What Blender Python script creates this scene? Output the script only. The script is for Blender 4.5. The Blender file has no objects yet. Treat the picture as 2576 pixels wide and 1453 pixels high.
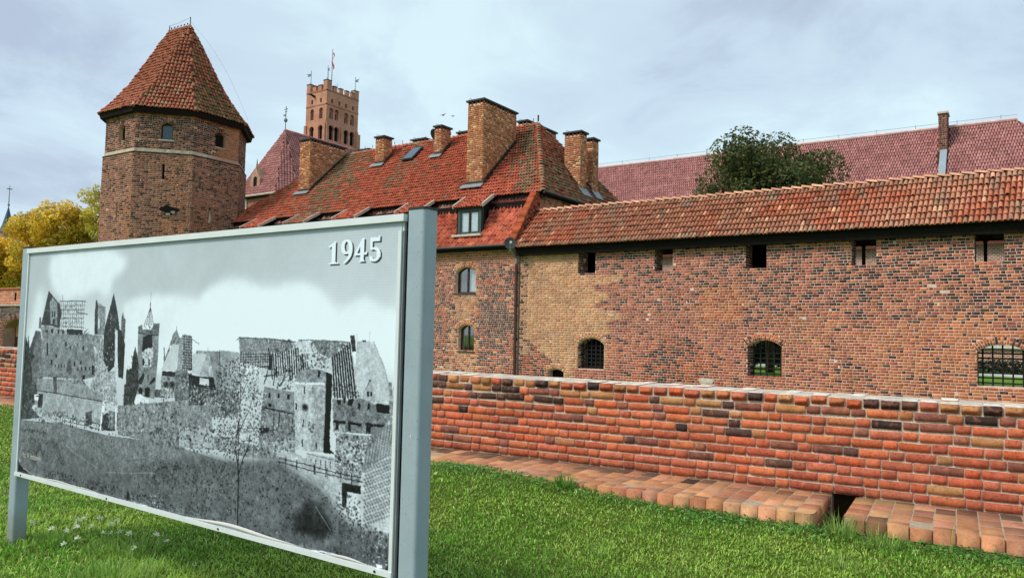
import bpy, math, random
import numpy as np
from mathutils import Matrix, Vector, noise as mnoise
from mathutils.geometry import tessellate_polygon

rng = np.random.default_rng(7)
random.seed(7)
scene = bpy.context.scene
COL = scene.collection

# ------------------------------------------------------------------ camera
cam_data = bpy.data.cameras.new('camera')
cam = bpy.data.objects.new('camera', cam_data)
COL.objects.link(cam)
cam_data.sensor_width = 36.0
cam_data.lens = 36.0 * 1900.0 / 2576.0
cam_data.clip_start = 0.05
cam_data.clip_end = 3000
EYE = np.array([0.0, 0.0, 1.6])
C_RIGHT = np.array([0.826278, 0.562845, 0.021665])
C_UP = np.array([0.013789, -0.058664, 0.998183])
C_BACK = np.array([0.563093, -0.824478, -0.056234])
M = Matrix.Identity(4)
for i_ in range(3):
    M[i_][0], M[i_][1], M[i_][2], M[i_][3] = C_RIGHT[i_], C_UP[i_], C_BACK[i_], EYE[i_]
cam.matrix_world = M
scene.camera = cam

# ------------------------------------------------------------------ sky, sun, exposure
scene.view_settings.view_transform = 'Standard'
scene.view_settings.look = 'None'
scene.view_settings.exposure = 1.05
scene.view_settings.gamma = 1.0
scene.view_settings.use_curve_mapping = False
SUN_EL, SUN_AZ = math.radians(44), math.radians(212)     # azimuth clockwise from +Y: front left, behind the camera
sun_dir = np.array([math.sin(SUN_AZ) * math.cos(SUN_EL), math.cos(SUN_AZ) * math.cos(SUN_EL), math.sin(SUN_EL)])
sd = bpy.data.lights.new('sun', 'SUN')
sd.energy = 1.5
sd.angle = math.radians(14)
sd.color = (1.0, 0.94, 0.84)
sun = bpy.data.objects.new('sun', sd)
COL.objects.link(sun)
sun.rotation_euler = Vector(sun_dir).to_track_quat('Z', 'Y').to_euler()

world = bpy.data.worlds.new('World')
scene.world = world
world.use_nodes = True
wn, wl = world.node_tree.nodes, world.node_tree.links
wn.clear()
w_out = wn.new('ShaderNodeOutputWorld')
w_bg = wn.new('ShaderNodeBackground')
w_bg.inputs['Strength'].default_value = 0.1
w_sky = wn.new('ShaderNodeTexSky')
w_sky.sky_type = 'NISHITA'
w_sky.sun_disc = False
w_sky.sun_elevation = SUN_EL
w_sky.sun_rotation = SUN_AZ
w_tc = wn.new('ShaderNodeTexCoord')
w_sep = wn.new('ShaderNodeSeparateXYZ')
wl.new(w_tc.outputs['Generated'], w_sep.inputs[0])
def wmath(op, a, b=None):
    n = wn.new('ShaderNodeMath')
    n.operation = op
    for k, v in enumerate((a, b)):
        if v is None:
            continue
        if isinstance(v, (int, float)):
            n.inputs[k].default_value = v
        else:
            wl.new(v, n.inputs[k])
    return n.outputs[0]
w_den = wmath('ADD', wmath('MAXIMUM', w_sep.outputs['Z'], 0.0), 0.22)
w_comb = wn.new('ShaderNodeCombineXYZ')
wl.new(wmath('DIVIDE', w_sep.outputs['X'], w_den), w_comb.inputs['X'])
wl.new(wmath('DIVIDE', w_sep.outputs['Y'], w_den), w_comb.inputs['Y'])
def wnoise(scale, detail, rough, loc, dist=0.0):
    mp = wn.new('ShaderNodeMapping')
    mp.inputs['Location'].default_value = loc
    wl.new(w_comb.outputs[0], mp.inputs['Vector'])
    n = wn.new('ShaderNodeTexNoise')
    n.inputs['Scale'].default_value = scale
    n.inputs['Detail'].default_value = detail
    n.inputs['Roughness'].default_value = rough
    n.inputs['Distortion'].default_value = dist
    wl.new(mp.outputs[0], n.inputs['Vector'])
    return n.outputs['Fac']
def wramp(fac, stops):
    r = wn.new('ShaderNodeValToRGB')
    r.color_ramp.interpolation = 'EASE'
    e = r.color_ramp.elements
    while len(e) < len(stops):
        e.new(0.5)
    for k, (p, c) in enumerate(stops):
        e[k].position = p
        e[k].color = (*c, 1)
    wl.new(fac, r.inputs['Fac'])
    return r.outputs['Color']
# overcast: a pale veil with broad blue-grey banks in it
w_fac = wmath('ADD', wmath('MULTIPLY', wnoise(0.75, 3.0, 0.5, (3.1, 1.7, 0.0), 0.3), 0.55),
              wmath('MULTIPLY', wnoise(2.1, 7.0, 0.58, (0.4, 5.2, 0.0), 0.5), 0.45))
w_cloud = wramp(w_fac, [(0.37, (2.35, 2.80, 3.45)), (0.50, (3.1, 3.85, 4.4)), (0.60, (3.65, 4.6, 4.85))])
w_mix = wn.new('ShaderNodeMix')
w_mix.data_type = 'RGBA'
w_mix.inputs[0].default_value = 0.9
wl.new(w_sky.outputs[0], w_mix.inputs[6])
wl.new(w_cloud, w_mix.inputs[7])
wl.new(w_mix.outputs[2], w_bg.inputs['Color'])
wl.new(w_bg.outputs[0], w_out.inputs[0])

# ------------------------------------------------------------------ helpers
def lin(r, g, b):
    return np.array([(c / 255 / 12.92) if c / 255 <= 0.04045 else ((c / 255 + 0.055) / 1.055) ** 2.4 for c in (r, g, b)])

class NT:
    """small wrapper to write node materials tersely"""
    def __init__(self, name):
        self.m = bpy.data.materials.new(name)
        self.m.use_nodes = True
        self.n, self.l = self.m.node_tree.nodes, self.m.node_tree.links
        self.b = self.n['Principled BSDF']
        self.b.inputs['Roughness'].default_value = 0.85
        self.b.inputs['Specular IOR Level'].default_value = 0.25
    def put(self, sock, v):
        if isinstance(v, bpy.types.NodeSocket):
            self.l.new(v, sock)
        elif isinstance(v, (int, float)):
            sock.default_value = v
        else:
            v = tuple(v)
            sock.default_value = v if len(v) == len(sock.default_value) else (*v, 1)
    def math(self, op, a, b=None, clamp=False):
        n = self.n.new('ShaderNodeMath'); n.operation = op; n.use_clamp = clamp
        self.put(n.inputs[0], a)
        if b is not None: self.put(n.inputs[1], b)
        return n.outputs[0]
    def mix(self, fac, a, b, blend='MIX'):
        n = self.n.new('ShaderNodeMix'); n.data_type = 'RGBA'; n.blend_type = blend
        self.put(n.inputs[0], fac); self.put(n.inputs[6], a); self.put(n.inputs[7], b)
        return n.outputs[2]
    def pos(self, kind='Position'):
        return self.n.new('ShaderNodeNewGeometry').outputs[kind]
    def obj(self):
        return self.n.new('ShaderNodeTexCoord').outputs['Object']
    def noise(self, scale, detail=3, rough=0.55, vec=None, dist=0.0, stretch=None):
        n = self.n.new('ShaderNodeTexNoise')
        v = vec if vec is not None else self.pos()
        if stretch:
            mp = self.n.new('ShaderNodeMapping'); mp.inputs['Scale'].default_value = stretch
            self.l.new(v, mp.inputs['Vector']); v = mp.outputs[0]
        self.l.new(v, n.inputs['Vector'])
        n.inputs['Scale'].default_value = scale; n.inputs['Detail'].default_value = detail
        n.inputs['Roughness'].default_value = rough; n.inputs['Distortion'].default_value = dist
        return n.outputs['Fac']
    def ramp(self, fac, stops, interp='LINEAR'):
        r = self.n.new('ShaderNodeValToRGB'); r.color_ramp.interpolation = interp
        e = r.color_ramp.elements
        while len(e) < len(stops): e.new(0.5)
        for k, (p, c) in enumerate(stops):
            e[k].position = p
            e[k].color = (c, c, c, 1) if isinstance(c, (int, float)) else (*c, 1)
        self.l.new(fac, r.inputs['Fac'])
        return r.outputs['Color']
    def tint(self):
        a = self.n.new('ShaderNodeAttribute'); a.attribute_name = 'tint'
        o = self.n.new('ShaderNodeObjectInfo')
        return self.mix(1.0, a.outputs['Color'], o.outputs['Color'], 'MULTIPLY')
    def base(self, c): self.put(self.b.inputs['Base Color'], c)
    def bump(self, h, strength=0.3, dist=0.01):
        n = self.n.new('ShaderNodeBump'); n.inputs['Strength'].default_value = strength
        n.inputs['Distance'].default_value = dist
        self.l.new(h, n.inputs['Height']); self.l.new(n.outputs[0], self.b.inputs['Normal'])
    def set(self, **kw):
        for k, v in kw.items(): self.put(self.b.inputs[k.replace('_', ' ')], v)
        return self

def clay(name, fine, coarse, pit=0.55, lich=None, bump=0.4, bdist=0.004, worn=None):
    """fired clay: the piece's own colour, grain, pits and (optionally) lichen on faces turned to the sky"""
    t = NT(name)
    c = t.tint()
    c = t.mix(1.0, c, t.ramp(t.noise(coarse, 4, 0.6), [(0.28, 0.72), (0.72, 1.22)]), 'MULTIPLY')
    g = t.noise(fine, 5, 0.65)
    if worn is not None:                                               # faces rubbed and chipped to a paler body, soot in streaks
        c = t.mix(t.ramp(t.noise(worn[0], 6, 0.72, dist=0.6), [(0.52, 0.0), (0.68, 0.42)]), c, worn[1])
        c = t.mix(t.ramp(t.noise(worn[0] * 0.55, 6, 0.75), [(0.60, 0.0), (0.74, 0.6)]), c, worn[2])
    c = t.mix(1.0, c, t.ramp(g, [(0.30, pit), (0.44, 0.95), (0.7, 1.12)]), 'MULTIPLY')
    if lich is not None:
        sep = t.n.new('ShaderNodeSeparateXYZ'); t.l.new(t.pos('True Normal'), sep.inputs[0])
        up = t.math('GREATER_THAN', sep.outputs['Z'], 0.75)
        k = t.ramp(t.noise(lich[0], 5, 0.7), [(lich[2], 0.0), (lich[2] + 0.12, 1.0)])
        c = t.mix(t.math('MULTIPLY', up, k), c, lich[1])
    t.base(c)
    t.bump(g, bump, bdist)
    t.set(Roughness=0.92, Specular_IOR_Level=0.18)
    return t.m

MAT = {}
MAT['brick_near'] = clay('brick_near', 48, 11, 0.32, lich=(7, lin(214, 208, 194), 0.36), bump=0.5, bdist=0.005, worn=(13, lin(206, 134, 104), lin(84, 56, 46)))
MAT['brick_far'] = clay('brick_far', 16, 1.1, 0.6, worn=(1.6, lin(196, 118, 84), lin(92, 58, 50)))
MAT['brick_tower'] = clay('brick_tower', 9, 0.8, 0.65)
MAT['paver'] = clay('paver', 45, 6, 0.6)
MAT['tile'] = clay('tile', 20, 3.0, 0.55)
MAT['tile_far'] = clay('tile_far', 6, 0.8, 0.75)
MAT['plain'] = clay('plain', 30, 2.5, 0.8, bump=0.15)

def mortar(name, col, fine, lo=0.62):
    t = NT(name)
    g = t.noise(fine, 5, 0.65)
    c = t.mix(1.0, col, t.ramp(t.noise(fine * 0.12, 4, 0.6), [(0.3, 0.7), (0.7, 1.1)]), 'MULTIPLY')
    c = t.mix(1.0, c, t.ramp(g, [(0.3, lo), (0.6, 1.05)]), 'MULTIPLY')
    t.base(c); t.bump(g, 0.5, 0.01); t.set(Roughness=0.95, Specular_IOR_Level=0.1)
    return t.m
MAT['mortar_near'] = mortar('mortar_near', lin(212, 188, 168), 60, 0.45)
MAT['mortar_far'] = mortar('mortar_far', lin(226, 196, 180), 18, 0.85)
MAT['mortar_tower'] = mortar('mortar_tower', lin(196, 162, 140), 10, 0.85)
MAT['mortar_cap'] = mortar('mortar_cap', lin(205, 192, 176), 40)
MAT['dirt'] = mortar('dirt', lin(70, 62, 40), 30)

def simple(name, col, rough=0.7, spec=0.3, metal=0.0, var=0.12, scale=6.0, bump=0.0):
    t = NT(name)
    g = t.noise(scale, 4, 0.6)
    t.base(t.mix(1.0, col, t.ramp(g, [(0.3, 1 - var), (0.7, 1 + var)]), 'MULTIPLY'))
    t.set(Roughness=rough, Specular_IOR_Level=spec, Metallic=metal)
    if bump: t.bump(g, bump, 0.01)
    return t.m
MAT['dark_wood'] = simple('dark_wood', lin(30, 25, 22), 0.9, 0.15, var=0.35, scale=9, bump=0.3)
MAT['roof_shell'] = simple('roof_shell', lin(78, 46, 36), 0.95, 0.1, var=0.3, scale=5)
MAT['zinc'] = simple('zinc', lin(132, 136, 138), 0.5, 0.4, 0.2, 0.15, 8)
MAT['dark_metal'] = simple('dark_metal', lin(44, 46, 48), 0.5, 0.4, 0.3, 0.2, 8)
MAT['iron'] = simple('iron', lin(26, 26, 27), 0.6, 0.3, 0.2, 0.2, 20)
MAT['slate_cap'] = simple('slate_cap', lin(58, 62, 64), 0.75, 0.3, 0, 0.2, 6)
MAT['brown_pipe'] = simple('brown_pipe', lin(86, 50, 44), 0.5, 0.35, 0, 0.12, 5)
MAT['frame_brown'] = simple('frame_brown', lin(58, 42, 34), 0.5, 0.3, 0, 0.1, 5)
MAT['frame_green'] = simple('frame_green', lin(58, 72, 70), 0.55, 0.3, 0, 0.1, 5)
MAT['frame_white'] = simple('frame_white', lin(200, 200, 194), 0.5, 0.3, 0, 0.06, 5)
MAT['verge'] = simple('verge', lin(190, 176, 162), 0.85, 0.2, 0, 0.25, 6)
MAT['plaster'] = simple('plaster', lin(196, 182, 158), 0.95, 0.1, 0, 0.22, 2.5, 0.3)
MAT['dark_inside'] = simple('dark_inside', lin(34, 30, 28), 0.95, 0.05)
MAT['curtain'] = simple('curtain', lin(232, 236, 236), 0.9, 0.1, 0, 0.06, 7)
MAT['bark'] = simple('bark', lin(70, 58, 46), 0.95, 0.1, 0, 0.35, 8, 0.5)
MAT['post_paint'] = None
MAT['alu'] = simple('alu', lin(214, 222, 220), 0.45, 0.4, 0.0, 0.05, 7)
MAT['gap_black'] = simple('gap_black', lin(18, 20, 22), 0.9, 0.1)
MAT['spire_slate'] = simple('spire_slate', lin(62, 84, 98), 0.7, 0.3, 0, 0.2, 1.2)
MAT['vane'] = simple('vane', lin(108, 116, 120), 0.6, 0.3, 0.2)
MAT['stone_grey'] = clay('stone_grey', 8, 1.5, 0.6)
MAT['bird'] = simple('bird', lin(90, 96, 102), 0.9, 0.1)

t = NT('post_paint')                       # grey-blue enamel with small chips and a few scuffs
g_ = t.noise(130, 2, 0.5)
c_ = t.mix(t.ramp(t.noise(4, 4, 0.6), [(0.3, 0.0), (0.7, 1.0)]), lin(146, 164, 170), lin(158, 175, 181))
c_ = t.mix(t.ramp(g_, [(0.70, 0.0), (0.73, 1.0)]), c_, lin(60, 66, 70))
c_ = t.mix(t.ramp(t.noise(22, 6, 0.75, stretch=(1, 1, 0.4)), [(0.62, 0.0), (0.75, 0.35)]), c_, lin(186, 196, 198))
sp_ = t.n.new('ShaderNodeSeparateXYZ'); t.l.new(t.pos(), sp_.inputs[0])
mud = t.math('MULTIPLY', t.ramp(t.math('ADD', sp_.outputs['Z'], t.math('MULTIPLY', t.noise(30, 5, 0.7), 0.25)), [(0.0, 1.0), (0.22, 0.0)]), 0.55)
c_ = t.mix(mud, c_, lin(118, 112, 88))
t.base(c_); t.set(Roughness=0.42, Specular_IOR_Level=0.4); t.bump(t.noise(220, 2), 0.05, 0.001)
MAT['post_paint'] = t.m

t = NT('window_glass')                     # a pane: sees in a little, mirrors the sky
tr = t.n.new('ShaderNodeBsdfTransparent'); tr.inputs[0].default_value = (0.9, 0.94, 0.94, 1)
gl = t.n.new('ShaderNodeBsdfGlossy'); gl.inputs['Roughness'].default_value = 0.03
mx = t.n.new('ShaderNodeMixShader'); mx.inputs[0].default_value = 0.22
t.l.new(tr.outputs[0], mx.inputs[1]); t.l.new(gl.outputs[0], mx.inputs[2])
t.l.new(mx.outputs[0], t.n['Material Output'].inputs[0])
MAT['glass'] = t.m
t = NT('dark_glass')
t.base(lin(66, 84, 100)); t.set(Roughness=0.08, Specular_IOR_Level=0.5)
MAT['dark_glass'] = t.m

def new_mesh(name, V, F, tint=None, smooth=False):
    """V (n,3); F is a list of faces or an (m,k) array; tint one colour per face"""
    me = bpy.data.meshes.new(name)
    V = np.asarray(V, dtype=np.float64)
    if isinstance(F, np.ndarray):
        m, k = F.shape
        me.vertices.add(len(V)); me.vertices.foreach_set('co', V.astype(np.float32).ravel())
        me.loops.add(m * k); me.loops.foreach_set('vertex_index', F.astype(np.int32).ravel())
        me.polygons.add(m)
        me.polygons.foreach_set('loop_start', np.arange(0, m * k, k, dtype=np.int32))
        me.update(calc_edges=True)
    else:
        me.from_pydata([tuple(v) for v in V], [], [tuple(int(i) for i in f) for f in F])
        m = len(F)
    a = me.attributes.new('tint', 'FLOAT_COLOR', 'FACE')
    T = np.ones((len(me.polygons), 4), np.float32)
    if tint is not None:
        T[:, :3] = np.asarray(tint, np.float32)
    a.data.foreach_set('color', T.ravel())
    if smooth:
        me.polygons.foreach_set('use_smooth', np.ones(len(me.polygons), bool))
    me.update()
    return me

class Thing:
    """one top-level object: an Empty at its base that parents its parts"""
    def __init__(self, name, label, cat, loc, group=None):
        self.loc = np.array(loc, float)
        self.o = bpy.data.objects.new(name, None)
        COL.objects.link(self.o)
        self.o.empty_display_size = 0.2
        self.o.location = self.loc
        self.o['label'] = label; self.o['category'] = cat
        if group: self.o['group'] = group
    def mesh(self, name, V, F, mat, tint=None, parent=None, kind=None, smooth=False, label=None):
        o = bpy.data.objects.new(name, new_mesh(name, np.asarray(V, float) - self.loc, F, tint, smooth))
        o.data.materials.append(MAT[mat] if isinstance(mat, str) else mat)
        COL.objects.link(o)
        o.parent = parent or self.o
        if kind: o['kind'] = kind
        if label: o['label'] = label
        return o

class Setting(Thing):
    """a piece of the setting: a mesh of kind structure that may carry paving pieces as parts"""
    def __init__(self, name, V, F, mat, tint=None, smooth=False):
        self.loc = np.zeros(3)
        self.o = bpy.data.objects.new(name, new_mesh(name, V, F, tint, smooth))
        self.o.data.materials.append(MAT[mat] if isinstance(mat, str) else mat)
        COL.objects.link(self.o)
        self.o['kind'] = 'structure'

def single(name, label, cat, V, F, mat, group=None, tint=None, smooth=False, kind=None, loc=None):
    loc = np.asarray(loc if loc is not None else np.mean(V, axis=0) * [1, 1, 0] + [0, 0, np.min(np.asarray(V)[:, 2])], float)
    o = bpy.data.objects.new(name, new_mesh(name, np.asarray(V, float) - loc, F, tint, smooth))
    o.data.materials.append(MAT[mat] if isinstance(mat, str) else mat)
    COL.objects.link(o)
    o.location = loc
    if kind: o['kind'] = kind
    if label: o['label'] = label
    if cat: o['category'] = cat
    if group: o['group'] = group
    return o

# ---- shape builders: each returns (V, F)
def join(*parts):
    V, F, k = [], [], 0
    for v, f in parts:
        V.append(np.asarray(v, float)); F += [tuple(int(i) + k for i in q) for q in f]; k += len(v)
    return np.vstack(V), F

BOXF = [(0, 3, 2, 1), (4, 5, 6, 7), (0, 1, 5, 4), (1, 2, 6, 5), (2, 3, 7, 6), (3, 0, 4, 7)]
def box(x0, x1, y0, y1, z0, z1):
    return np.array([(x0, y0, z0), (x1, y0, z0), (x1, y1, z0), (x0, y1, z0), (x0, y0, z1), (x1, y0, z1), (x1, y1, z1), (x0, y1, z1)], float), BOXF

def obox(c, ex, ey, ez):
    """oriented box: centre and three full edge vectors"""
    c, ex, ey, ez = (np.asarray(a, float) for a in (c, ex, ey, ez))
    V = [c + sx * ex / 2 + sy * ey / 2 + sz * ez / 2 for sz in (-1, 1) for sx, sy in ((-1, -1), (1, -1), (1, 1), (-1, 1))]
    return np.array(V), BOXF

def tube(pts, radii, n=8, cap=True):
    pts = np.asarray(pts, float)
    if np.isscalar(radii): radii = [radii] * len(pts)
    V, F = [], []
    up = None
    for i, p in enumerate(pts):
        d = pts[min(i + 1, len(pts) - 1)] - pts[max(i - 1, 0)]
        d = d / (np.linalg.norm(d) + 1e-9)
        if up is None:
            up = np.array([0, 0, 1.0]) if abs(d[2]) < 0.9 else np.array([1.0, 0, 0])
        a = np.cross(d, up); a /= np.linalg.norm(a) + 1e-9
        b = np.cross(a, d); up = b
        for k in range(n):
            th = 2 * math.pi * k / n
            V.append(p + radii[i] * (math.cos(th) * a + math.sin(th) * b))
    for i in range(len(pts) - 1):
        for k in range(n):
            F.append((i * n + k, i * n + (k + 1) % n, (i + 1) * n + (k + 1) % n, (i + 1) * n + k))
    if cap:
        F.append(tuple(range(n))[::-1]); F.append(tuple((len(pts) - 1) * n + k for k in range(n)))
    return np.array(V), F

def prism(poly, axis_o, eu, ev, en, d0, d1):
    """polygon (u,v) extruded along en from d0 to d1"""
    eu, ev, en, o = (np.asarray(a, float) for a in (eu, ev, en, axis_o))
    n = len(poly)
    V = [o + u * eu + v * ev + d * en for d in (d0, d1) for u, v in poly]
    F = [tuple(range(n)), tuple(range(2 * n - 1, n - 1, -1))]
    F += [(i, i + n, (i + 1) % n + n, (i + 1) % n) for i in range(n)]
    return np.array(V), F

def arch_pts(o, n=10):
    """outline of an opening, counter-clockwise from the lower left; o: u0,u1,v0,v1 (springing),rise"""
    u0, u1, v0, v1, rise = o['u0'], o['u1'], o['v0'], o['v1'], o.get('rise', 0)
    P = [(u0, v0), (u1, v0), (u1, v1)]
    if rise > 0:
        w = u1 - u0
        R = (w * w / 4 + rise * rise) / (2 * rise)
        cu, cv = (u0 + u1) / 2, v1 + rise - R
        a = math.asin(min(1, w / 2 / R))
        if rise > w / 2: a = math.pi - a
        for k in range(1, n):
            th = a - 2 * a * k / n
            P.append((cu + R * math.sin(th), cv + R * math.cos(th)))
    P.append((u0, v1))
    return P

class Frame:
    """a flat face: origin, u to the right and v up as seen from outside, n outwards"""
    def __init__(self, o, eu, ev=(0, 0, 1)):
        self.o = np.asarray(o, float); self.eu = np.asarray(eu, float); self.ev = np.asarray(ev, float)
        self.eu /= np.linalg.norm(self.eu); self.ev /= np.linalg.norm(self.ev)
        self.n = np.cross(self.eu, self.ev)
    def p(self, u, v, d=0.0):
        return self.o + u * self.eu + v * self.ev + d * self.n

def slab(fr, outer, holes, d0, d1):
    """a wall of any outline with openings, from depth d0 (outer face) to d1"""
    loops = [list(outer)] + [list(h) for h in holes]
    tri = tessellate_polygon([[Vector((u, v, 0)) for u, v in lp] for lp in loops])
    flat = [q for lp in loops for q in lp]
    n = len(flat)
    V = [fr.p(u, v, d) for d in (d0, d1) for u, v in flat]
    F = []
    for t_ in tri:
        a, b, c = (flat[i] for i in t_)
        ccw = (b[0] - a[0]) * (c[1] - a[1]) - (b[1] - a[1]) * (c[0] - a[0]) > 0
        t_ = tuple(t_) if ccw else tuple(t_)[::-1]
        F.append(t_); F.append(tuple(i + n for i in t_[::-1]))
    k = 0
    for lp in loops:
        m = len(lp)
        for i in range(m):
            a, b = k + i, k + (i + 1) % m
            F.append((a, a + n, b + n, b))
        k += m
    return np.array(V), F

# ---- pieces: bricks and tiles as shared meshes, drawn one by one or joined
def rough_brick(seed, nx=4, nz=2):
    r = np.random.default_rng(seed)
    V, F = [], []
    for j in range(nz + 1):
        for i in range(nx + 1):
            x, z = -0.5 + i / nx, -0.5 + j / nz
            edge = (i in (0, nx)) + (j in (0, nz))
            dx = -np.sign(x) * (0.002 + 0.012 * r.random()) if i in (0, nx) else r.normal(0, 0.01)
            dz = -np.sign(z) * (0.0 + 0.03 * r.random()) if j in (0, nz) else r.normal(0, 0.02)
            if edge == 2:
                dx *= 1.7; dz *= 1.5
            y = -0.5 + (0.004 + 0.012 * r.random() if edge else r.normal(0.0, 0.010)) + (0.010 if edge == 2 else 0)
            V.append((x + dx, y, z + dz))
    idx = lambda i, j: j * (nx + 1) + i
    for j in range(nz):
        for i in range(nx):
            F.append((idx(i, j), idx(i + 1, j), idx(i + 1, j + 1), idx(i, j + 1)))
    ring = [idx(i, 0) for i in range(nx)] + [idx(nx, j) for j in range(nz)] + [idx(i, nz) for i in range(nx, 0, -1)] + [idx(0, j) for j in range(nz, 0, -1)]
    k = len(V)
    for q in ring:
        x, y, z = V[q]
        V.append((np.clip(x * 1.04, -0.5, 0.5), 0.5, np.clip(z * 1.12, -0.5, 0.5)))
    m = len(ring)
    for i in range(m):
        F.append((ring[i], k + i, k + (i + 1) % m, ring[(i + 1) % m]))
    return np.array(V), np.array(F)

def plain_brick(seed):
    r = np.random.default_rng(seed)
    V = []
    for y in (-0.5, 0.5):
        for x, z in ((-1, -1), (1, -1), (1, 1), (-1, 1)):
            V.append((x * (0.5 - (0.012 * r.random() if y < 0 else 0)), y + (0.05 * r.random() if y < 0 else 0), z * (0.5 - (0.05 * r.random() if y < 0 else 0))))
    F = [(0, 1, 2, 3), (0, 4, 5, 1), (1, 5, 6, 2), (2, 6, 7, 3), (3, 7, 4, 0)]
    return np.array(V), np.array(F)

def barrel_tile(seed, n=6, sweep=math.pi, taper=0.86, thick=0.16):
    """half-round tile; x across, z up the slope (-0.5 the lower end), outwards is -y"""
    r = np.random.default_rng(seed)
    V, F = [], []
    j1, j2 = r.normal(0, 0.03), r.normal(0, 0.02)
    for z, sc, lift in ((-0.5, 1.0, 0.0), (0.5, taper, 0.42)):
        for k in range(n + 1):
            th = -sweep / 2 + sweep * k / n
            V.append((0.5 * sc * math.sin(th) + (j1 if z < 0 else -j1), -0.5 * sc * math.cos(th) + lift + 0.5, z + (j2 if z < 0 else 0)))
    for k in range(n):
        F.append((k, k + 1, n + 1 + k + 1, n + 1 + k))
    b = len(V)
    for k in range(n + 1):
        th = -sweep / 2 + sweep * k / n
        V.append(((0.5 - thick) * math.sin(th) + j1, -(0.5 - thick) * math.cos(th) + 0.5, -0.5 + j2 + 0.01))
    for k in range(n):
        F.append((k + 1, k, b + k, b + k + 1))
    return np.array(V), np.array(F)

def wave_tile(seed, n=6):
    """pantile: a shallow pan with one roll"""
    r = np.random.default_rng(seed)
    V, F = [], []
    j = r.normal(0, 0.02)
    prof = [(-0.5, 0.15), (-0.36, 0.62), (-0.2, 0.62), (-0.06, 0.12), (0.12, -0.05), (0.32, 0.0), (0.52, 0.2)]
    for z, lift in ((-0.5, 0.0), (0.5, 0.45)):
        for x, y in prof: V.append((x + j, -y + lift, z + (r.normal(0, 0.012) if z < 0 else 0)))
    m = len(prof)
    for k in range(m - 1): F.append((k, k + 1, m + k + 1, m + k))
    b = len(V)
    for x, y in prof: V.append((x + j, -y + 0.3, -0.5))
    for k in range(m - 1): F.append((k + 1, k, b + k, b + k + 1))
    return np.array(V), np.array(F)

def shared(name, gens, mat):
    out = []
    for V, F in gens:
        me = new_mesh(name, V, F)
        me.materials.append(MAT[mat])
        out.append((V, F, me))
    return out
T_ROUGH = shared('rough_brick', [rough_brick(s) for s in range(10)], 'brick_near')
T_FAR = shared('wall_brick', [plain_brick(s) for s in range(6)], 'brick_far')
T_TOW = shared('tower_brick', [plain_brick(s) for s in range(6)], 'brick_tower')
T_PAVE = shared('paving_brick', [plain_brick(40 + s) for s in range(8)], 'paver')
T_TILE = shared('barrel_tile', [barrel_tile(s) for s in range(6)], 'tile')
T_TILE_FAR = shared('small_tile', [barrel_tile(s, 4) for s in range(4)], 'tile_far')
T_WAVE = shared('pantile', [wave_tile(s) for s in range(5)], 'tile')

class Pieces:
    """a list of pieces: centre, three scaled axes (x along, y inwards, z up), colour, which shared mesh"""
    def __init__(self, templates, mat):
        self.t, self.mat, self.c, self.a, self.k, self.w = templates, mat, [], [], [], []
    def add(self, centre, ex, ey, ez, colour, which=None):
        self.c.append(np.asarray(centre, float)); self.a.append((ex, ey, ez)); self.k.append(colour)
        self.w.append(int(rng.integers(len(self.t))) if which is None else which)
    def build(self, thing, name, rest, parent=None, limit=300, size=(0, 2)):
        if not self.c: return
        Cn, A, K, W = np.array(self.c), np.array(self.a, float), np.array(self.k), np.array(self.w)
        d = Cn - EYE
        z = -(d @ C_BACK)
        sx, sy = (d @ C_RIGHT) / np.maximum(z, 0.1), (d @ C_UP) / np.maximum(z, 0.1)
        inside = (z > 0.1) & (np.abs(sx) < 0.685) & (np.abs(sy) < 0.388)
        area = np.linalg.norm(A[:, size[0]], axis=1) * np.linalg.norm(A[:, size[1]], axis=1) / np.maximum(z, 0.1) ** 2
        # faces seen at a slant show smaller
        nrm = -A[:, 1] / np.linalg.norm(A[:, 1], axis=1, keepdims=True)
        facing = -(nrm * d).sum(1) / np.linalg.norm(d, axis=1)
        area = np.where(inside & (facing > 0.03), area * facing, -1.0)
        area = np.where(hidden_by_sign(sx, sy, z), -1.0, area)
        order = np.argsort(-area)
        one = [i for i in order[:limit] if area[i] > 0]
        for i in one:
            o = bpy.data.objects.new(name, self.t[W[i]][2])
            COL.objects.link(o)
            o.parent = parent or thing.o
            mt = Matrix.Identity(4)
            cc = Cn[i] - thing.loc
            for r_ in range(3):
                mt[r_][0], mt[r_][1], mt[r_][2], mt[r_][3] = A[i, 0, r_], A[i, 1, r_], A[i, 2, r_], cc[r_]
            o.matrix_local = mt
            o.color = (*[float(q) for q in K[i]], 1)
        left = np.ones(len(Cn), bool); left[one] = False
        if left.any():
            VV, FF, TT, off = [], [], [], 0
            for w, (tv, tf, _me) in enumerate(self.t):
                ii = np.nonzero(left & (W == w))[0]
                if not len(ii): continue
                V = np.einsum('vk,nkj->nvj', tv, A[ii]) + Cn[ii][:, None, :]
                F = tf[None] + (np.arange(len(ii)) * len(tv))[:, None, None] + off
                VV.append(V.reshape(-1, 3)); FF.append(F.reshape(-1, tf.shape[1]))
                TT.append(np.repeat(K[ii], len(tf), axis=0)); off += len(ii) * len(tv)
            thing.mesh(rest, np.vstack(VV), np.vstack(FF), self.mat, np.vstack(TT), parent=parent, kind='stuff')

def hidden_by_sign(sx, sy, z):
    """what lies straight behind the big picture board cannot be seen"""
    d = C_BACK * -1 + sx[:, None] * C_RIGHT + sy[:, None] * C_UP
    k = 2.9 / np.where(np.abs(d[:, 1]) < 1e-6, 1e-6, d[:, 1])
    px, pz = d[:, 0] * k, 1.6 + d[:, 2] * k
    return (k > 0) & (k < z) & (px > -6.85) & (px < -2.55) & (pz > 0.36) & (pz < 2.18)

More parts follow.
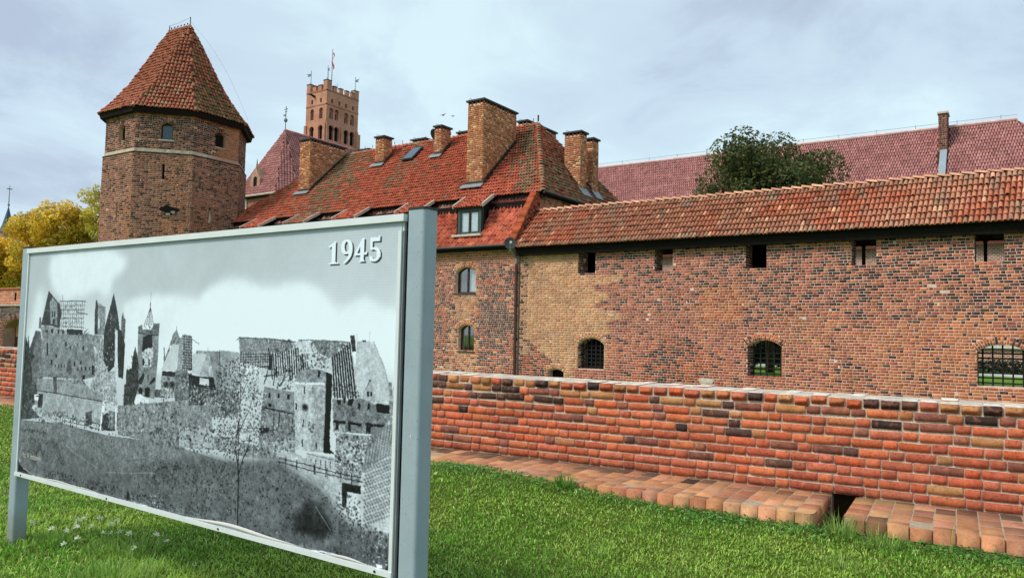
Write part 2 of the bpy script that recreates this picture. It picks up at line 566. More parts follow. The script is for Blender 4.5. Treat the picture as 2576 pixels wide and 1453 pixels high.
def intervals(lo, hi, v, openings, ring=0.0):
    """what is left of [lo,hi] at height v beside the openings"""
    cut = []
    for o in openings:
        u0, u1, v0, v1, rise, rg = o['u0'], o['u1'], o['v0'], o['v1'], o.get('rise', 0), o.get('ring', 0)
        um, w = (u0 + u1) / 2, (u1 - u0)
        if v0 <= v <= v1: cut.append((u0, u1))
        elif v > v1 and rise > 0:
            R = (w * w / 4 + rise * rise) / (2 * rise)
            cv = v1 + rise - R
            th = math.asin(min(1, w / 2 / R))
            q = (R + rg) ** 2 - (v - cv) ** 2
            if q > 0:
                h = min(math.sqrt(q), (v - cv) * math.tan(th) if th < 1.5 else 9e9)
                cut.append((um - h, um + h))
    out, cur = [], lo
    for a, b in sorted(cut):
        if a > cur: out.append((cur, min(a, hi)))
        cur = max(cur, b)
    if cur < hi: out.append((cur, hi))
    return [(a, b) for a, b in out if b - a > 0.02]

def lay_bricks(P, fr, U0, U1, V0, V1, colour, openings=(), course=0.11, Ls=0.27, Lh=0.13, joint=0.016, depth=0.05,
               proud=0.008, rough=0.0022, edge=None, wob=0.0):
    """Polish bond: stretcher, header, stretcher ... in each course; edge(v) narrows the face"""
    n = max(1, int(round((V1 - V0) / course)))
    ch = (V1 - V0) / n
    for i in range(n):
        va, vb = V0 + i * ch, V0 + (i + 1) * ch
        vm = (va + vb) / 2
        lo, hi = edge(vm) if edge else (U0, U1)
        per = Ls + Lh + 2 * joint
        u = U0 - per + (0.5 * per if i % 2 else 0.0) + rng.normal(0, 0.02)
        segs = intervals(lo, hi, vm, openings)
        head = False
        while u < hi:
            L = (Lh if head else Ls) * (1 + rng.normal(0, 0.035))
            a0, a1 = u, u + L
            for s0, s1 in segs:
                a, b = max(a0, s0), min(a1, s1)
                if b - a > 0.035:
                    h = ch - joint * (1 + rng.normal(0, 0.12))
                    d = proud + rng.normal(0, rough)
                    um = (a + b) / 2
                    P.add(fr.p(um, vm + wob * math.sin(um * 1.7 + i) + rng.normal(0, joint * 0.12), d - depth / 2), (b - a) * fr.eu, -depth * fr.n, h * fr.ev,
                          colour(um, vm, head))
            u += L + joint
            head = not head

def arch_ring(P, fr, o, colour, depth=0.06, proud=0.012, w=0.085):
    """the radial bricks over an arched opening"""
    u0, u1, v1, rise, rg = o['u0'], o['u1'], o['v1'], o['rise'], o['ring']
    W = u1 - u0
    R = (W * W / 4 + rise * rise) / (2 * rise)
    cu, cv = (u0 + u1) / 2, v1 + rise - R
    a = math.asin(min(1, W / 2 / R))
    n = max(3, int(round(2 * a * (R + rg * 0.4) / w)))
    for k in range(n):
        th = -a + 2 * a * (k + 0.5) / n
        rd = math.sin(th) * fr.eu + math.cos(th) * fr.ev
        tg = math.cos(th) * fr.eu - math.sin(th) * fr.ev
        parts = [(0.0, rg)] if k % 2 == 0 else [(0.0, rg * 0.48), (rg * 0.52, rg)]
        for r0, r1 in parts:
            rm = R + (r0 + r1) / 2
            P.add(fr.o + (cu + rm * math.sin(th)) * fr.eu + (cv + rm * math.cos(th)) * fr.ev + (proud + rng.normal(0, 0.004) - depth / 2) * fr.n,
                  (2 * a * rm / n - 0.014) * tg, -depth * fr.n, (r1 - r0 - 0.012) * rd, colour(cu, v1 + rise, True))

def roof_face(P, L, Rr, pitch, colour, hgt=None, overlap=1.22, width=0.92, lift=0.0, sag=0.012, skip=None):
    """tiles in level rows between a left and a right edge (arrays of points from the eave up)"""
    L, Rr = np.asarray(L, float), np.asarray(Rr, float)
    hgt = hgt or pitch * 0.8
    for i in range(len(L) - 1):
        e = Rr[i] - L[i]
        e2 = (Rr[i] + Rr[i + 1]) - (L[i] + L[i + 1])
        ln = np.linalg.norm(e2)
        if ln < 1e-6: continue
        eu = e2 / ln
        up = (L[i + 1] + Rr[i + 1] - L[i] - Rr[i]) / 2
        up = up - eu * (up @ eu)
        sl = np.linalg.norm(up)
        ev = up / sl
        n = np.cross(eu, ev)
        mid = (L[i] + Rr[i] + L[i + 1] + Rr[i + 1]) / 4
        half = ln / 4
        k0 = int(math.ceil((-half) / pitch - 0.5)) ; k1 = int(math.floor(half / pitch + 0.5))
        for k in range(k0, k1 + 1):
            off = k * pitch
            if abs(off) > half: continue
            c = mid + eu * (off + rng.normal(0, pitch * 0.025)) + ev * rng.normal(0, sl * 0.015)
            if skip is not None and skip(c): continue
            tw = rng.normal(0, 0.012)
            P.add(c + n * (lift + hgt * 0.5 + rng.normal(0, sag) * hgt * 2), eu * pitch * width + ev * tw * pitch, -n * hgt, (ev * sl * overlap - eu * tw * sl), colour(c))

def line_rows(a0, a1, n):
    a0, a1 = np.asarray(a0, float), np.asarray(a1, float)
    return np.array([a0 + (a1 - a0) * t_ for t_ in np.linspace(0, 1, n + 1)])

def ridge_tiles(P, a, b, step, width, colour, hgt=None, n_out=(0, 0, 1)):
    a, b = np.asarray(a, float), np.asarray(b, float)
    d = b - a; ln = np.linalg.norm(d); d /= ln
    m = max(1, int(round(ln / step)))
    no = np.asarray(n_out, float); no = no - d * (no @ d); no /= np.linalg.norm(no)
    x = np.cross(d, no)
    for k in range(m):
        c = a + d * (k + 0.5) * ln / m + no * rng.normal(0, 0.008)
        P.add(c, x * width, -no * (hgt or width * 0.55), d * (ln / m * 1.18), colour(c))

def vnoise(p, s=1.0):
    return 0.5 + 0.5 * mnoise.noise(Vector((p[0] * s, p[1] * s, p[2] * s)))

def pick(pal, jitter=0.06):
    c = pal[int(rng.integers(len(pal)))]
    return np.clip(c * (1 + rng.normal(0, jitter * 1.6)) * (1 + rng.normal(0, jitter, 3) * 0.5), 0.004, 0.85)

def PAL(*rgb): return [lin(*c) for c in rgb]

# ------------------------------------------------------------------ ground
WALL_E = np.array([math.cos(0.0664), math.sin(0.0664), 0.0])          # along the boundary wall
WALL_N = np.array([WALL_E[1], -WALL_E[0], 0.0])                        # from the wall towards the lawn
def wall_y(x): return 8.09 + 0.0665 * (x + 6.787)
def sstep(a, b, x):
    q = np.clip((x - a) / (b - a), 0, 1)
    return q * q * (3 - 2 * q)
def lawn_z(x, y):
    x, y = np.asarray(x, float), np.asarray(y, float)
    d = wall_y(x) - y                                                  # distance out from the wall face
    target = -0.12 + 0.125 * sstep(-2.3, -5.2, x)                      # turf level along the walk's edge
    z = -0.2 + (target + 0.2) * sstep(3.2, 1.15, d)
    return z + 0.012 * np.sin(x * 1.7 + y * 0.6) + 0.01 * np.sin(y * 2.3 - x * 0.8)

def grid_sheet(xs, ys, zf):
    X, Y = np.meshgrid(xs, ys)
    Z = zf(X, Y)
    V = np.c_[X.ravel(), Y.ravel(), Z.ravel()]
    nx, ny = len(xs), len(ys)
    I = np.arange(nx * ny).reshape(ny, nx)
    F = np.stack([I[:-1, :-1], I[:-1, 1:], I[1:, 1:], I[1:, :-1]], -1).reshape(-1, 4)
    return V, F

t = NT('turf_soil')
g_ = t.noise(26, 5, 0.7)
t.base(t.mix(t.ramp(t.noise(1.3, 5, 0.65), [(0.3, 0.0), (0.7, 1.0)]), t.mix(g_, lin(38, 56, 14), lin(78, 102, 26)), t.mix(g_, lin(56, 62, 22), lin(98, 110, 36))))
t.bump(g_, 0.6, 0.02); t.set(Roughness=0.95, Specular_IOR_Level=0.1)
MAT['turf_soil'] = t.m
t = NT('far_turf')
t.base(t.mix(t.noise(4.0, 5, 0.7), lin(70, 108, 30), lin(112, 150, 52)))
t.bump(t.noise(30, 3), 0.6, 0.04); t.set(Roughness=0.95, Specular_IOR_Level=0.1)
MAT['far_turf'] = t.m
MAT['gravel_path'] = mortar('gravel_path', lin(206, 204, 196), 20)

lawn_x = np.concatenate([np.linspace(-60, -22, 20), np.linspace(-21.5, 4, 110), np.linspace(5, 40, 12)])
lawn_y = np.concatenate([np.linspace(-30, 0.5, 10), np.linspace(1, 8.9, 110)])
V_, F_ = grid_sheet(lawn_x, lawn_y, lambda X, Y: lawn_z(X, np.minimum(Y, wall_y(X) - 1.0)) - 0.02 - 0.25 * sstep(1.12, 0.95, wall_y(X) - Y))
lawn = Setting('lawn', V_, F_, 'turf_soil', smooth=True)
V_, F_ = grid_sheet(np.linspace(-500, 400, 40), np.linspace(-300, 600, 40), lambda X, Y: X * 0 - 1.25)
ground = Setting('ground', V_, F_, 'far_turf')
Setting('courtyard_lawn', *box(-60, 60, 36.2, 50.5, -1.3, -0.32), 'far_turf')
Setting('courtyard_path', *box(-60, 60, 50.5, 55.5, -1.3, -0.30), 'gravel_path')

# ------------------------------------------------------------------ brick walk along the wall
PAVE = PAL((190, 132, 94), (182, 124, 88), (196, 142, 102), (174, 116, 86), (184, 128, 100), (166, 116, 90), (200, 150, 110))
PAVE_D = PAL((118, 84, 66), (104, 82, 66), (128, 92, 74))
PAVE_G = PAL((140, 132, 70), (128, 112, 66))
def walk_p(s, w, z):
    """s metres along the wall from x=-6.787, w out from the wall face"""
    return np.array([-6.787, 8.09, 0]) + WALL_E * s + WALL_N * w + np.array([0, 0, z])
def s_of_x(x): return (x + 6.787) / WALL_E[0]
S_GAP0, S_GAP1 = s_of_x(-1.70), s_of_x(-1.47)
def bx_walk(s0, s1, w0, w1, z0, z1):
    V = [walk_p(s, w, z) for z in (z0, z1) for s, w in ((s0, w1), (s1, w1), (s1, w0), (s0, w0))]
    return np.array(V), BOXF
WALK_W = 1.1
V_, F_ = join(bx_walk(-16, S_GAP0 - 0.03, -0.02, WALK_W - 0.04, -0.5, -0.005),
              bx_walk(S_GAP1 + 0.03, 14, -0.02, WALK_W - 0.04, -0.5, -0.005))
MAT['mortar_walk'] = mortar('mortar_walk', lin(186, 166, 142), 60)
walk = Setting('brick_walk', V_, F_, 'mortar_walk')
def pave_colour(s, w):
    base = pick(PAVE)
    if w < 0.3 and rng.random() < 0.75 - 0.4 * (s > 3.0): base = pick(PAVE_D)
    if s > S_GAP1 and w < 0.35 and s < S_GAP1 + 0.5: base = base * 0.6 + pick(PAVE_G) * 0.4
    if rng.random() < 0.08: base = base * 0.6
    return base
pav = Pieces(T_PAVE, 'paver')
def pave_run(s0, s1, pitch, phase):
    n = int(round((s1 - s0) / pitch)); p = (s1 - s0) / n
    for i in range(n):
        sm = s0 + (i + 0.5) * p
        w = WALK_W; first = 0.29 if (i + phase) % 2 else 0.18
        k = 0
        while w > 0.03:
            L = first if k == 0 else 0.275
            L = min(L, w - 0.005)
            front = k == 0
            if L > 0.05:
                h = 0.115 if front else 0.06
                z1 = rng.normal(0, 0.0016)
                # top face is the piece's outer face: local y points down
                P_c = walk_p(sm, w - L / 2 + 0.004, z1 - h / 2)
                P_c = P_c + WALL_N * (rng.normal(0, 0.004) if front else 0)
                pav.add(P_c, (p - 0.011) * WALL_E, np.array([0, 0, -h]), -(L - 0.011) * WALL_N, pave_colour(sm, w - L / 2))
            w -= L; k += 1
pave_run(-15.9, S_GAP0 - 0.17, 0.165, 0)
pave_run(S_GAP1 + 0.19, 13.5, 0.172, 1)
# end columns at the drain gap: bricks of their own, the outer corners cut round and chamfered
for s0, s1 in ((S_GAP0 - 0.17, S_GAP0), (S_GAP1, S_GAP1 + 0.19)):
    w = WALK_W - (0.2 if s0 < S_GAP0 else 0.24)
    while w > 0.03:
        L = min(0.27, w)
        pav.add(walk_p((s0 + s1) / 2, w - L / 2, -0.055), (s1 - s0 - 0.009) * WALL_E, np.array([0, 0, -0.11]), -(L - 0.009) * WALL_N, pave_colour((s0 + s1) / 2, w))
        w -= L
# the second, lower course seen in the sides of the gap
for s, sg in ((S_GAP0 + 0.001, 1), (S_GAP1 - 0.001, -1)):
    w = 0.04
    while w < WALK_W - 0.1:
        L = 0.14 if rng.random() < 0.5 else 0.2
        for z in (-0.165, -0.255):
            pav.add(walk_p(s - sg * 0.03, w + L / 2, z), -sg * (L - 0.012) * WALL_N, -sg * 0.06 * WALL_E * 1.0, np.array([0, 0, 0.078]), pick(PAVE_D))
        w += L
# front face of the base below the top course
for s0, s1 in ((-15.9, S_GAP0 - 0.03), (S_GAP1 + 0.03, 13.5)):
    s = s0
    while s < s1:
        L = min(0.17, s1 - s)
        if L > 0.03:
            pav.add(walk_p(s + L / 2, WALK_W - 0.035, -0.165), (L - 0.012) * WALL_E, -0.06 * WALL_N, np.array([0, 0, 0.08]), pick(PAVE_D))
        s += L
def corner_brick(poly, label):
    V, F = prism(poly, walk_p(0, 0, 0), WALL_E, WALL_N, (0, 0, -1), -0.0, 0.115)
    F = [f[::-1] for f in F]
    walk.mesh('brick', V, F, 'paver', tint=pick(PAVE), parent=walk.o, label=label)
r_ = 0.085
a_, b_ = S_GAP0 - 0.165, S_GAP0 - 0.004
cp = [(a_, WALK_W - 0.2), (b_, WALK_W - 0.2), (b_, WALK_W - r_)] + [(b_ - r_ + r_ * math.cos(q), WALK_W - r_ + r_ * math.sin(q)) for q in np.linspace(0.3, math.pi / 2, 5)] + [(a_, WALK_W)]
corner_brick(cp, 'paving brick with a rounded outer corner')
a_, b_ = S_GAP1 + 0.004, S_GAP1 + 0.185
corner_brick([(a_, WALK_W - 0.235), (b_, WALK_W - 0.235), (b_, WALK_W), (a_ + 0.10, WALK_W), (a_ , WALK_W - 0.13)], 'paving brick with a chamfered outer corner')
pav.build(walk, 'brick', 'far_paving', size=(0, 2))

# ------------------------------------------------------------------ low boundary wall
RED = PAL((192, 100, 68), (182, 93, 64), (198, 110, 74), (172, 90, 66), (186, 104, 78), (194, 97, 62))
PURP = PAL((146, 90, 76), (128, 80, 68), (154, 94, 76))
DARK = PAL((78, 56, 50), (64, 50, 46), (92, 66, 58))
OCHRE = PAL((184, 130, 86), (174, 118, 76), (186, 114, 76))
low = Thing('boundary_wall', 'low red brick wall with a pale mortared top beside the brick walk', 'wall', walk_p(0, 0, 0))
LW0, LW1, LH, LT = -24.0, 16.0, 1.0, 0.72
lfr = Frame(walk_p(0, 0, 0), WALL_E)
hole = [(S_GAP0, -0.6), (S_GAP1 + 0.06, -0.6), (S_GAP1 + 0.06, 0.006), (S_GAP0, 0.006)]
V_, F_ = slab(lfr, [(LW0, -1.2), (LW1, -1.2), (LW1, LH - 0.012), (LW0, LH - 0.012)], [hole], -0.012, -LT)
low.mesh('wall_core', V_, F_, 'mortar_near')
lb_ = lfr.p((S_GAP0 + S_GAP1) / 2 + 0.03, -0.3, -0.2)
low.mesh('drain_back', *obox(lb_, WALL_E * 0.8, WALL_N * 0.02, (0, 0, 0.7)), 'dirt')
lowb = Pieces(T_ROUGH, 'brick_near')
def low_colour(u, v, head):
    top = sstep(0.55, 0.82, v + rng.normal(0, 0.05))
    q = rng.random()
    if v < 0.06: c = pick(RED) * 0.72 + pick(PURP) * 0.14
    elif q < 0.10 + 0.34 * top: c = pick(PURP)
    elif q < 0.12 + 0.50 * top: c = pick(DARK)
    elif q < 0.17 + 0.58 * top: c = pick(OCHRE)
    else: c = pick(RED)
    if u < 1.6 and v > 0.45 and rng.random() < 0.25: c = pick(OCHRE if rng.random() < 0.5 else DARK)
    return c
def lay_low():
    n = 10; ch = 0.1; top = n - 1
    for i in range(top):
        va, vb = (i * ch * 0.995, (i + 1) * ch * 0.995)
        u = LW0 + (0.22 if i % 2 else 0.0) + rng.normal(0, 0.03); head = False
        while u < LW1:
            L = (0.14 if head else 0.292) * (1 + rng.normal(0, 0.03))
            h = ch - (0.011 + 0.004 * (i > 5)) * (1 + abs(rng.normal(0, 0.35)))
            vm = (va + vb) / 2 + rng.normal(0, 0.002) + 0.004 * math.sin(u * 1.3 + i * 0.8)
            if i >= 6: vm += rng.normal(0, 0.003)
            d = 0.0042 + rng.normal(0, 0.0013 + 0.0012 * (i > 5))
            q = rng.random()
            if q < 0.015 + 0.03 * (i > 5): d -= 0.007                    # a brick weathered back
            gap = 0.011 + 0.004 * (i > 5)
            lowb.add(lfr.p(u + L / 2, vm, d - 0.045), (L - gap) * WALL_E, 0.09 * -lfr.n, h * lfr.ev + WALL_E * rng.normal(0, 0.002), low_colour(u, va, head))
            u += L; head = not head
    u = LW0                                                            # coping course: headers on edge across the wall
    while u < LW1:
        L = 0.17 * (1 + rng.normal(0, 0.06)); g = 0.018 + abs(rng.normal(0, 0.007))
        q = rng.random()
        c = pick(OCHRE) if q < 0.36 else (pick(RED) if q < 0.78 else pick(DARK) * 1.2)
        for d0, d1 in ((0.010, -0.30), (-0.33, -LT + 0.02)):
            dd = rng.normal(0, 0.008) if d0 > 0 else 0
            zz = rng.normal(0, 0.006)
            lowb.add(lfr.p(u + L / 2, 0.947 + zz, (d0 + d1) / 2 + dd), (L - g) * WALL_E, (d0 - d1) * -lfr.n, (0.098 - 0.012 * rng.random()) * lfr.ev, c)
        u += L
lay_low()
# back face of the wall
lbk = Frame(lfr.p(LW1, 0, -LT), -WALL_E)
lay_bricks(lowb, lbk, 2, LW1 - LW0, -0.4, 0.9, lambda u, v, h: pick(RED), course=0.1, Ls=0.29, Lh=0.14, depth=0.06)
lowb.build(low, 'brick', 'brickwork')
# uneven mortar bed over the coping
xs = np.linspace(LW0, LW1, 420); ys = np.linspace(-0.03, -LT + 0.01, 12)
V_ = np.array([lfr.p(u, 0.992 + 0.010 * (vnoise((u * 2.5, w * 7, 0)) - 0.35) + 0.012 * (vnoise((u * 11, w * 17, 3)) - 0.5) - (0.02 if j in (0, 11) else 0), w + (0.012 * (vnoise((u * 9, 1, 1)) - 0.5) if j in (0, 11) else 0)) for j, w in enumerate(ys) for u in xs])
I_ = np.arange(len(xs) * len(ys)).reshape(len(ys), len(xs))
F_ = np.stack([I_[:-1, :-1], I_[:-1, 1:], I_[1:, 1:], I_[1:, :-1]], -1).reshape(-1, 4)
low.mesh('mortar_bed', V_, F_, 'mortar_cap', smooth=True)

# ------------------------------------------------------------------ curtain wall with a tiled wall-walk roof
YW = 32.0
TAN = PAL((196, 118, 80), (188, 110, 74), (202, 126, 88), (180, 104, 72), (192, 114, 80))
PINK = PAL((178, 98, 78), (168, 90, 74), (186, 106, 82), (158, 86, 72), (174, 96, 78))
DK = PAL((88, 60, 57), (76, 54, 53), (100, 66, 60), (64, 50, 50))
YEL = PAL((204, 148, 104), (198, 140, 96), (210, 156, 112), (190, 130, 90), (202, 146, 106))
RUST = PAL((176, 82, 50), (156, 70, 46), (188, 96, 58))
curt = Thing('curtain_wall', 'long curtain wall of mottled brick under a tiled walkway roof', 'wall', (-10, YW, -1.25))
CX0, CX1 = -21.35, 9.0
cfr = Frame((0, YW, 0), (1, 0, 0))
TOP = 5.72
arches = [dict(u0=-17.94, u1=-16.52, v0=-0.10, v1=1.07, rise=0.30, ring=0.29),
          dict(u0=-9.77, u1=-8.36, v0=-0.06, v1=1.22, rise=0.26, ring=0.29),
          dict(u0=-1.51, u1=0.02, v0=0.02, v1=1.26, rise=0.26, ring=0.29),
          dict(u0=6.7, u1=8.1, v0=0.02, v1=1.26, rise=0.26, ring=0.29),
          dict(u0=-19.63, u1=-18.70, v0=-0.60, v1=-0.32, rise=0.13, ring=0.26)]
loops_x = [(-18.0, -17.05), (-14.02, -13.13), (-9.87, -8.98), (-5.70, -4.79), (-1.55, -0.64), (2.6, 3.5)]
slots = [dict(u0=a, u1=b, v0=4.48, v1=TOP + 0.2) for a, b in loops_x]
# masonry: openings cut right through, loopholes open to the roof
outer = [(CX0, -1.25), (CX1, -1.25), (CX1, TOP)]
for a, b in reversed(loops_x):
    outer += [(b, TOP), (b, 4.48), (a, 4.48), (a, TOP)]
outer += [(CX0, TOP)]
V_, F_ = slab(cfr, outer, [arch_pts(o) for o in arches], 0.0, -0.95)
curt.mesh('wall_core', V_, F_, 'mortar_far')

def far_colour(u, v, head):
    # the pale repaired bay at the left end, ragged along its right side
    edge = -16.1 + 0.55 * math.sin(v * 3.1) + 0.35 * math.sin(v * 7.7 + 1)
    if v < 1.2: edge = -16.4
    if v > 4.4: edge = -17.9
    if 2.2 < v < 3.9: edge -= 0.8 * (0.5 + 0.5 * math.sin(v * 5.0))
    foot = -20.9 + 2.2 * sstep(1.6, -0.6, v)
    if u < edge and u > foot and not (v < -0.1 and u > -18.2): return pick(YEL) * (0.92 + 0.16 * vnoise((u, v, 2), 0.8))
    if u < -20.4 and v > 0.4: return pick(DK) if rng.random() < 0.35 else pick(YEL) * 0.8
    if u < foot + 0.3: return pick(RUST) if rng.random() < 0.6 else pick(DK)
    # battered rusty hollow low in the middle
    b1 = math.exp(-((u + 13.0) / 1.7) ** 2 - ((v - 0.1) / 1.15) ** 2)
    if rng.random() < b1 * 1.4: return pick(DK) * 0.75 if rng.random() < 0.30 + 0.4 * math.exp(-((u + 13.1 - (v - 0.3) * 0.7) / 0.55) ** 2) else pick(RUST) * (0.85 + 0.2 * rng.random())
    b2 = math.exp(-((u + 10.7) / 0.8) ** 2 - ((v - 3.0) / 0.9) ** 2) + math.exp(-((u + 8.0) / 0.6) ** 2 - ((v - 1.8) / 0.7) ** 2)
    if -11.75 < u < -9.9 and 2.25 < v < 3.75 and rng.random() < 0.9: return pick(TAN) * (0.98, 0.92, 0.8) if rng.random() < 0.75 else pick(RUST)
    if rng.random() < b2: return pick(TAN) * (0.8 if rng.random() < 0.6 else 0.5)
    big = vnoise((u, v, 7), 0.22)
    low_right = sstep(-12, -2, u) * sstep(3.2, 1.6, v) + 0.5 * sstep(-6, 2, u)
    pd = 0.10 + 0.26 * sstep(2.3, 3.2, v) * (0.5 + 0.8 * big)
    if head: pd *= 1.25
    pd += 0.18 * sstep(0.45, 0.6, vnoise((u, v, 1), 0.55)) * (v > 2)
    q = rng.random()
    if q < pd: return pick(DK)
    if q < pd + (1 - pd) * min(0.95, 0.18 + 0.62 * low_right): return pick(TAN)
    return pick(PINK)
cb = Pieces(T_FAR, 'brick_far')
lay_bricks(cb, cfr, CX0, CX1, -1.25, TOP, far_colour, arches + slots, course=0.112, Ls=0.265, Lh=0.128, joint=0.018, depth=0.07)
for o in arches: arch_ring(cb, cfr, o, lambda u, v, h, o=o: (pick(YEL) if o['u0'] < -15 else pick(TAN) if rng.random() < 0.7 else pick(DK)))
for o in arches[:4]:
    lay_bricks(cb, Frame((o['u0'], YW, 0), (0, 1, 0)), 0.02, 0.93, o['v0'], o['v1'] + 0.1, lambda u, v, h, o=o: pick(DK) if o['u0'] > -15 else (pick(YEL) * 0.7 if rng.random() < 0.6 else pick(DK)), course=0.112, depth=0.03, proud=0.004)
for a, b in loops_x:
    lay_bricks(cb, Frame((a, YW, 0), (0, 1, 0)), 0.02, 0.93, 4.48, TOP, lambda u, v, h: pick(DK) * (0.5 if rng.random() < 0.6 else 0.9), course=0.112, depth=0.03, proud=0.004)  # loophole jambs: shade of the recess put into the brick colour
cb.build(curt, 'brick', 'brickwork')
# a lump of white render at the foot of the hollow
V_ = [cfr.p(-11.55 + 0.30 * math.cos(q) * (1 + 0.35 * math.sin(3 * q)), -0.42 + 0.24 * math.sin(q) * (1 + 0.3 * math.cos(2 * q)), 0.014) for q in np.linspace(0, 2 * math.pi, 15)[:-1]]
V_ = [cfr.p(-11.55, -0.42, 0.05)] + V_
curt.mesh('render_patch', V_, [(0, 1 + i, 1 + (i + 1) % 14) for i in range(14)], 'verge')

# grilles
def grille(thing, u0, u1, v0, v1, rise, y, nb, nh):
    for k in range(nb):
        u = u0 + (u1 - u0) * (k + 0.5) / nb
        top = v1 + rise * (1 - ((u - (u0 + u1) / 2) / ((u1 - u0) / 2)) ** 2)
        thing.mesh('grille_bar', *box(u - 0.028, u + 0.028, y - 0.012, y + 0.012, v0, top), 'iron')
    for k in range(nh):
        v = v0 + (v1 - v0) * (k + 0.6) / nh
        thing.mesh('grille_bar', *box(u0, u1, y + 0.013, y + 0.033, v - 0.026, v + 0.026), 'iron')
grille(curt, -17.94, -16.52, -0.1, 1.07, 0.3, YW + 0.32, 6, 6)
grille(curt, -9.77, -8.36, -0.06, 1.22, 0.26, YW + 0.45, 5, 6)
grille(curt, -1.51, 0.02, 0.02, 1.26, 0.26, YW + 0.45, 5, 7)
# the first opening is boarded inside, with a dark timber frame
curt.mesh('shutter', *box(-17.98, -16.48, YW + 0.8, YW + 0.86, -0.1, 1.5), 'dark_wood')
curt.mesh('shutter', *box(-19.7, -18.6, YW + 0.5, YW + 0.56, -0.6, 0.0), 'dark_inside')
# wall walk floor, rear posts and roof timbers
curt.mesh('wall_walk', *box(CX0, CX1, YW + 0.95, YW + 3.6, 3.35, 3.55), 'dark_wood')
curt.mesh('rear_wall', *box(CX0, -18.8, YW + 3.3, YW + 3.6, 3.55, 6.0), 'dark_wood')
curt.mesh('rear_wall', *box(-11.2, -6.5, YW + 3.3, YW + 3.6, 3.55, 6.0), 'dark_wood')
for x in (-21.0, -16.9, -12.75, -8.65, -4.46, -0.34, 3.9):
    curt.mesh('post', *box(x - 0.09, x + 0.09, YW + 3.2, YW + 3.38, 3.55, 6.0), 'dark_wood')
for x in (-17.0, -13.35, -9.1, -5.42, -1.25, 2.9):
    curt.mesh('post', *box(x - 0.06, x + 0.06, YW + 1.0, YW + 1.12, 3.55, 5.9), 'dark_wood')
    for s in (-1, 1):
        curt.mesh('brace', *tube([(x, YW + 1.06, 5.3), (x + s * 0.3, YW + 1.06, 5.62)], 0.045, 4), 'dark_wood')
curt.mesh('wall_plate', *box(CX0 + 0.02, CX1, YW - 0.03, YW + 0.95, TOP - 0.18, TOP + 0.16), 'dark_wood')
curt.mesh('wall_plate', *box(CX0 + 0.02, CX1, YW + 3.15, YW + 3.45, 5.75, 6.0), 'dark_wood')
EAVE = np.array([0, YW - 0.62, 5.86]); RID = np.array([0, YW + 1.55, 8.03]); BACK = np.array([0, YW + 3.9, 5.7])
nrm_ = np.array([0, -1, 1]) / math.sqrt(2)
def sheet(x0, x1, a, b, th):
    a, b = np.asarray(a), np.asarray(b)
    n = np.cross([1, 0, 0], b - a); n = n / np.linalg.norm(n) * th
    V = [(x0, *a[1:]), (x1, *a[1:]), (x1, *b[1:]), (x0, *b[1:])]
    return np.array(V + [tuple(np.array(q) - n) for q in V]), [(0, 1, 2, 3), (7, 6, 5, 4), (0, 4, 5, 1), (1, 5, 6, 2), (2, 6, 7, 3), (3, 7, 4, 0)]
CE0 = -21.55
curt.mesh('roof_deck', *sheet(CE0 + 0.1, CX1, EAVE, RID, 0.05), 'roof_shell')
curt.mesh('roof_deck', *sheet(CE0 + 0.1, CX1, RID, BACK, 0.05), 'roof_shell')
curt.mesh('eaves_board', *box(CE0 + 0.12, CX1, YW - 0.34, YW - 0.28, 5.45, 5.95), 'dark_wood')
curt.mesh('soffit', *box(CE0 + 0.12, CX1, YW - 0.28, YW - 0.03, 5.47, 5.51), 'dark_wood')
TIL = PAL((180, 124, 98), (168, 110, 88), (190, 136, 106), (156, 102, 86), (198, 146, 114), (174, 116, 90))
TIL_R = PAL((180, 106, 80), (170, 98, 78), (188, 116, 86))
TIL_G = PAL((158, 130, 108), (146, 122, 104), (170, 144, 116))
def curt_tile(c):
    t_ = (c[2] - 5.8) / 2.2
    patch = vnoise((c[0], c[1] * 2, 4), 0.45)
    grey = vnoise((c[0] * 2.2, c[1] * 1.3, 9), 0.8)
    left = sstep(-6, -16, c[0])
    col = TIL_C * (1 - 0.16 * left) * (1, 1 - 0.05 * left, 1 - 0.02 * left)
    k = sstep(0.50, 0.66, patch)
    col = col * (1 - k) + TIL_RC * k
    g = 0.75 * sstep(0.55, 0.75, grey) + (0.5 if t_ < 0.14 or t_ > 0.86 else 0)
    g = min(0.85, g * rng.random() * 1.3)
    col = col * (1 - g) + TIL_GC * g
    q = rng.random()
    if q < 0.05: col = col * 0.66
    elif q < 0.10: col = TIL_L * 1.0
    return np.clip(col * (1 + rng.normal(0, 0.09)) * (1 + rng.normal(0, 0.03, 3)), 0.01, 0.8)
TIL_C, TIL_RC, TIL_GC, TIL_L = lin(188, 126, 98), lin(188, 106, 78), lin(150, 128, 108), lin(214, 160, 124)
ct = Pieces(T_TILE, 'tile')
roof_face(ct, line_rows((CE0, *EAVE[1:]), (CE0 + 0.25, *RID[1:]), 8), line_rows((CX1, *EAVE[1:]), (CX1, *RID[1:]), 8), 0.172, curt_tile, hgt=0.165, overlap=1.2, sag=0.03)
ct.build(curt, 'roof_tile', 'tiled_roof')
cbk = Pieces(T_TILE_FAR, 'tile_far')
roof_face(cbk, line_rows((CX1, *BACK[1:]), (CX1, *RID[1:]), 9), line_rows((CE0, *BACK[1:]), (CE0, *RID[1:]), 9), 0.2, lambda c: pick(TIL))
cbk.build(curt, 'roof_tile', 'rear_roof', limit=0)
crt = Pieces(T_TILE, 'tile')
ridge_tiles(crt, (CE0 + 0.2, RID[1] + 0.02, RID[2] + 0.13), (CX1, RID[1] + 0.02, RID[2] + 0.13), 0.42, 0.30, lambda c: pick(PAL((206, 152, 124), (198, 140, 112), (212, 160, 128))), hgt=0.22)
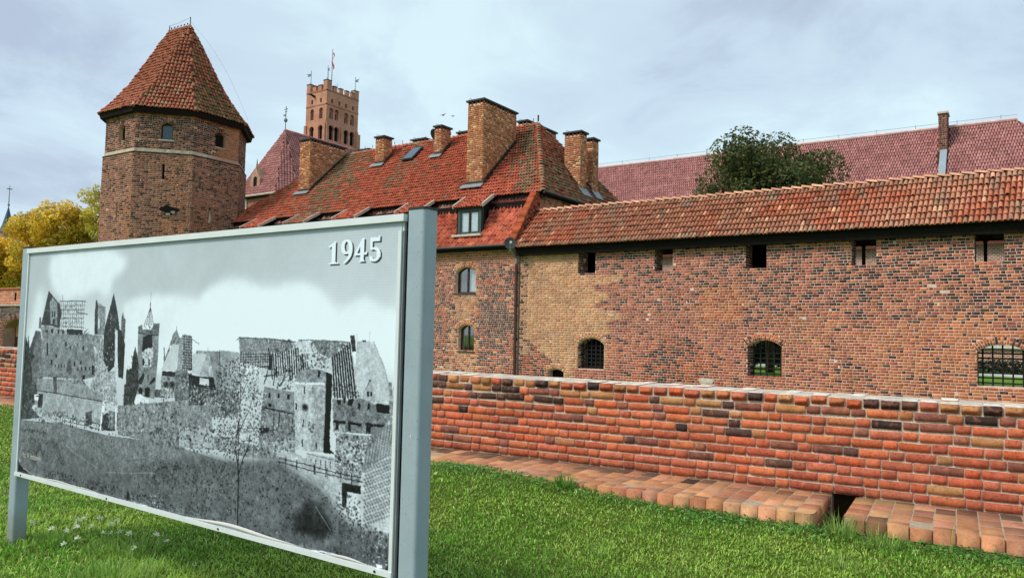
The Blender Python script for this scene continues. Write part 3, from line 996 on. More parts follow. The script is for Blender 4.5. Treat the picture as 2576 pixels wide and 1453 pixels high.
crt.build(curt, 'ridge_tile', 'far_ridge')

# ------------------------------------------------------------------ long house with mansard roof
HX0, HX1 = -49.4, -21.48
house = Thing('castle_house', 'long brick house with steep orange tiled roof, dormers and tall chimneys', 'house', (-34, YW, -1.25))
hfr = Frame((0, YW, 0), (1, 0, 0))
hw = [dict(u0=-25.56, u1=-24.20, v0=3.60, v1=4.72, rise=0.28, ring=0.30), dict(u0=-25.27, u1=-24.21, v0=0.52, v1=1.64, rise=0.26, ring=0.30)]
hw += [dict(u0=-25.56 - 4.6 * k, u1=-24.20 - 4.6 * k, v0=3.60, v1=4.72, rise=0.28, ring=0.30) for k in (1, 2, 3, 4)]
V_, F_ = slab(hfr, [(HX0 + 0.5, -1.25), (HX1, -1.25), (HX1, 5.9), (HX0 + 0.5, 5.9)], [arch_pts(o) for o in hw], 0.0, -0.55)
house.mesh('wall', V_, F_, 'mortar_far')
def house_colour(u, v, head):
    yel = max(math.exp(-((u + 24.9) / 0.85) ** 4) * (1.0 if 1.9 < v < 3.6 else 0.6 if v < 4.9 else 0), 0.85 * math.exp(-((u + 24.9) / 1.1) ** 4) * (v < 0.9))
    q = rng.random()
    if q < yel * 0.8: return pick(YEL) * 0.95
    if v > 5.2: return pick(TAN) * 0.92
    soot = math.exp(-((u + 22.7) / 1.3) ** 2 - ((v - 2.3) / 1.3) ** 2)
    if rng.random() < soot: return pick(DK)
    pd = 0.30 + 0.2 * vnoise((u, v, 9), 0.6)
    q = rng.random()
    if q < pd: return pick(DK)
    if q < pd + 0.3: return pick(RUST) * (1, 0.95, 0.95)
    if q < pd + 0.38: return pick(YEL)
    return pick(PINK)
hb = Pieces(T_FAR, 'brick_far')
lay_bricks(hb, hfr, HX0 + 0.5, HX1, -1.25, 5.52, house_colour, hw, course=0.112, Ls=0.26, Lh=0.126, joint=0.021, depth=0.07)
for o in hw: arch_ring(hb, hfr, o, lambda u, v, h: pick(YEL) if rng.random() < 0.75 else pick(TAN))
for v0, d in ((5.53, 0.05), (5.645, 0.10), (5.76, 0.15)):              # stepped brick cornice
    house.mesh('cornice', *box(HX0 + 0.5, HX1 - 0.02, YW - d, YW + 0.1, v0, v0 + 0.113), 'mortar_far')
    lay_bricks(hb, Frame((0, YW - d, 0), (1, 0, 0)), HX0 + 0.5, HX1 - 0.02, v0, v0 + 0.112, lambda u, v, h: pick(TAN) * (0.85 if rng.random() < 0.7 else 0.55), course=0.112, depth=0.05, proud=0.008)
# right-hand gable wall, seen between the walkway roof and the hip eaves
gfr = Frame((HX1, YW, 0), (0, 1, 0))
house.mesh('wall', *slab(gfr, [(0.56, -1.25), (13.8, -1.25), (13.8, 9.05), (2.3, 9.05), (1.9, 8.3), (0.56, 6.6)], [], 0.0, -0.5), 'mortar_far')
lay_bricks(hb, gfr, 1.4, 13.8, 5.6, 9.02, lambda u, v, h: pick(TAN) if rng.random() < 0.62 else (pick(DK) if rng.random() < 0.5 else pick(PINK)), course=0.112, depth=0.06)
house.mesh('wall', *box(HX0 + 0.5, HX1 - 0.5, YW + 13.3, YW + 13.8, -1.25, 9.05), 'mortar_far')
house.mesh('wall', *box(HX0 + 0.4, HX0 + 0.9, YW + 0.6, YW + 13.3, -1.25, 9.05), 'mortar_far')
house.mesh('dark_room', *box(HX0 + 1.0, HX1 - 0.6, YW + 1.4, YW + 1.5, -1.2, 8.6), 'dark_inside')

# windows in the wall
def sash(thing, o, y, frame_mat, curtain, sill=True):
    um = (o['u0'] + o['u1']) / 2
    out = arch_pts(o); inn = []
    for (u, v) in out:
        inn.append((um + (u - um) * 0.86, o['v0'] + 0.08 + (v - o['v0']) * 0.9))
    fr = Frame((0, y, 0), (1, 0, 0))
    f = thing.mesh('window', *slab(fr, out, [inn], 0.0, -0.07), frame_mat)
    h = o['v1'] - o['v0']
    thing.mesh('mullion', *box(um - 0.045, um + 0.045, y - 0.015, y + 0.06, o['v0'] + 0.06, o['v1'] + o.get('rise', 0) * 0.97), frame_mat, parent=f)
    for a, b in ((o['u0'] + 0.08, um - 0.045), (um + 0.045, o['u1'] - 0.08)):
        pts = [(a, o['v0'] + 0.06), (b, o['v0'] + 0.06), (b, o['v1'] + (o.get('rise', 0) * 0.9 if b < um else 0)), (a, o['v1'] + (0 if a < um else o.get('rise', 0) * 0.9))]
        thing.mesh('pane', *slab(fr, pts, [], -0.03, -0.036), 'glass', parent=f)
    if sill: thing.mesh('sill', *box(o['u0'] - 0.06, o['u1'] + 0.04, y - 0.28, y + 0.02, o['v0'] - 0.07, o['v0'] - 0.005), 'slate_cap', parent=f)
    if curtain:
        a, b = curtain
        n = 26
        us = np.linspace(a, b, n)
        V = [(u, y + 0.13 + 0.02 * math.sin(i * 1.9), z) for z in (o['v0'] + 0.02, o['v1'] + o.get('rise', 0)) for i, u in enumerate(us)]
        F = [(i, i + 1, n + i + 1, n + i) for i in range(n - 1)]
        thing.mesh('curtain', V, F, 'curtain', parent=f, smooth=True)
    return f
sash(house, hw[0], YW + 0.22, 'frame_brown', (-24.85, -24.3))
sash(house, hw[1], YW + 0.22, 'frame_brown', None)
for o in hw[2:]: sash(house, o, YW + 0.22, 'frame_brown', None)

# roofs
ORG = PAL((194, 102, 76), (188, 96, 72), (200, 108, 82), (182, 90, 68), (194, 104, 80), (196, 100, 74))
MOSS = PAL((138, 110, 82), (150, 116, 88), (126, 104, 78), (160, 128, 100))
def house_tile(c):
    m = vnoise((c[0] * 1.0, c[1] * 0.35, 5), 0.33)
    left = sstep(-39, -45, c[0]); up = (c[2] - 9) / 6
    patch = math.exp(-((c[0] + 40.3 + (up - 0.4) * 2.2) / 1.8) ** 2) * 0.75 + 0.6 * math.exp(-((c[0] + 33.4 + up * 2) / 0.8) ** 2) * (up > 0.3)
    near = 0.6 * math.exp(-((c[0] + 22.3 + up * 4.0) / 0.8) ** 2)
    q = rng.random()
    if q < 0.03 + 0.3 * sstep(0.58, 0.75, m) * (0.4 + up) + patch + near + 0.5 * left * up: return pick(MOSS)
    if q > 0.94: return pick(ORG) * 0.8
    return pick(ORG)
FE_Y, FE_Z = 33.81, 9.12
RY, RZ = 39.82, 14.83
RX0, RX1 = -43.4, -25.46
EX0, EX1, BY = HX0, -21.2, 45.8
def ro(x, y, z): return np.array([x, y, z], float)
shell_V = [ro(EX0, FE_Y, FE_Z), ro(EX1, FE_Y, FE_Z), ro(EX1, BY, FE_Z), ro(EX0, BY, FE_Z), ro(RX0, RY, RZ), ro(RX1, RY, RZ)]
roof = house.mesh('roof', shell_V, [(0, 1, 5, 4), (1, 2, 5), (2, 3, 4, 5), (3, 0, 4), (3, 2, 1, 0)], 'roof_shell')
slope = (ro(0, RY, RZ) - ro(0, FE_Y, FE_Z)); SL = np.linalg.norm(slope); su = slope / SL
# chimneys standing on the front slope: x0,x1,y0,y1,top
CH = dict(big=(-27.15, -26.0, 34.75, 38.15, 15.15), left=(-43.55, -42.45, 36.05, 39.4, 15.2), mid=(-37.83, -37.02, 37.93, 38.75, 15.1), mid2=(-32.45, -31.86, 37.98, 38.95, 15.15))
sky_x, sky_y = (-35.1, -34.25), (37.9, 38.95)
def on_front(c):
    for x0, x1, y0, y1, _ in CH.values():
        if x0 - 0.05 < c[0] < x1 + 0.05 and y0 - 0.1 < c[1] < y1: return True
    return sky_x[0] < c[0] < sky_x[1] and sky_y[0] < c[1] < sky_y[1]
NR = 25
ht = Pieces(T_TILE_FAR, 'tile')
roof_face(ht, line_rows(shell_V[0], shell_V[4], NR), line_rows(shell_V[1], shell_V[5], NR), 0.185, house_tile, hgt=0.18, overlap=1.22, width=0.84, skip=on_front, sag=0.03)
def hip_tile(c):
    up = (c[2] - 9) / 6
    q = rng.random()
    if q < 0.72 - 0.6 * sstep(0.4, 0.85, up): return pick(MOSS)
    return pick(ORG) * (0.85, 0.95, 0.95)
roof_face(ht, line_rows(shell_V[1], shell_V[5], NR), line_rows(shell_V[2], shell_V[5], NR), 0.19, hip_tile, hgt=0.15, sag=0.05)
roof_face(ht, line_rows(shell_V[3], shell_V[4], NR), line_rows(shell_V[0], shell_V[4], NR), 0.19, hip_tile, hgt=0.15)
# catslides: the main roof runs on down over each dormer
cat_x = [-24.82, -29.15, -34.4, -39.0, -43.5]
CW, SK, CE_Y, CE_Z = 0.96, 0.62, 31.93, 8.26
for cx in cat_x:
    a = ro(cx - CW - SK, FE_Y, FE_Z); b = ro(cx + CW - SK, FE_Y, FE_Z)
    a0, b0 = ro(cx - CW, CE_Y, CE_Z), ro(cx + CW, CE_Y, CE_Z)
    cs = (a - a0); csu = cs / np.linalg.norm(cs); n_ = np.cross([1, 0, 0], csu); n_ /= np.linalg.norm(n_)
    V_ = np.array([a0, b0, b + csu * 0.1, a + csu * 0.1]); V_ = np.vstack([V_, V_ - n_ * 0.08])
    house.mesh('dormer_roof', V_, [(0, 1, 2, 3), (7, 6, 5, 4), (0, 4, 5, 1), (1, 5, 6, 2), (2, 6, 7, 3), (3, 7, 4, 0)], 'roof_shell')
    roof_face(ht, line_rows(a0, a, 6), line_rows(b0, b, 6), 0.175, house_tile, hgt=0.15, overlap=1.25, sag=0.05)
    for s in (-1, 1):                                                  # mortared verge strips
        p = (a0 + a) / 2 + ro(CW + s * (CW + 0.04), 0, 0)
        house.mesh('verge', *obox(p + n_ * 0.03, (0.10, 0, 0), cs * 1.01, n_ * 0.17), 'verge')
ht.build(house, 'roof_tile', 'tiled_roof', limit=200)
house.mesh('eaves_board', *box(EX0 + 1.2, EX1 - 0.1, FE_Y + 0.1, FE_Y + 0.3, FE_Z - 0.3, FE_Z - 0.04), 'dark_wood')
house.mesh('gutter', *tube([(EX1 + 0.02, FE_Y + 0.02, FE_Z - 0.03), (EX1 + 0.06, BY, FE_Z - 0.03)], 0.085, 6), 'dark_metal')
house.mesh('soffit', *box(HX1 - 0.05, EX1 - 0.02, FE_Y + 0.1, BY - 0.2, FE_Z - 0.18, FE_Z - 0.05), 'dark_wood')
hr = Pieces(T_TILE, 'tile')
mossy = lambda c: pick(MOSS) * 1.25 if rng.random() < 0.75 else pick(ORG) * 0.85
ridge_tiles(hr, shell_V[1] + (0, 0, 0.12), shell_V[5] + (0, 0, 0.12), 0.36, 0.34, mossy, hgt=0.24, n_out=(0.5, -0.6, 1))
ridge_tiles(hr, shell_V[2] + (0, 0, 0.10), shell_V[5] + (0, 0, 0.12), 0.36, 0.30, mossy, hgt=0.2, n_out=(0.5, 0.6, 1))
ridge_tiles(hr, shell_V[0] + (0, 0, 0.10), shell_V[4] + (0, 0, 0.10), 0.36, 0.30, mossy, hgt=0.2, n_out=(-0.5, -0.6, 1))
ridge_tiles(hr, shell_V[4] + (0, 0, 0.08), shell_V[5] + (0, 0, 0.08), 0.36, 0.30, lambda c: pick(ORG) * 0.85 if rng.random() < 0.5 else pick(MOSS), hgt=0.22)
hr.build(house, 'ridge_tile', 'far_ridge')
house.mesh('finial', *tube([shell_V[5] + (0, 0, 0.1), shell_V[5] + (0, 0, 0.5)], 0.05, 6), 'dark_metal')
for k in range(24):                                                    # little hooks standing on the ridge
    p = shell_V[4] + (shell_V[5] - shell_V[4]) * (k + 0.5) / 24
    house.mesh('ridge_hook', *tube([p + (0, 0, 0.15), p + (0, 0, 0.34)], 0.025, 4), 'dark_metal')

# mansard slope over the front wall
MB, MT = ro(0, 31.52, 6.02), ro(0, 34.0, 8.86)
house.mesh('mansard_deck', *sheet(HX0 + 1.0, HX1 - 0.25, MB, MT, 0.05), 'roof_shell')
mt_ = Pieces(T_WAVE, 'tile')
dorm = [(cx - 0.86, cx + 0.86) for cx in cat_x]
def in_dormer(c): return any(a < c[0] + SK * (c[1] - 32.1) / 1.7 < b for a, b in dorm) and c[2] > 6.72
MAN = PAL((190, 96, 72), (182, 90, 68), (196, 106, 80), (170, 82, 64), (186, 100, 78))
def man_tile(c):
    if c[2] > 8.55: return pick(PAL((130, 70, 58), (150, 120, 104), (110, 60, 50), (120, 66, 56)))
    if c[2] < 6.3 and rng.random() < 0.4: return pick(MAN) * 0.75
    return pick(MAN) * (0.86 + 0.28 * vnoise(c, 0.9))
roof_face(mt_, line_rows((HX0 + 1.0, *MB[1:]), (HX0 + 1.0, *MT[1:]), 10), line_rows((HX1 - 0.3, *MB[1:]), (HX1 - 0.3, *MT[1:]), 10), 0.225, man_tile, hgt=0.12, overlap=1.18, width=1.03, skip=in_dormer, sag=0.08)
mt_.build(house, 'pantile', 'mansard_tiles', limit=100)
# brick verge closing the mansard's right end, stepping with the slope
VT = ro(0, 33.56, 8.93)
mu = (VT - MB) / np.linalg.norm(VT - MB); mn = np.cross([1, 0, 0], mu)
ML = np.linalg.norm(VT - MB)
V_ = [ro(HX1 + 0.02, YW - 0.12, 5.9), ro(HX1 + 0.02, YW + 1.9, 5.9), ro(HX1 + 0.02, YW + 1.9, 9.0), (ro(HX1 + 0.02, 0, 0) + VT + mn * 0.10), (ro(HX1 + 0.02, 0, 0) + MB + mn * 0.10)]
V_ = np.array(V_ + [q - (0.32, 0, 0) for q in V_])
house.mesh('verge_wall', V_, [(0, 1, 2, 3, 4), (9, 8, 7, 6, 5)] + [(i, i + 5, (i + 1) % 5 + 5, (i + 1) % 5) for i in range(5)], 'brick_far', tint=lin(120, 70, 56))
for k in range(30):
    c = MB + mu * ML * (k + 0.5) / 30 + mn * (0.13 + rng.normal(0, 0.006)) + ro(HX1 - 0.12 + rng.normal(0, 0.01), 0, 0)
    hb.add(c, ro(0.36, 0, 0), -mn * 0.09, mu * (ML / 30 - 0.014), pick(RUST) * (1.0 if rng.random() < 0.7 else 0.6))
vfr = Frame((HX1 + 0.03, YW, 0), (0, 1, 0))
lay_bricks(hb, vfr, -0.1, 1.9, 5.9, 8.95, lambda u, v, h: pick(RUST) if rng.random() < 0.5 else pick(DK), course=0.112, depth=0.05,
           edge=lambda v: (max(-0.1, MB[1] - YW + (v - MB[2]) / (VT[2] - MB[2]) * (VT[1] - MB[1])) + 0.05, 1.9))
hb.build(house, 'brick', 'brickwork', limit=170)
house.mesh('gutter', *tube([(HX0 + 1.0, 31.44, 5.99), (HX1 + 0.05, 31.44, 5.99)], 0.075, 6), 'dark_metal')
house.mesh('eaves_board', *box(HX0 + 1.0, HX1, 31.56, 31.84, 5.80, 5.97), 'dark_wood')

# dormer windows
for i, cx in enumerate(cat_x):
    yf = 32.12
    z0, z1 = 6.80, 8.22
    def cheek(x):
        P_ = [(x, yf, z0), (x, yf, CE_Z - 0.02), (x - SK * 0.93, FE_Y - 0.1, FE_Z - 0.1), (x - SK * 0.9, FE_Y - 0.2, z0)]
        V = np.array(P_ + [(q[0] - 0.06, q[1], q[2]) for q in P_])
        return V, [(0, 3, 2, 1), (4, 5, 6, 7), (0, 1, 5, 4), (1, 2, 6, 5), (2, 3, 7, 6), (3, 0, 4, 7)]
    V_, F_ = join(cheek(cx - 0.80), cheek(cx + 0.86))
    d = house.mesh('dormer', *join(box(cx - 0.86, cx - 0.62, yf, yf + 0.1, z0, z1), box(cx + 0.62, cx + 0.86, yf, yf + 0.1, z0, z1), box(cx - 0.62, cx + 0.62, yf, yf + 0.1, 8.02, z1), box(cx - 0.62, cx + 0.62, yf, yf + 0.1, z0, 6.86)), 'frame_green')
    house.mesh('dormer_cheek', V_, F_, 'dark_wood', parent=d)
    house.mesh('dormer_back', *box(cx - 0.95, cx + 0.70, yf + 0.75, yf + 0.8, z0, z1), 'dark_inside', parent=d)
    house.mesh('apron', *box(cx - 0.98, cx + 0.98, yf - 0.30, yf + 0.0, z0 - 0.16, z0 - 0.04), 'verge', parent=d)
    o = dict(u0=cx - 0.62, u1=cx + 0.62, v0=6.86, v1=8.02, rise=0)
    fr_ = Frame((0, yf + 0.03, 0), (1, 0, 0))
    inn = [(o['u0'] + 0.07, o['v0'] + 0.07), (o['u1'] - 0.07, o['v0'] + 0.07), (o['u1'] - 0.07, o['v1'] - 0.06), (o['u0'] + 0.07, o['v1'] - 0.06)]
    w = house.mesh('window', *slab(fr_, arch_pts(o), [inn], 0.0, -0.06), 'frame_green', label='green-framed dormer window with pale curtains' if i == 0 else None)
    house.mesh('mullion', *box(cx - 0.05, cx + 0.05, yf, yf + 0.08, 6.88, 8.0), 'frame_brown', parent=w)
    for a, b in ((o['u0'] + 0.07, cx - 0.05), (cx + 0.05, o['u1'] - 0.07)):
        house.mesh('pane', *box(a, b, yf + 0.055, yf + 0.06, 6.93, 7.96), 'glass', parent=w)
        n = 18
        us = np.linspace(a, b, n)
        V_ = [(u, yf + 0.11 + 0.012 * math.sin(j * 1.7), z) for z in (6.9, 8.0) for j, u in enumerate(us)]
        house.mesh('curtain', V_, [(j, j + 1, n + j + 1, n + j) for j in range(n - 1)], 'curtain', parent=w, smooth=True)

# chimneys
CHB = PAL((196, 134, 92), (188, 124, 82), (202, 144, 102), (180, 114, 76), (192, 130, 90), (172, 108, 74))
CHB_D = PAL((160, 100, 68), (150, 92, 64))
CHB_L = PAL((222, 186, 140), (214, 172, 124))
def chimney(x0, x1, y0, y1, zb, zt, limit, slot_n, base_line=True):
    ch = house.mesh('chimney', *box(x0 + 0.012, x1 - 0.012, y0 + 0.012, y1 - 0.012, zb, zt - 0.24), mat='mortar_far')
    P = Pieces(T_FAR, 'brick_far')
    col = lambda u, v, h: pick(CHB_L) if rng.random() < 0.10 else pick(CHB_D) if rng.random() < 0.2 else pick(CHB)
    for fr, w in ((Frame((x0, y0, 0), (1, 0, 0)), x1 - x0), (Frame((x1, y0, 0), (0, 1, 0)), y1 - y0), (Frame((x1, y1, 0), (-1, 0, 0)), x1 - x0), (Frame((x0, y1, 0), (0, -1, 0)), y1 - y0)):
        lay_bricks(P, fr, 0, w, zb, zt - 0.30, col, course=0.115, Ls=0.24, Lh=0.115, joint=0.018, depth=0.06, proud=0.008)
        m = max(2, int(round(w / 0.30)))                               # flue slots: short piers under the cap
        for k in range(m + 1):
            if slot_n and k % slot_n == 0 and 0 < k < m: wd = 0.22
            else: wd = 0.10
            u = min(max(k * w / m, 0.06), w - 0.06)
            P.add(fr.p(u, zt - 0.20, -0.05), wd * fr.eu, -0.1 * fr.n, 0.2 * fr.ev, pick(CHB_D))
    P.build(house, 'brick', 'chimney_brickwork', parent=ch, limit=limit)
    house.mesh('flue_top', *box(x0 + 0.2, x1 - 0.2, y0 + 0.2, y1 - 0.2, zt - 0.3, zt - 0.1), 'dark_inside', parent=ch)
    house.mesh('cap', *box(x0 - 0.1, x1 + 0.1, y0 - 0.1, y1 + 0.1, zt - 0.10, zt), 'slate_cap', parent=ch)
    pts = []
    for q in np.linspace(0, 1, 5): pts.append((x0 + 0.1, y0 + (y1 - y0) * q, zt + 0.13))
    house.mesh('lightning_rod', *tube([(x0 + 0.1, y0 - 0.05, zt)] + pts + [(x0 + 0.1, y1, zt)], 0.014, 4), 'zinc', parent=ch)
    return ch
n_f = np.cross([1, 0, 0], su)
def front_z(y): return FE_Z + (y - FE_Y) * (RZ - FE_Z) / (RY - FE_Y)
for nm, lim, sl in (('big', 60, 4), ('left', 25, 3), ('mid', 10, 2), ('mid2', 10, 2)):
    x0, x1, y0, y1, zt = CH[nm]
    ch = chimney(x0, x1, y0, y1, front_z(y0) - 0.25, zt, lim, sl)
    # lead apron below and flashing up the side
    a = ro((x0 + x1) / 2, y0 - 0.16, front_z(y0 - 0.16)) + n_f * 0.17
    house.mesh('flashing', *obox(a, (x1 - x0 + 0.4, 0, 0), su * 0.36, n_f * 0.03), 'zinc', parent=ch)
    ye = min(y1, RY)
    p0, p1 = ro(x1 + 0.07, y0, front_z(y0)), ro(x1 + 0.07, ye, front_z(ye))
    house.mesh('flashing', *obox((p0 + p1) / 2 + n_f * 0.15, (0.14, 0, 0), p1 - p0, n_f * 0.06), 'dark_metal', parent=ch)
    house.mesh('flashing', *box(x0 - 0.01, x1 + 0.02, y0 - 0.02, y0 + 0.02, front_z(y0) + 0.02, front_z(y0) + 0.28), 'dark_metal', parent=ch)
def hip_z(x): return FE_Z + (EX1 - x) * (RZ - FE_Z) / (EX1 - RX1)
for x0, x1, y0, y1, zt, lim in ((-23.06, -21.95, 39.1, 39.85, 13.72, 12), (-22.78, -22.02, 40.8, 41.5, 13.68, 8)):
    ch = chimney(x0, x1, y0, y1, hip_z(x1) - 0.3, zt, lim, 0)
    house.mesh('flashing', *obox((x1 + 0.15, (y0 + y1) / 2, hip_z(x1 + 0.15) + 0.14), np.array([0.45, 0, -0.45 * 1.34]), (0, 0.95, 0), np.array([0.024, 0, 0.018])), 'zinc', parent=ch)
    house.mesh('flashing', *obox(((x0 + x1) / 2, y0 - 0.04, (hip_z(x0) + hip_z(x1)) / 2 + 0.14), np.array([x1 - x0, 0, -(x1 - x0) * 1.34]), (0, 0.1, 0), np.array([0.03, 0, 0.022])), 'dark_metal', parent=ch)
# low stacks just showing over the ridge
for x0, x1, y0, y1, zt in ((-27.65, -26.95, 40.8, 44.5, 15.5), (-32.75, -31.9, 40.8, 41.6, 15.42), (-36.6, -35.4, 40.4, 41.3, 15.3), (-42.2, -41.0, 40.4, 41.2, 15.2)):
    chimney(x0, x1, y0, y1, 11.0, zt, 0, 2)
# skylight
a = ro((sky_x[0] + sky_x[1]) / 2, (sky_y[0] + sky_y[1]) / 2, front_z((sky_y[0] + sky_y[1]) / 2)) + n_f * 0.16
ln_ = np.linalg.norm(ro(0, sky_y[1], front_z(sky_y[1])) - ro(0, sky_y[0], front_z(sky_y[0])))
sk = house.mesh('skylight', *obox(a - n_f * 0.06, (sky_x[1] - sky_x[0] + 0.08, 0, 0), su * (ln_ + 0.08), n_f * 0.2), 'dark_metal')
house.mesh('pane', *obox(a + n_f * 0.05, (sky_x[1] - sky_x[0] - 0.06, 0, 0), su * (ln_ - 0.1), n_f * 0.03), 'dark_glass', parent=sk)
# satellite dishes
def dish(c, aim, r, mast):
    aim = np.asarray(aim, float); aim /= np.linalg.norm(aim)
    a = np.cross(aim, [0, 0, 1]); a /= np.linalg.norm(a); b = np.cross(a, aim)
    V, F = [np.asarray(c, float) - aim * r * 0.22], []
    n = 20
    for j, q in enumerate((0.5, 1.0)):
        for k in range(n):
            th = 2 * math.pi * k / n
            V.append(np.asarray(c) + r * q * (math.cos(th) * a + 1.1 * math.sin(th) * b) - aim * r * 0.22 * (1 - q * q))
    F += [(0, 1 + k, 1 + (k + 1) % n) for k in range(n)]
    F += [(1 + k, 1 + n + k, 1 + n + (k + 1) % n, 1 + (k + 1) % n) for k in range(n)]
    d = house.mesh('satellite_dish', V, F, 'slate_cap', smooth=True)
    house.mesh('feed_arm', *tube([np.asarray(c) - b * r, np.asarray(c) + aim * r * 0.9 - b * r * 0.2], 0.02, 5), 'zinc', parent=d)
    house.mesh('feed_horn', *obox(np.asarray(c) + aim * r * 0.9 - b * r * 0.2, a * 0.1, b * 0.1, aim * 0.14), 'frame_white', parent=d)
    house.mesh('mast', *tube(mast, 0.03, 6), 'zinc', parent=d)
dish((-21.46, 31.18, 6.03), (0.62, -0.75, 0.25), 0.30, [(-21.46, 31.6, 5.8), (-21.46, 31.3, 5.85), (-21.46, 31.2, 6.0)])
dish((-32.9, 38.6, 14.75), (0.92, -0.22, 0.25), 0.42, [(-33.05, 38.6, 13.6), (-33.0, 38.6, 14.7)])
# downpipe with hopper, elbows and brackets
dp = house.mesh('downpipe', *tube([(-21.52, YW - 0.14, 5.05), (-21.51, YW - 0.14, -1.2)], 0.075, 8), 'brown_pipe')
house.mesh('elbow', *tube([(-21.6, 31.44, 5.95), (-21.62, 31.47, 5.72), (-21.55, 31.72, 5.48), (-21.52, YW - 0.14, 5.36), (-21.52, YW - 0.14, 5.0)], 0.07, 8), 'zinc', parent=dp)
for z in (4.6, 2.9, 1.2):
    house.mesh('bracket', *box(-21.62, -21.42, YW - 0.22, YW, z, z + 0.05), 'dark_metal', parent=dp)

# ------------------------------------------------------------------ octagonal tower
TC = np.array([-52.65, 32.18, 0.0])
TW = Thing('octagonal_tower', 'octagonal brick tower with pale band and steep tiled roof', 'tower', TC + (0, 0, -1.25))
def oct_pts(r, z, ph=24): return [TC + (r * math.cos(math.radians(ph + 45 * k)), r * math.sin(math.radians(ph + 45 * k)), z) for k in range(8)]
R_UP, R_LO = 4.9, 5.02
TB = PAL((158, 106, 86), (144, 96, 80), (168, 116, 92), (132, 90, 78), (150, 102, 84))
TDK = PAL((74, 54, 50), (62, 47, 44), (88, 62, 56))
TOR = PAL((168, 104, 70), (176, 114, 78))
def tow_colour(face, upper):
    def f(u, v, head):
        pd = (0.55 if upper else 0.20) + 0.25 * (vnoise((u + 10 * face, v, 3), 0.35) - 0.5)
        if upper and face == 7 and u > 2.0: return pick(TOR)
        orange = sstep(0.55, 0.75, vnoise((u + 7 * face, v, 11), 0.3)) * 0.7
        if face == 6 and 9.5 < v < 13 and u > 2.2: orange += 0.35
        if face == 7 and not upper and v > 11: pd += 0.15
        q = rng.random()
        if q < pd * (1.25 if head else 0.9): return pick(TDK)
        if rng.random() < orange: return pick(TOR) * 0.95
        return pick(TB)
    return f
tb = Pieces(T_TOW, 'brick_tower')
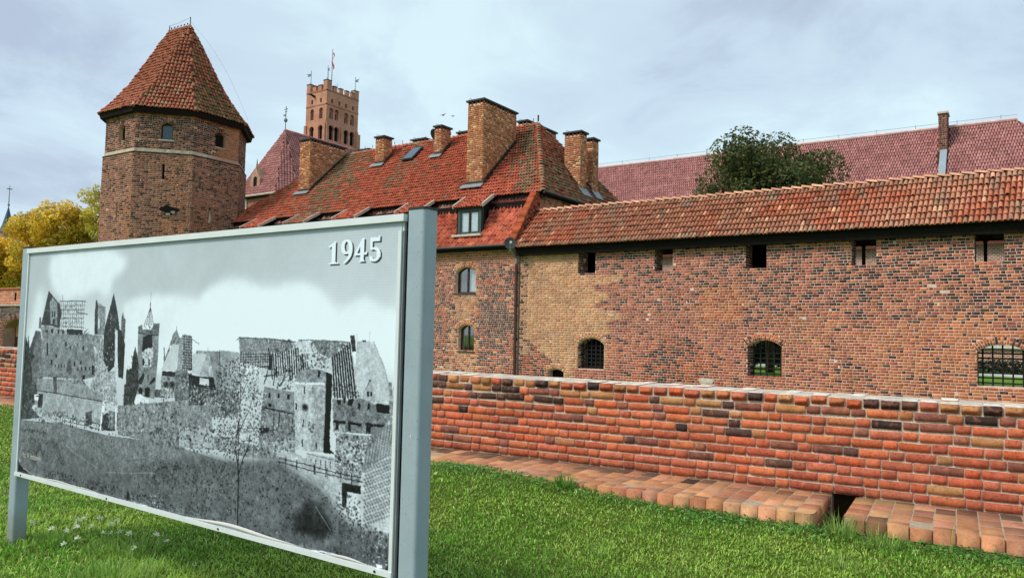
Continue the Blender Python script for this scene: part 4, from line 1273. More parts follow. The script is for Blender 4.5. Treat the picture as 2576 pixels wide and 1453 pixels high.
for k in range(8):
    A, B = oct_pts(R_LO, 0)[k], oct_pts(R_LO, 0)[(k + 1) % 8]
    A2, B2 = oct_pts(R_UP, 0)[k], oct_pts(R_UP, 0)[(k + 1) % 8]
    # seen from outside the next corner lies to the right
    fl = Frame(A, B - A); fu = Frame(A2, B2 - A2)
    wl, wu = np.linalg.norm(B - A), np.linalg.norm(B2 - A2)
    ops_l, ops_u = [], []
    if k == 6:
        ops_u = [dict(u0=1.59, u1=2.42, v0=14.38, v1=15.35, rise=0.25, ring=0.26)]
        ops_l = [dict(u0=1.86, u1=2.06, v0=11.57, v1=12.66)]
    elif k == 7:
        ops_u = [dict(u0=1.75, u1=2.65, v0=14.44, v1=15.3, rise=0.24, ring=0.26)]
        ops_l = [dict(u0=1.45, u1=1.66, v0=8.9, v1=9.95)]
    elif k == 5:
        ops_u = [dict(u0=1.70, u1=2.50, v0=14.35, v1=15.25, rise=0.25, ring=0.26)]
        ops_l = [dict(u0=2.05, u1=2.24, v0=8.75, v1=9.9)]
    o_l = [(0, -1.25), (wl, -1.25), (wl, 13.42), (0, 13.42)]
    o_u = [(0, 13.42), (wu, 13.42), (wu, 16.35), (0, 16.35)]
    TW.mesh('wall', *slab(fl, o_l, [arch_pts(o) for o in ops_l], 0.0, -0.5), 'mortar_tower')
    TW.mesh('wall', *slab(fu, o_u, [arch_pts(o) for o in ops_u], 0.0, -0.5), 'mortar_tower')
    if k in (4, 5, 6, 7, 0):
        lay_bricks(tb, fl, -0.004, wl + 0.004, -1.2, 13.42, tow_colour(k, False), ops_l, course=0.135, Ls=0.31, Lh=0.145, joint=0.024, depth=0.09, proud=0.010, rough=0.003)
        lay_bricks(tb, fu, -0.004, wu + 0.004, 13.70, 16.0, tow_colour(k, True), ops_u, course=0.135, Ls=0.31, Lh=0.145, joint=0.024, depth=0.09, proud=0.010, rough=0.003)
        lay_bricks(tb, Frame(fu.p(0, 0, 0.05), fu.eu), 0.02, wu - 0.02, 16.0, 16.28, lambda u, v, h: pick(TB), course=0.135, Ls=0.31, Lh=0.145, joint=0.02, depth=0.09)
        for o in ops_u: arch_ring(tb, fu, o, lambda u, v, h: pick(TB) if rng.random() < 0.6 else pick(TDK), w=0.11)
    if k in (5, 6, 7, 0):                                              # pale plastered band, broken away on the right
        w1 = wu if k in (5, 6) else (1.9 if k == 7 else 0)
        if w1:
            n = 26
            us = np.linspace(-0.02, w1, n)
            bo = [13.44 + (0.0 if k != 7 else 0.20 * max(0, u - 0.8) * vnoise((u * 6, 0, 0))) + 0.02 * rng.normal() for u in us]
            to = [13.69 - (0.0 if k != 7 else 0.10 * max(0, u - 0.9)) + 0.012 * rng.normal() for u in us]
            V_ = [fu.p(u, z, 0.02 + 0.008 * rng.normal()) for zz in (bo, to) for u, z in zip(us, zz)]
            TW.mesh('plaster_band', V_, [(i, i + 1, n + i + 1, n + i) for i in range(n - 1)], 'plaster')
    TW.mesh('ledge', *prism([(0, 13.36), (wl, 13.36), (wl, 13.43), (0, 13.43)], fl.o, fl.eu, fl.ev, fl.n, -0.3, 0.03), 'brick_tower', tint=lin(70, 50, 44))
    # windows
    for j, o in enumerate(ops_u):
        w = TW.mesh('window', *slab(Frame(fu.p(0, 0, -0.28), fu.eu), arch_pts(o), [[(o['u0'] + 0.1, o['v0'] + 0.1), (o['u1'] - 0.1, o['v0'] + 0.1), (o['u1'] - 0.1, o['v1'] + 0.05), (o['u0'] + 0.1, o['v1'] + 0.05)]], 0, -0.08), 'frame_brown')
        TW.mesh('pane', *slab(Frame(fu.p(0, 0, -0.31), fu.eu), [(o['u0'] + 0.08, o['v0'] + 0.08), (o['u1'] - 0.08, o['v0'] + 0.08), (o['u1'] - 0.08, o['v1'] + 0.07), (o['u0'] + 0.08, o['v1'] + 0.07)], [], 0, -0.02), 'dark_glass' if k == 6 else 'dark_inside', parent=w)
        if k == 6: TW.mesh('sill', *prism([(o['u0'] - 0.1, o['v0'] - 0.1), (o['u1'] + 0.1, o['v0'] - 0.1), (o['u1'] + 0.1, o['v0']), (o['u0'] - 0.1, o['v0'])], fu.o, fu.eu, fu.ev, fu.n, -0.25, 0.05), 'verge', parent=w)
    for o in ops_l:
        TW.mesh('arrow_slit', *slab(Frame(fl.p(0, 0, -0.4), fl.eu), arch_pts(o), [], 0, -0.05), 'dark_inside')
    if k == 6:                                                         # a knocked-out hole with pale rubble
        hp = [(2.48 + 0.62 * math.cos(q) * (1 + 0.2 * math.sin(5 * q)), 9.45 + 0.30 * math.sin(q) * (1 + 0.25 * math.cos(3 * q))) for q in np.linspace(0, 2 * math.pi, 17)[:-1]]
        TW.mesh('broken_hole', *slab(Frame(fl.p(0, 0, 0.036), fl.eu), hp, [], 0, -0.03), 'dark_inside')
        for q in range(7):
            u, v = 2.48 + rng.normal(0, 0.26), 9.26 + rng.normal(0, 0.09)
            TW.mesh('rubble', *obox(fl.p(u, v, 0.04), fl.eu * (0.16 + 0.12 * rng.random()), fl.ev * (0.08 + 0.08 * rng.random()), fl.n * 0.08), 'stone_grey', tint=pick(PAL((196, 182, 166), (168, 156, 142), (120, 108, 100))))
    if k == 7:
        TW.mesh('slit_patch', *slab(Frame(fl.p(0, 0, 0.02), fl.eu), [(1.42, 8.85), (1.62, 8.85), (1.62, 9.2), (1.55, 9.75)], [], 0, -0.3), 'verge')
TW.mesh('core', *prism([(q[0], q[1]) for q in [(p - TC)[:2] for p in oct_pts(4.4, 0)]], TC, (1, 0, 0), (0, 1, 0), (0, 0, 1), -1.2, 16.3), 'dark_inside')
tb.build(TW, 'brick', 'brickwork', limit=220)

# roof: bell-cast octagon drawn up to a short ridge
EV = oct_pts(5.47, 16.5)
RA, RB = TC + (-1.25, -0.45, 23.95), TC + (1.10, -0.22, 23.98)
top_of = [RB, RB, RA, RA, RA, RA, RB, RB]
def rib(k, n):
    """curve from an eave corner up to the ridge, flaring out at the foot"""
    a, b = EV[k], top_of[k]
    out = []
    for t_ in np.linspace(0, 1, n + 1):
        h = t_ ** 1.0
        r_ = 1 - (1.32 * t_ - 0.32 * t_ * t_) if t_ < 1 else 0.0
        r_ = (1 - t_) * (1 - 0.30 * t_ * (1 - t_) * 1.6)
        out.append(np.array([b[0] + (a[0] - b[0]) * r_, b[1] + (a[1] - b[1]) * r_, a[2] + (b[2] - a[2]) * h]))
    return np.array(out)
NT_R = 25
ttile = Pieces(T_TILE_FAR, 'tile')
TTC = PAL((180, 108, 82), (172, 102, 77), (186, 114, 88), (168, 98, 75), (178, 110, 86))
def tow_tile(k):
    def f(c):
        low = sstep(21.5, 17, c[2])
        q = rng.random()
        if k == 7 and q < 0.25 + 0.5 * low: return pick(MOSS) * (0.9, 0.92, 0.78)
        if k == 6 and q < 0.06 + 0.2 * low * (c[0] > -51): return pick(MOSS) * 1.2
        if q > 0.94: return pick(TTC, 0.02) * 0.8
        return pick(TTC, 0.02) * (1.1 if k == 5 else 1)
    return f
shell, sf = [], []
for k in range(8):
    a, b = rib(k, NT_R), rib((k + 1) % 8, NT_R)
    base = sum(len(s) for s in shell)
    shell += [a, b]
    m = NT_R + 1
    sf += [(base + i, base + m + i, base + m + i + 1, base + i + 1) for i in range(NT_R)]
    if k in (4, 5, 6, 7, 0): roof_face(ttile, a, b, 0.25, tow_tile(k), hgt=0.2, overlap=1.25, sag=0.04)
roof_o = TW.mesh('roof', np.vstack(shell), sf, 'roof_shell')
ttile.build(TW, 'roof_tile', 'tiled_roof', parent=roof_o, limit=200)
hp_ = Pieces(T_TILE, 'tile')
for k in (4, 5, 6, 7, 0):
    a = rib(k, 12)
    for i in range(12):
        ridge_tiles(hp_, a[i], a[i + 1], 0.4, 0.30, lambda c, k=k: pick(TTC, 0.02) * 1.15, hgt=0.26, n_out=(EV[k] - TC) * (1, 1, 0) + (0, 0, 3))
ridge_tiles(hp_, RA + (0, 0, 0.05), RB + (0, 0, 0.05), 0.35, 0.3, lambda c: pick(TTC) * 0.6, hgt=0.2)
hp_.build(TW, 'hip_tile', 'hip_tiles', parent=roof_o, limit=60)
# eaves: dark boarded cornice
e1, e2, e3 = oct_pts(5.40, 16.46), oct_pts(5.30, 16.12), oct_pts(4.7, 16.20)
V_ = np.array(e1 + e2 + e3)
F_ = [(k + 8, (k + 1) % 8 + 8, (k + 1) % 8, k) for k in range(8)] + [(k + 16, (k + 1) % 8 + 16, (k + 1) % 8 + 8, k + 8) for k in range(8)]
TW.mesh('eaves', V_, F_, 'dark_wood')
for p, h in ((RA, 0.4), (RB, 0.62)):
    TW.mesh('lightning_rod', *tube([p, p + (0, 0, h)], 0.035, 5), 'dark_metal')
for k in range(6):
    p = RA + (RB - RA) * (k + 0.6) / 6.5
    TW.mesh('ridge_hook', *tube([p + (0, 0, 0.1), p + (0.03, 0, 0.22)], 0.05, 4), 'dark_metal')
TW.mesh('lightning_cable', *tube([RA + (0, 0, 0.4), (RA + RB) / 2 + (0, 0, 0.42), RB + (0, 0, 0.6)], 0.012, 4), 'zinc')
TW.mesh('lightning_cable', *tube([RB + (0, 0, 0.3) + (EV[0] + (0.15, 0, 0.25) - RB - (0, 0, 0.3)) * q + np.array([0.3, 0, 0.5]) * math.sin(math.pi * q) for q in np.linspace(0, 1, 9)], 0.006, 4), 'zinc')

# ------------------------------------------------------------------ main castle tower, far behind
K = np.array([-99.135, 87.352, 39.965])
MTW = Thing('keep_tower', 'square brick castle tower with battlements and flagpole, far behind the roofs', 'tower', (K[0], K[1], -1))
MB_ = PAL((176, 116, 88), (166, 106, 80), (186, 126, 98), (156, 98, 78))
t = NT('keep_brick')
bt = t.n.new('ShaderNodeTexBrick')
mp = t.n.new('ShaderNodeMapping')
sp = t.n.new('ShaderNodeSeparateXYZ'); cbn = t.n.new('ShaderNodeCombineXYZ')
t.l.new(t.pos(), sp.inputs[0])
t.l.new(t.math('ADD', sp.outputs['X'], sp.outputs['Y']), cbn.inputs['X']); t.l.new(sp.outputs['Z'], cbn.inputs['Y'])
t.l.new(cbn.outputs[0], bt.inputs['Vector'])
bt.inputs['Scale'].default_value = 3.4; bt.inputs['Mortar Size'].default_value = 0.03
bt.inputs['Color1'].default_value = (*lin(200, 136, 110), 1); bt.inputs['Color2'].default_value = (*lin(176, 114, 94), 1); bt.inputs['Mortar'].default_value = (*lin(196, 160, 140), 1)
c_ = t.mix(1.0, bt.outputs['Color'], t.ramp(t.noise(0.5, 5, 0.65), [(0.3, 0.72), (0.7, 1.15)]), 'MULTIPLY')
t.base(t.mix(1.0, c_, t.tint(), 'MULTIPLY')); t.bump(bt.outputs['Fac'], 0.3, 0.05); t.set(Roughness=0.95, Specular_IOR_Level=0.1)
MAT['keep_brick'] = t.m
WX, WY = 5.22, 7.45
lfm = Frame((K[0] - WX, K[1], K[2]), (1, 0, 0)); rfm = Frame((K[0], K[1], K[2]), (0, 1, 0))
def niche_wall(fr, w, sq, up_a, low_a):
    """blind lancets with openings set back in them"""
    ops = [dict(u0=u - 0.22, u1=u + 0.22, v0=v - 0.38, v1=v + 0.38, rise=0) for u, v in sq]
    ops += [dict(u0=u - 0.42, u1=u + 0.42, v0=-2.35, v1=-1.15, rise=0.75) for u in up_a]
    ops += [dict(u0=u - 0.50, u1=u + 0.50, v0=-6.0, v1=-4.4, rise=0.95) for u in low_a]
    ua = 0.452 if w > 6 else 0.0
    MTW.mesh('wall', *slab(fr, [(ua, -30), (w, -30), (w, 2.7), (ua, 2.7)], [arch_pts(o) for o in ops], 0, -0.45), 'keep_brick')
    for o in ops:
        MTW.mesh('niche', *slab(Frame(fr.p(0, 0, -0.45), fr.eu), [(o['u0'] - 0.1, o['v0'] - 0.1), (o['u1'] + 0.1, o['v0'] - 0.1), (o['u1'] + 0.1, o['v1'] + 1.0), (o['u0'] - 0.1, o['v1'] + 1.0)], [], 0, -0.1),
                 'keep_brick' if -3 < o['v0'] < -2 else 'dark_inside')
        if -3 < o['v0'] < -2:
            um = (o['u0'] + o['u1']) / 2
            MTW.mesh('window', *slab(Frame(fr.p(0, 0, -0.40), fr.eu), arch_pts(dict(u0=um - 0.18, u1=um + 0.18, v0=-2.25, v1=-1.2, rise=0.1)), [], 0, -0.04), 'dark_inside')
    for v, d, h in ((0.0, 0.05, 0.16), (2.45, 0.06, 0.14)):
        MTW.mesh('string_course', *prism([(-d, v), (w + d, v), (w + d, v + h), (-d, v + h)], fr.o, fr.eu, fr.ev, fr.n, -0.1, d), 'keep_brick', tint=(0.6, 0.55, 0.55))
niche_wall(lfm, WX, [(1.52, 0.87), (3.76, 0.87)], [1.60, 3.85], [1.58, 3.82])
niche_wall(Frame(rfm.p(0, 0, 0), rfm.eu), WY, [(1.25, 0.8), (2.9, 0.8), (4.5, 0.8), (6.15, 0.8)], [1.14, 2.38, 4.59, 6.05], [1.25, 2.5, 4.73, 6.13])
MTW.mesh('core', *box(K[0] - WX, K[0] - 0.6, K[1] + 0.6, K[1] + WY, -1, K[2] + 2.6), 'keep_brick')
# lower stage a little wider, with corner buttress strips
for fr, w, us in ((lfm, WX, (0.15, 4.95)), (rfm, WY, (0.25, 3.6, 7.2))):
    for u in us:
        MTW.mesh('pilaster', *prism([(u - 0.22, -30), (u + 0.22, -30), (u + 0.22, -3.2), (u - 0.22, -3.2)], fr.o, fr.eu, fr.ev, fr.n, -0.05, 0.22), 'keep_brick')
MTW.mesh('buttress', *box(K[0] - WX - 0.45, K[0] - WX, K[1], K[1] + 1.2, -1, K[2] - 3.1), 'keep_brick')
MTW.mesh('buttress', *box(K[0] - 0.8, K[0] + 0.1, K[1] + WY, K[1] + WY + 0.6, -1, K[2] - 3.6), 'keep_brick')
def merlon(x0, x1, y0, y1, h):
    m_ = MTW.mesh('merlon', *box(x0, x1, y0, y1, K[2] + 2.68, K[2] + h), 'keep_brick')
    MTW.mesh('cap', *box(x0 - 0.06, x1 + 0.06, y0 - 0.06, y1 + 0.06, K[2] + h, K[2] + h + 0.12), 'slate_cap', parent=m_)
x_, y_ = K[0], K[1]
merlon(x_ - 0.95, x_ + 0.02, y_ - 0.02, y_ + 0.95, 4.25)
merlon(x_ - WX, x_ - WX + 0.95, y_ - 0.02, y_ + 0.95, 4.1)
merlon(x_ - 0.95, x_ + 0.02, y_ + WY - 1.0, y_ + WY, 4.1)
merlon(x_ - WX, x_ - WX + 0.95, y_ + WY - 0.95, y_ + WY, 4.1)
for u in (1.55, 2.95): merlon(x_ - WX + u, x_ - WX + u + 0.85, y_, y_ + 0.5, 3.55)
for u in (1.55, 2.98, 4.38, 5.7):
    merlon(x_ - 0.5, x_, y_ + u, y_ + u + 0.72, 3.5)
    merlon(x_ - WX, x_ - WX + 0.5, y_ + u, y_ + u + 0.72, 3.5)
def vane(x, y, z, h, s):
    p = MTW.mesh('vane_pole', *tube([(x, y, z), (x, y, z + h)], 0.05, 5), 'vane')
    V = [(x, y, z + h * 0.72), (x - s * 0.25, y, z + h * 0.80), (x - s * 1.25, y, z + h * 0.82), (x - s * 0.8, y, z + h * 0.72), (x - s * 1.0, y, z + h * 0.62), (x - s * 0.3, y, z + h * 0.62)]
    V = np.array(V + [(a, b + 0.03, c) for a, b, c in V])
    MTW.mesh('vane', V, [tuple(range(6)), tuple(range(11, 5, -1))] + [(i, i + 6, (i + 1) % 6 + 6, (i + 1) % 6) for i in range(6)], 'vane', parent=p)
    MTW.mesh('ring', *tube([(x + 0.28 * math.cos(q), y, z + 0.2 + 0.28 * math.sin(q)) for q in np.linspace(0.3, math.pi - 0.3, 9)], 0.045, 4), 'frame_white', parent=p)
vane(x_ - WX + 0.47, y_ + 0.47, K[2] + 4.2, 2.6, 1)
vane(x_ - 0.47, y_ + 0.47, K[2] + 4.35, 2.6, -0.4)
vane(x_ - 0.47, y_ + WY - 0.5, K[2] + 4.2, 2.6, -0.8)
for dx, dy, h in ((-1.1, 1.2, 6.2), (-2.0, 3.8, 4.9), (-0.9, 3.2, 4.7)):
    MTW.mesh('antenna', *tube([(x_ + dx, y_ + dy, K[2] + 2.5), (x_ + dx, y_ + dy, K[2] + h)], 0.035, 4), 'vane')
fp = MTW.mesh('flagpole', *tube([(x_ - 1.4, y_ + 2.2, K[2] + 2), (x_ - 1.4, y_ + 2.2, K[2] + 10.6)], [0.09, 0.05], 6), 'vane')
V_ = [(x_ - 1.35 + 0.16 * math.sin(i * 1.3) * (i > 0) + 0.28 * j, y_ + 2.2 + 0.12 * math.sin(i * 1.1 + j), K[2] + 9.9 - 0.42 * i) for j in range(2) for i in range(8)]
MTW.mesh('flag', V_, [(i, i + 1, 9 + i, 8 + i) for i in range(7)], simple('flag_cloth', lin(176, 70, 66), 0.9, 0.1), parent=fp)
MTW.mesh('gargoyle', *tube([lfm.p(2.2, 1.7, 0), lfm.p(1.95, 1.95, 0.7), lfm.p(1.7, 2.0, 1.1)], [0.22, 0.16, 0.05], 6), 'dark_wood')

# ------------------------------------------------------------------ church with a pink tiled roof over its apse
A_ = np.array([-84.85, 67.54, 28.97])
CHU = Thing('castle_church', 'castle church with steep dusky pink tiled apse roof beside the octagonal tower', 'church', (A_[0], A_[1], -1))
PK = PAL((184, 126, 122), (178, 120, 116), (190, 132, 126), (172, 114, 112))
def pink(c): return pick(PK, 0.02)
ze = -10.4
c0, c1, c2 = A_ + (-2.6, -6.1, ze), A_ + (6.02, -6.14, ze), A_ + (7.82, -3.65, ze)
c3 = A_ + (7.82, 40, ze); ridge_end = A_ + (0, 40, 0)
cm = A_ + (-7.5, -1.5, ze); cb_ = A_ + (-7.5, 40, ze)
rf = CHU.mesh('roof', [A_, c0, c1, c2, c3, ridge_end, cm, cb_], [(1, 2, 0), (2, 3, 0), (3, 4, 5, 0), (6, 1, 0), (7, 6, 0, 5)], 'roof_shell')
pt = Pieces(T_TILE_FAR, 'tile_far')
NP = 28
roof_face(pt, line_rows(c0, A_, NP), line_rows(c1, A_, NP), 0.36, pink, hgt=0.16, width=1.0, sag=0.02)
roof_face(pt, line_rows(c1, A_, NP), line_rows(c2, A_, NP), 0.36, pink, hgt=0.16, width=1.0, sag=0.02)
roof_face(pt, line_rows(c2, A_, NP), line_rows(c3, ridge_end, NP), 0.36, pink, hgt=0.16, width=1.0, sag=0.02)
pt.build(CHU, 'roof_tile', 'tiled_roof', parent=rf, limit=0)
hpk = Pieces(T_TILE, 'tile_far')
for a, b, no in ((c1, A_, (0.6, -0.6, 1)), (c2, A_, (0.8, -0.3, 1)), (A_, ridge_end, (0, 0, 1)), (c0, A_, (-0.6, -0.6, 1))):
    ridge_tiles(hpk, a, b, 0.5, 0.5, lambda c: pick(PK) * 1.02, hgt=0.36, n_out=no)
hpk.build(CHU, 'hip_tile', 'hip_tiles', parent=rf, limit=0)
CHU.mesh('wall', *prism([(c0[0] + 0.3, c0[1] + 0.5), (c1[0] - 0.3, c1[1] + 0.5), (c2[0] - 0.5, c2[1]), (c3[0] - 0.5, c3[1]), (cb_[0] + 0.5, cb_[1]), (cm[0] + 0.5, cm[1])], (0, 0, 0), (1, 0, 0), (0, 1, 0), (0, 0, 1), -1, A_[2] + ze - 0.02), 'keep_brick', tint=(0.8, 0.72, 0.68))
CHU.mesh('eaves', *prism([(c0[0], c0[1]), (c1[0], c1[1]), (c2[0], c2[1]), (c2[0] - 1, c2[1] + 1), (c0[0], c0[1] + 1)], (0, 0, 0), (1, 0, 0), (0, 1, 0), (0, 0, 1), A_[2] + ze - 0.3, A_[2] + ze - 0.03), 'dark_wood')
CHU.mesh('drainpipe', *tube([(c0[0] + 2.5, c0[1] + 0.3, A_[2] + ze - 0.2), (c0[0] + 2.5, c0[1] + 0.3, 2)], 0.09, 6), 'frame_white')
fn = CHU.mesh('finial', *tube([A_, A_ + (0, 0, 3.2)], 0.06, 5), 'vane')
CHU.mesh('ball', *tube([A_ + (0, 0, z) for z in (0.95, 1.1, 1.25, 1.4, 1.55)], [0.08, 0.22, 0.26, 0.22, 0.08], 8), 'vane', parent=fn)
CHU.mesh('cross', *join(box(A_[0] - 0.36, A_[0] + 0.36, A_[1] - 0.03, A_[1] + 0.03, A_[2] + 2.75, A_[2] + 2.85), box(A_[0] - 0.22, A_[0] + 0.22, A_[1] - 0.03, A_[1] + 0.03, A_[2] + 2.4, A_[2] + 2.48)), 'vane', parent=fn)
CHU.mesh('pennant', *box(A_[0] - 0.5, A_[0] + 0.02, A_[1] - 0.02, A_[1] + 0.02, A_[2] + 1.85, A_[2] + 2.1), 'vane', parent=fn)
# a small lancet dormer on the left slope
dx, dy, dz = A_[0] + 0.95, A_[1] - 5.3, A_[2]
dm = CHU.mesh('dormer', *prism([(-0.95, -9.4), (0.95, -9.4), (0.95, -8.0), (0, -6.5), (-0.95, -8.0)], (dx, dy, dz), (1, 0, 0), (0, 0, 1), (0, 1, 0), 0, 3.5), 'stone_grey', tint=lin(176, 140, 118))
CHU.mesh('opening', *slab(Frame((dx, dy - 0.02, dz), (1, 0, 0)), arch_pts(dict(u0=-0.35, u1=0.35, v0=-9.2, v1=-8.2, rise=0.5)), [], 0, -0.05), 'dark_inside', parent=dm)
CHU.mesh('opening', *slab(Frame((dx + 0.97, dy, dz), (0, 1, 0)), arch_pts(dict(u0=0.5, u1=1.1, v0=-9.0, v1=-8.3, rise=0.4)), [], 0, -0.05), 'dark_inside', parent=dm)
CHU.mesh('pinnacle', *tube([(dx, dy + 0.2, dz - 6.7), (dx, dy + 0.2, dz - 6.1), (dx, dy + 0.2, dz - 5.3)], [0.16, 0.12, 0.02], 6), 'stone_grey', tint=lin(150, 124, 108), parent=dm)
CHU.mesh('gutter', *tube([c0 + (0, -0.1, -0.05), c1 + (0.05, -0.1, -0.05), c2 + (0.1, 0, -0.05)], 0.12, 5), 'verge')

# ------------------------------------------------------------------ long range with pink roof behind the curtain wall
LR = Thing('long_range', 'long palace range with an even pink tiled roof behind the tree', 'building', (-20, 75, -0.3))
LY, LZ = 75.0, 20.12
LX0, LX1, LE_Y, LE_Z = -60.0, -0.43, 65.5, 8.8
q0, q1, q2, q3 = ro(LX0, LE_Y, LE_Z), ro(8.5, LE_Y, LE_Z), ro(LX1, LY, LZ), ro(LX0, LY, LZ)
q4, q5 = ro(8.5, 2 * LY - LE_Y, LE_Z), ro(LX0, 2 * LY - LE_Y, LE_Z)
rf = LR.mesh('roof', [q0, q1, q2, q3, q4, q5], [(0, 1, 2, 3), (1, 4, 2), (4, 5, 3, 2)], 'roof_shell')
lt = Pieces(T_TILE_FAR, 'tile_far')
lc = (-6.05, -5.38)
PK2 = PAL((184, 126, 122), (178, 120, 118), (190, 132, 128), (172, 114, 114), (182, 124, 122))
lrow = lambda c: pick(PK2, 0.03) * (0.8 if rng.random() < 0.05 else 1)
NLR = 34
Lr, Rr_ = line_rows(q0, q3, NLR), line_rows(q1, q2, NLR)
roof_face(lt, Lr, Rr_, 0.215, lrow, hgt=0.10, overlap=1.2, width=0.95, sag=0.02, skip=lambda c: (lc[0] - 0.05 < c[0] < lc[1] + 0.05 and c[1] > 72.0) or c[1] < 67.5 or c[0] < -46)
roof_face(lt, line_rows(q1, q2, NLR), line_rows(q4, q2, NLR), 0.30, lrow, hgt=0.17, sag=0.02, skip=lambda c: c[1] > 78 or c[2] < 13)
lt.build(LR, 'roof_tile', 'tiled_roof', parent=rf, limit=120)
LR.mesh('ridge_cap', *tube([q3 + (0, 0, 0.12), q2 + (0, 0, 0.12)], 0.15, 6), 'plain', tint=lin(216, 180, 176), parent=rf)
LR.mesh('lightning_cable', *tube([q3 + (0, 0, 0.55), q2 + (0, 0, 0.5)], 0.015, 4), 'zinc', parent=rf)
for x in np.arange(-40, -1, 3.2): LR.mesh('cable_holder', *tube([(x, LY, LZ + 0.2), (x, LY, LZ + 0.62)], 0.02, 4), 'zinc', parent=rf)
ch = LR.mesh('chimney', *box(lc[0] + 0.02, lc[1] - 0.02, 72.95, 74.4, 15.5, 21.1), 'mortar_tower')
P_ = Pieces(T_TOW, 'brick_tower')
for fr, w in ((Frame((lc[0], 72.93, 0), (1, 0, 0)), lc[1] - lc[0]), (Frame((lc[1], 72.93, 0), (0, 1, 0)), 1.4)):
    lay_bricks(P_, fr, 0, w, 16.0, 20.95, lambda u, v, h: pick(PAL((116, 76, 68), (98, 66, 62), (132, 88, 76), (80, 58, 56))), course=0.19, Ls=0.3, Lh=0.15, joint=0.03, depth=0.1)
P_.build(LR, 'brick', 'chimney_brickwork', parent=ch, limit=40)
LR.mesh('cap', *box(lc[0] - 0.08, lc[1] + 0.08, 72.85, 74.5, 20.95, 21.12), 'verge', parent=ch)
ls = (q3 - q0) * (0, 1, 1); ls /= np.linalg.norm(ls); lnn = np.cross([1, 0, 0], ls)
pA = ro(-5.66, 72.9, LZ - (LY - 72.9) * (LZ - LE_Z) / (LY - LE_Y)); pB = pA - ls * 7
LR.mesh('flashing_strip', *obox((pA + pB) / 2 + lnn * 0.22, (0.52, 0, 0), pB - pA, lnn * 0.06), simple('lead', lin(140, 156, 164), 0.6, 0.3, 0.1, 0.1, 2), parent=ch)
t = NT('range_brick')
bt = t.n.new('ShaderNodeTexBrick'); mp = t.n.new('ShaderNodeMapping')
mp.inputs['Rotation'].default_value = (math.radians(90), 0, 0)
t.l.new(t.pos(), mp.inputs['Vector']); t.l.new(mp.outputs[0], bt.inputs['Vector'])
bt.inputs['Scale'].default_value = 1.9; bt.inputs['Mortar Size'].default_value = 0.035
bt.inputs['Color1'].default_value = (*lin(178, 122, 98), 1); bt.inputs['Color2'].default_value = (*lin(112, 74, 64), 1); bt.inputs['Mortar'].default_value = (*lin(206, 190, 176), 1)
t.base(bt.outputs['Color']); t.bump(bt.outputs['Fac'], 0.4, 0.03); t.set(Roughness=0.95)
MAT['range_brick'] = t.m
rfr = Frame((0, 66.2, 0), (1, 0, 0))
wins = [dict(u0=x, u1=x + 1.4, v0=3.2, v1=5.4, rise=0.5) for x in np.arange(-44, 6, 5.4)]
LR.mesh('wall', *slab(rfr, [(LX0, -0.4), (8, -0.4), (8, 9.3), (LX0, 9.3)], [arch_pts(o) for o in wins], 0, -0.6), 'range_brick')
for o in wins:
    LR.mesh('window', *slab(Frame((0, 66.6, 0), (1, 0, 0)), arch_pts(o), [], 0, -0.05), 'dark_glass')
LR.mesh('wall', *box(7.4, 8.0, 66.8, 84, -0.4, 9.3), 'range_brick')
LR.mesh('ledge', *box(LX0, 8, 65.95, 66.2, 1.15, 1.35), 'frame_white')

# ------------------------------------------------------------------ gatehouse at the far left, beyond the lawn
GT = Thing('gatehouse', 'low brick gatehouse with an arched niche left of the picture board', 'building', (-70, 29, -1.25))
gf = Frame((0, 29.0, 0), (1, 0, 0))
ga = [dict(u0=-72.3, u1=-67.6, v0=-1.25, v1=1.0, rise=0.75, ring=0.4)]
GT.mesh('wall', *slab(gf, [(-80, -1.25), (-58, -1.25), (-58, 1.75), (-80, 1.75)], [arch_pts(o) for o in ga], 0, -0.9), 'mortar_tower')
GT.mesh('wall', *box(-80, -58, 29.05, 30.4, 1.75, 2.85), 'stone_grey', tint=lin(104, 92, 84))
GT.mesh('parapet', *box(-80, -58, 29.25, 30.2, 2.95, 4.3), 'mortar_far')
GT.mesh('ledge', *box(-80, -58, 28.9, 30.4, 2.85, 2.96), 'verge')
GT.mesh('coping', *box(-80, -58, 29.1, 30.3, 4.3, 4.42), 'plain', tint=lin(188, 110, 84))
gb = Pieces(T_TOW, 'brick_tower')
lay_bricks(gb, gf, -76, -62, -1.25, 1.75, lambda u, v, h: pick(TDK) if rng.random() < 0.45 else pick(PAL((130, 72, 56), (116, 64, 52), (142, 82, 62))), ga, course=0.14, Ls=0.32, Lh=0.15, joint=0.02, depth=0.08)
for o in ga: arch_ring(gb, gf, o, lambda u, v, h: pick(TDK) if rng.random() < 0.5 else pick(TB), w=0.14)
slit = [dict(u0=-71.15, u1=-70.95, v0=3.35, v1=4.0)]
lay_bricks(gb, Frame((0, 29.25, 0), (1, 0, 0)), -76, -62, 2.97, 4.3, lambda u, v, h: pick(PAL((196, 124, 92), (186, 114, 84), (204, 134, 102))), slit, course=0.135, Ls=0.3, Lh=0.15, joint=0.018, depth=0.08)
lay_bricks(gb, Frame((0, 29.05, 0), (1, 0, 0)), -76, -62, 1.77, 2.83, lambda u, v, h: pick(PAL((120, 108, 94), (98, 86, 78), (140, 124, 108), (84, 74, 68))), course=0.26, Ls=0.42, Lh=0.3, joint=0.04, depth=0.1, rough=0.015)
gb.build(GT, 'brick', 'brickwork', limit=60)
GT.mesh('slit', *box(-71.15, -70.95, 29.19, 29.24, 3.35, 4.0), 'dark_inside')
GT.mesh('niche', *box(-73, -67, 29.88, 29.95, -1.25, 2.0), 'brick_tower', tint=lin(96, 56, 46))
lay_b2 = Pieces(T_TOW, 'brick_tower')
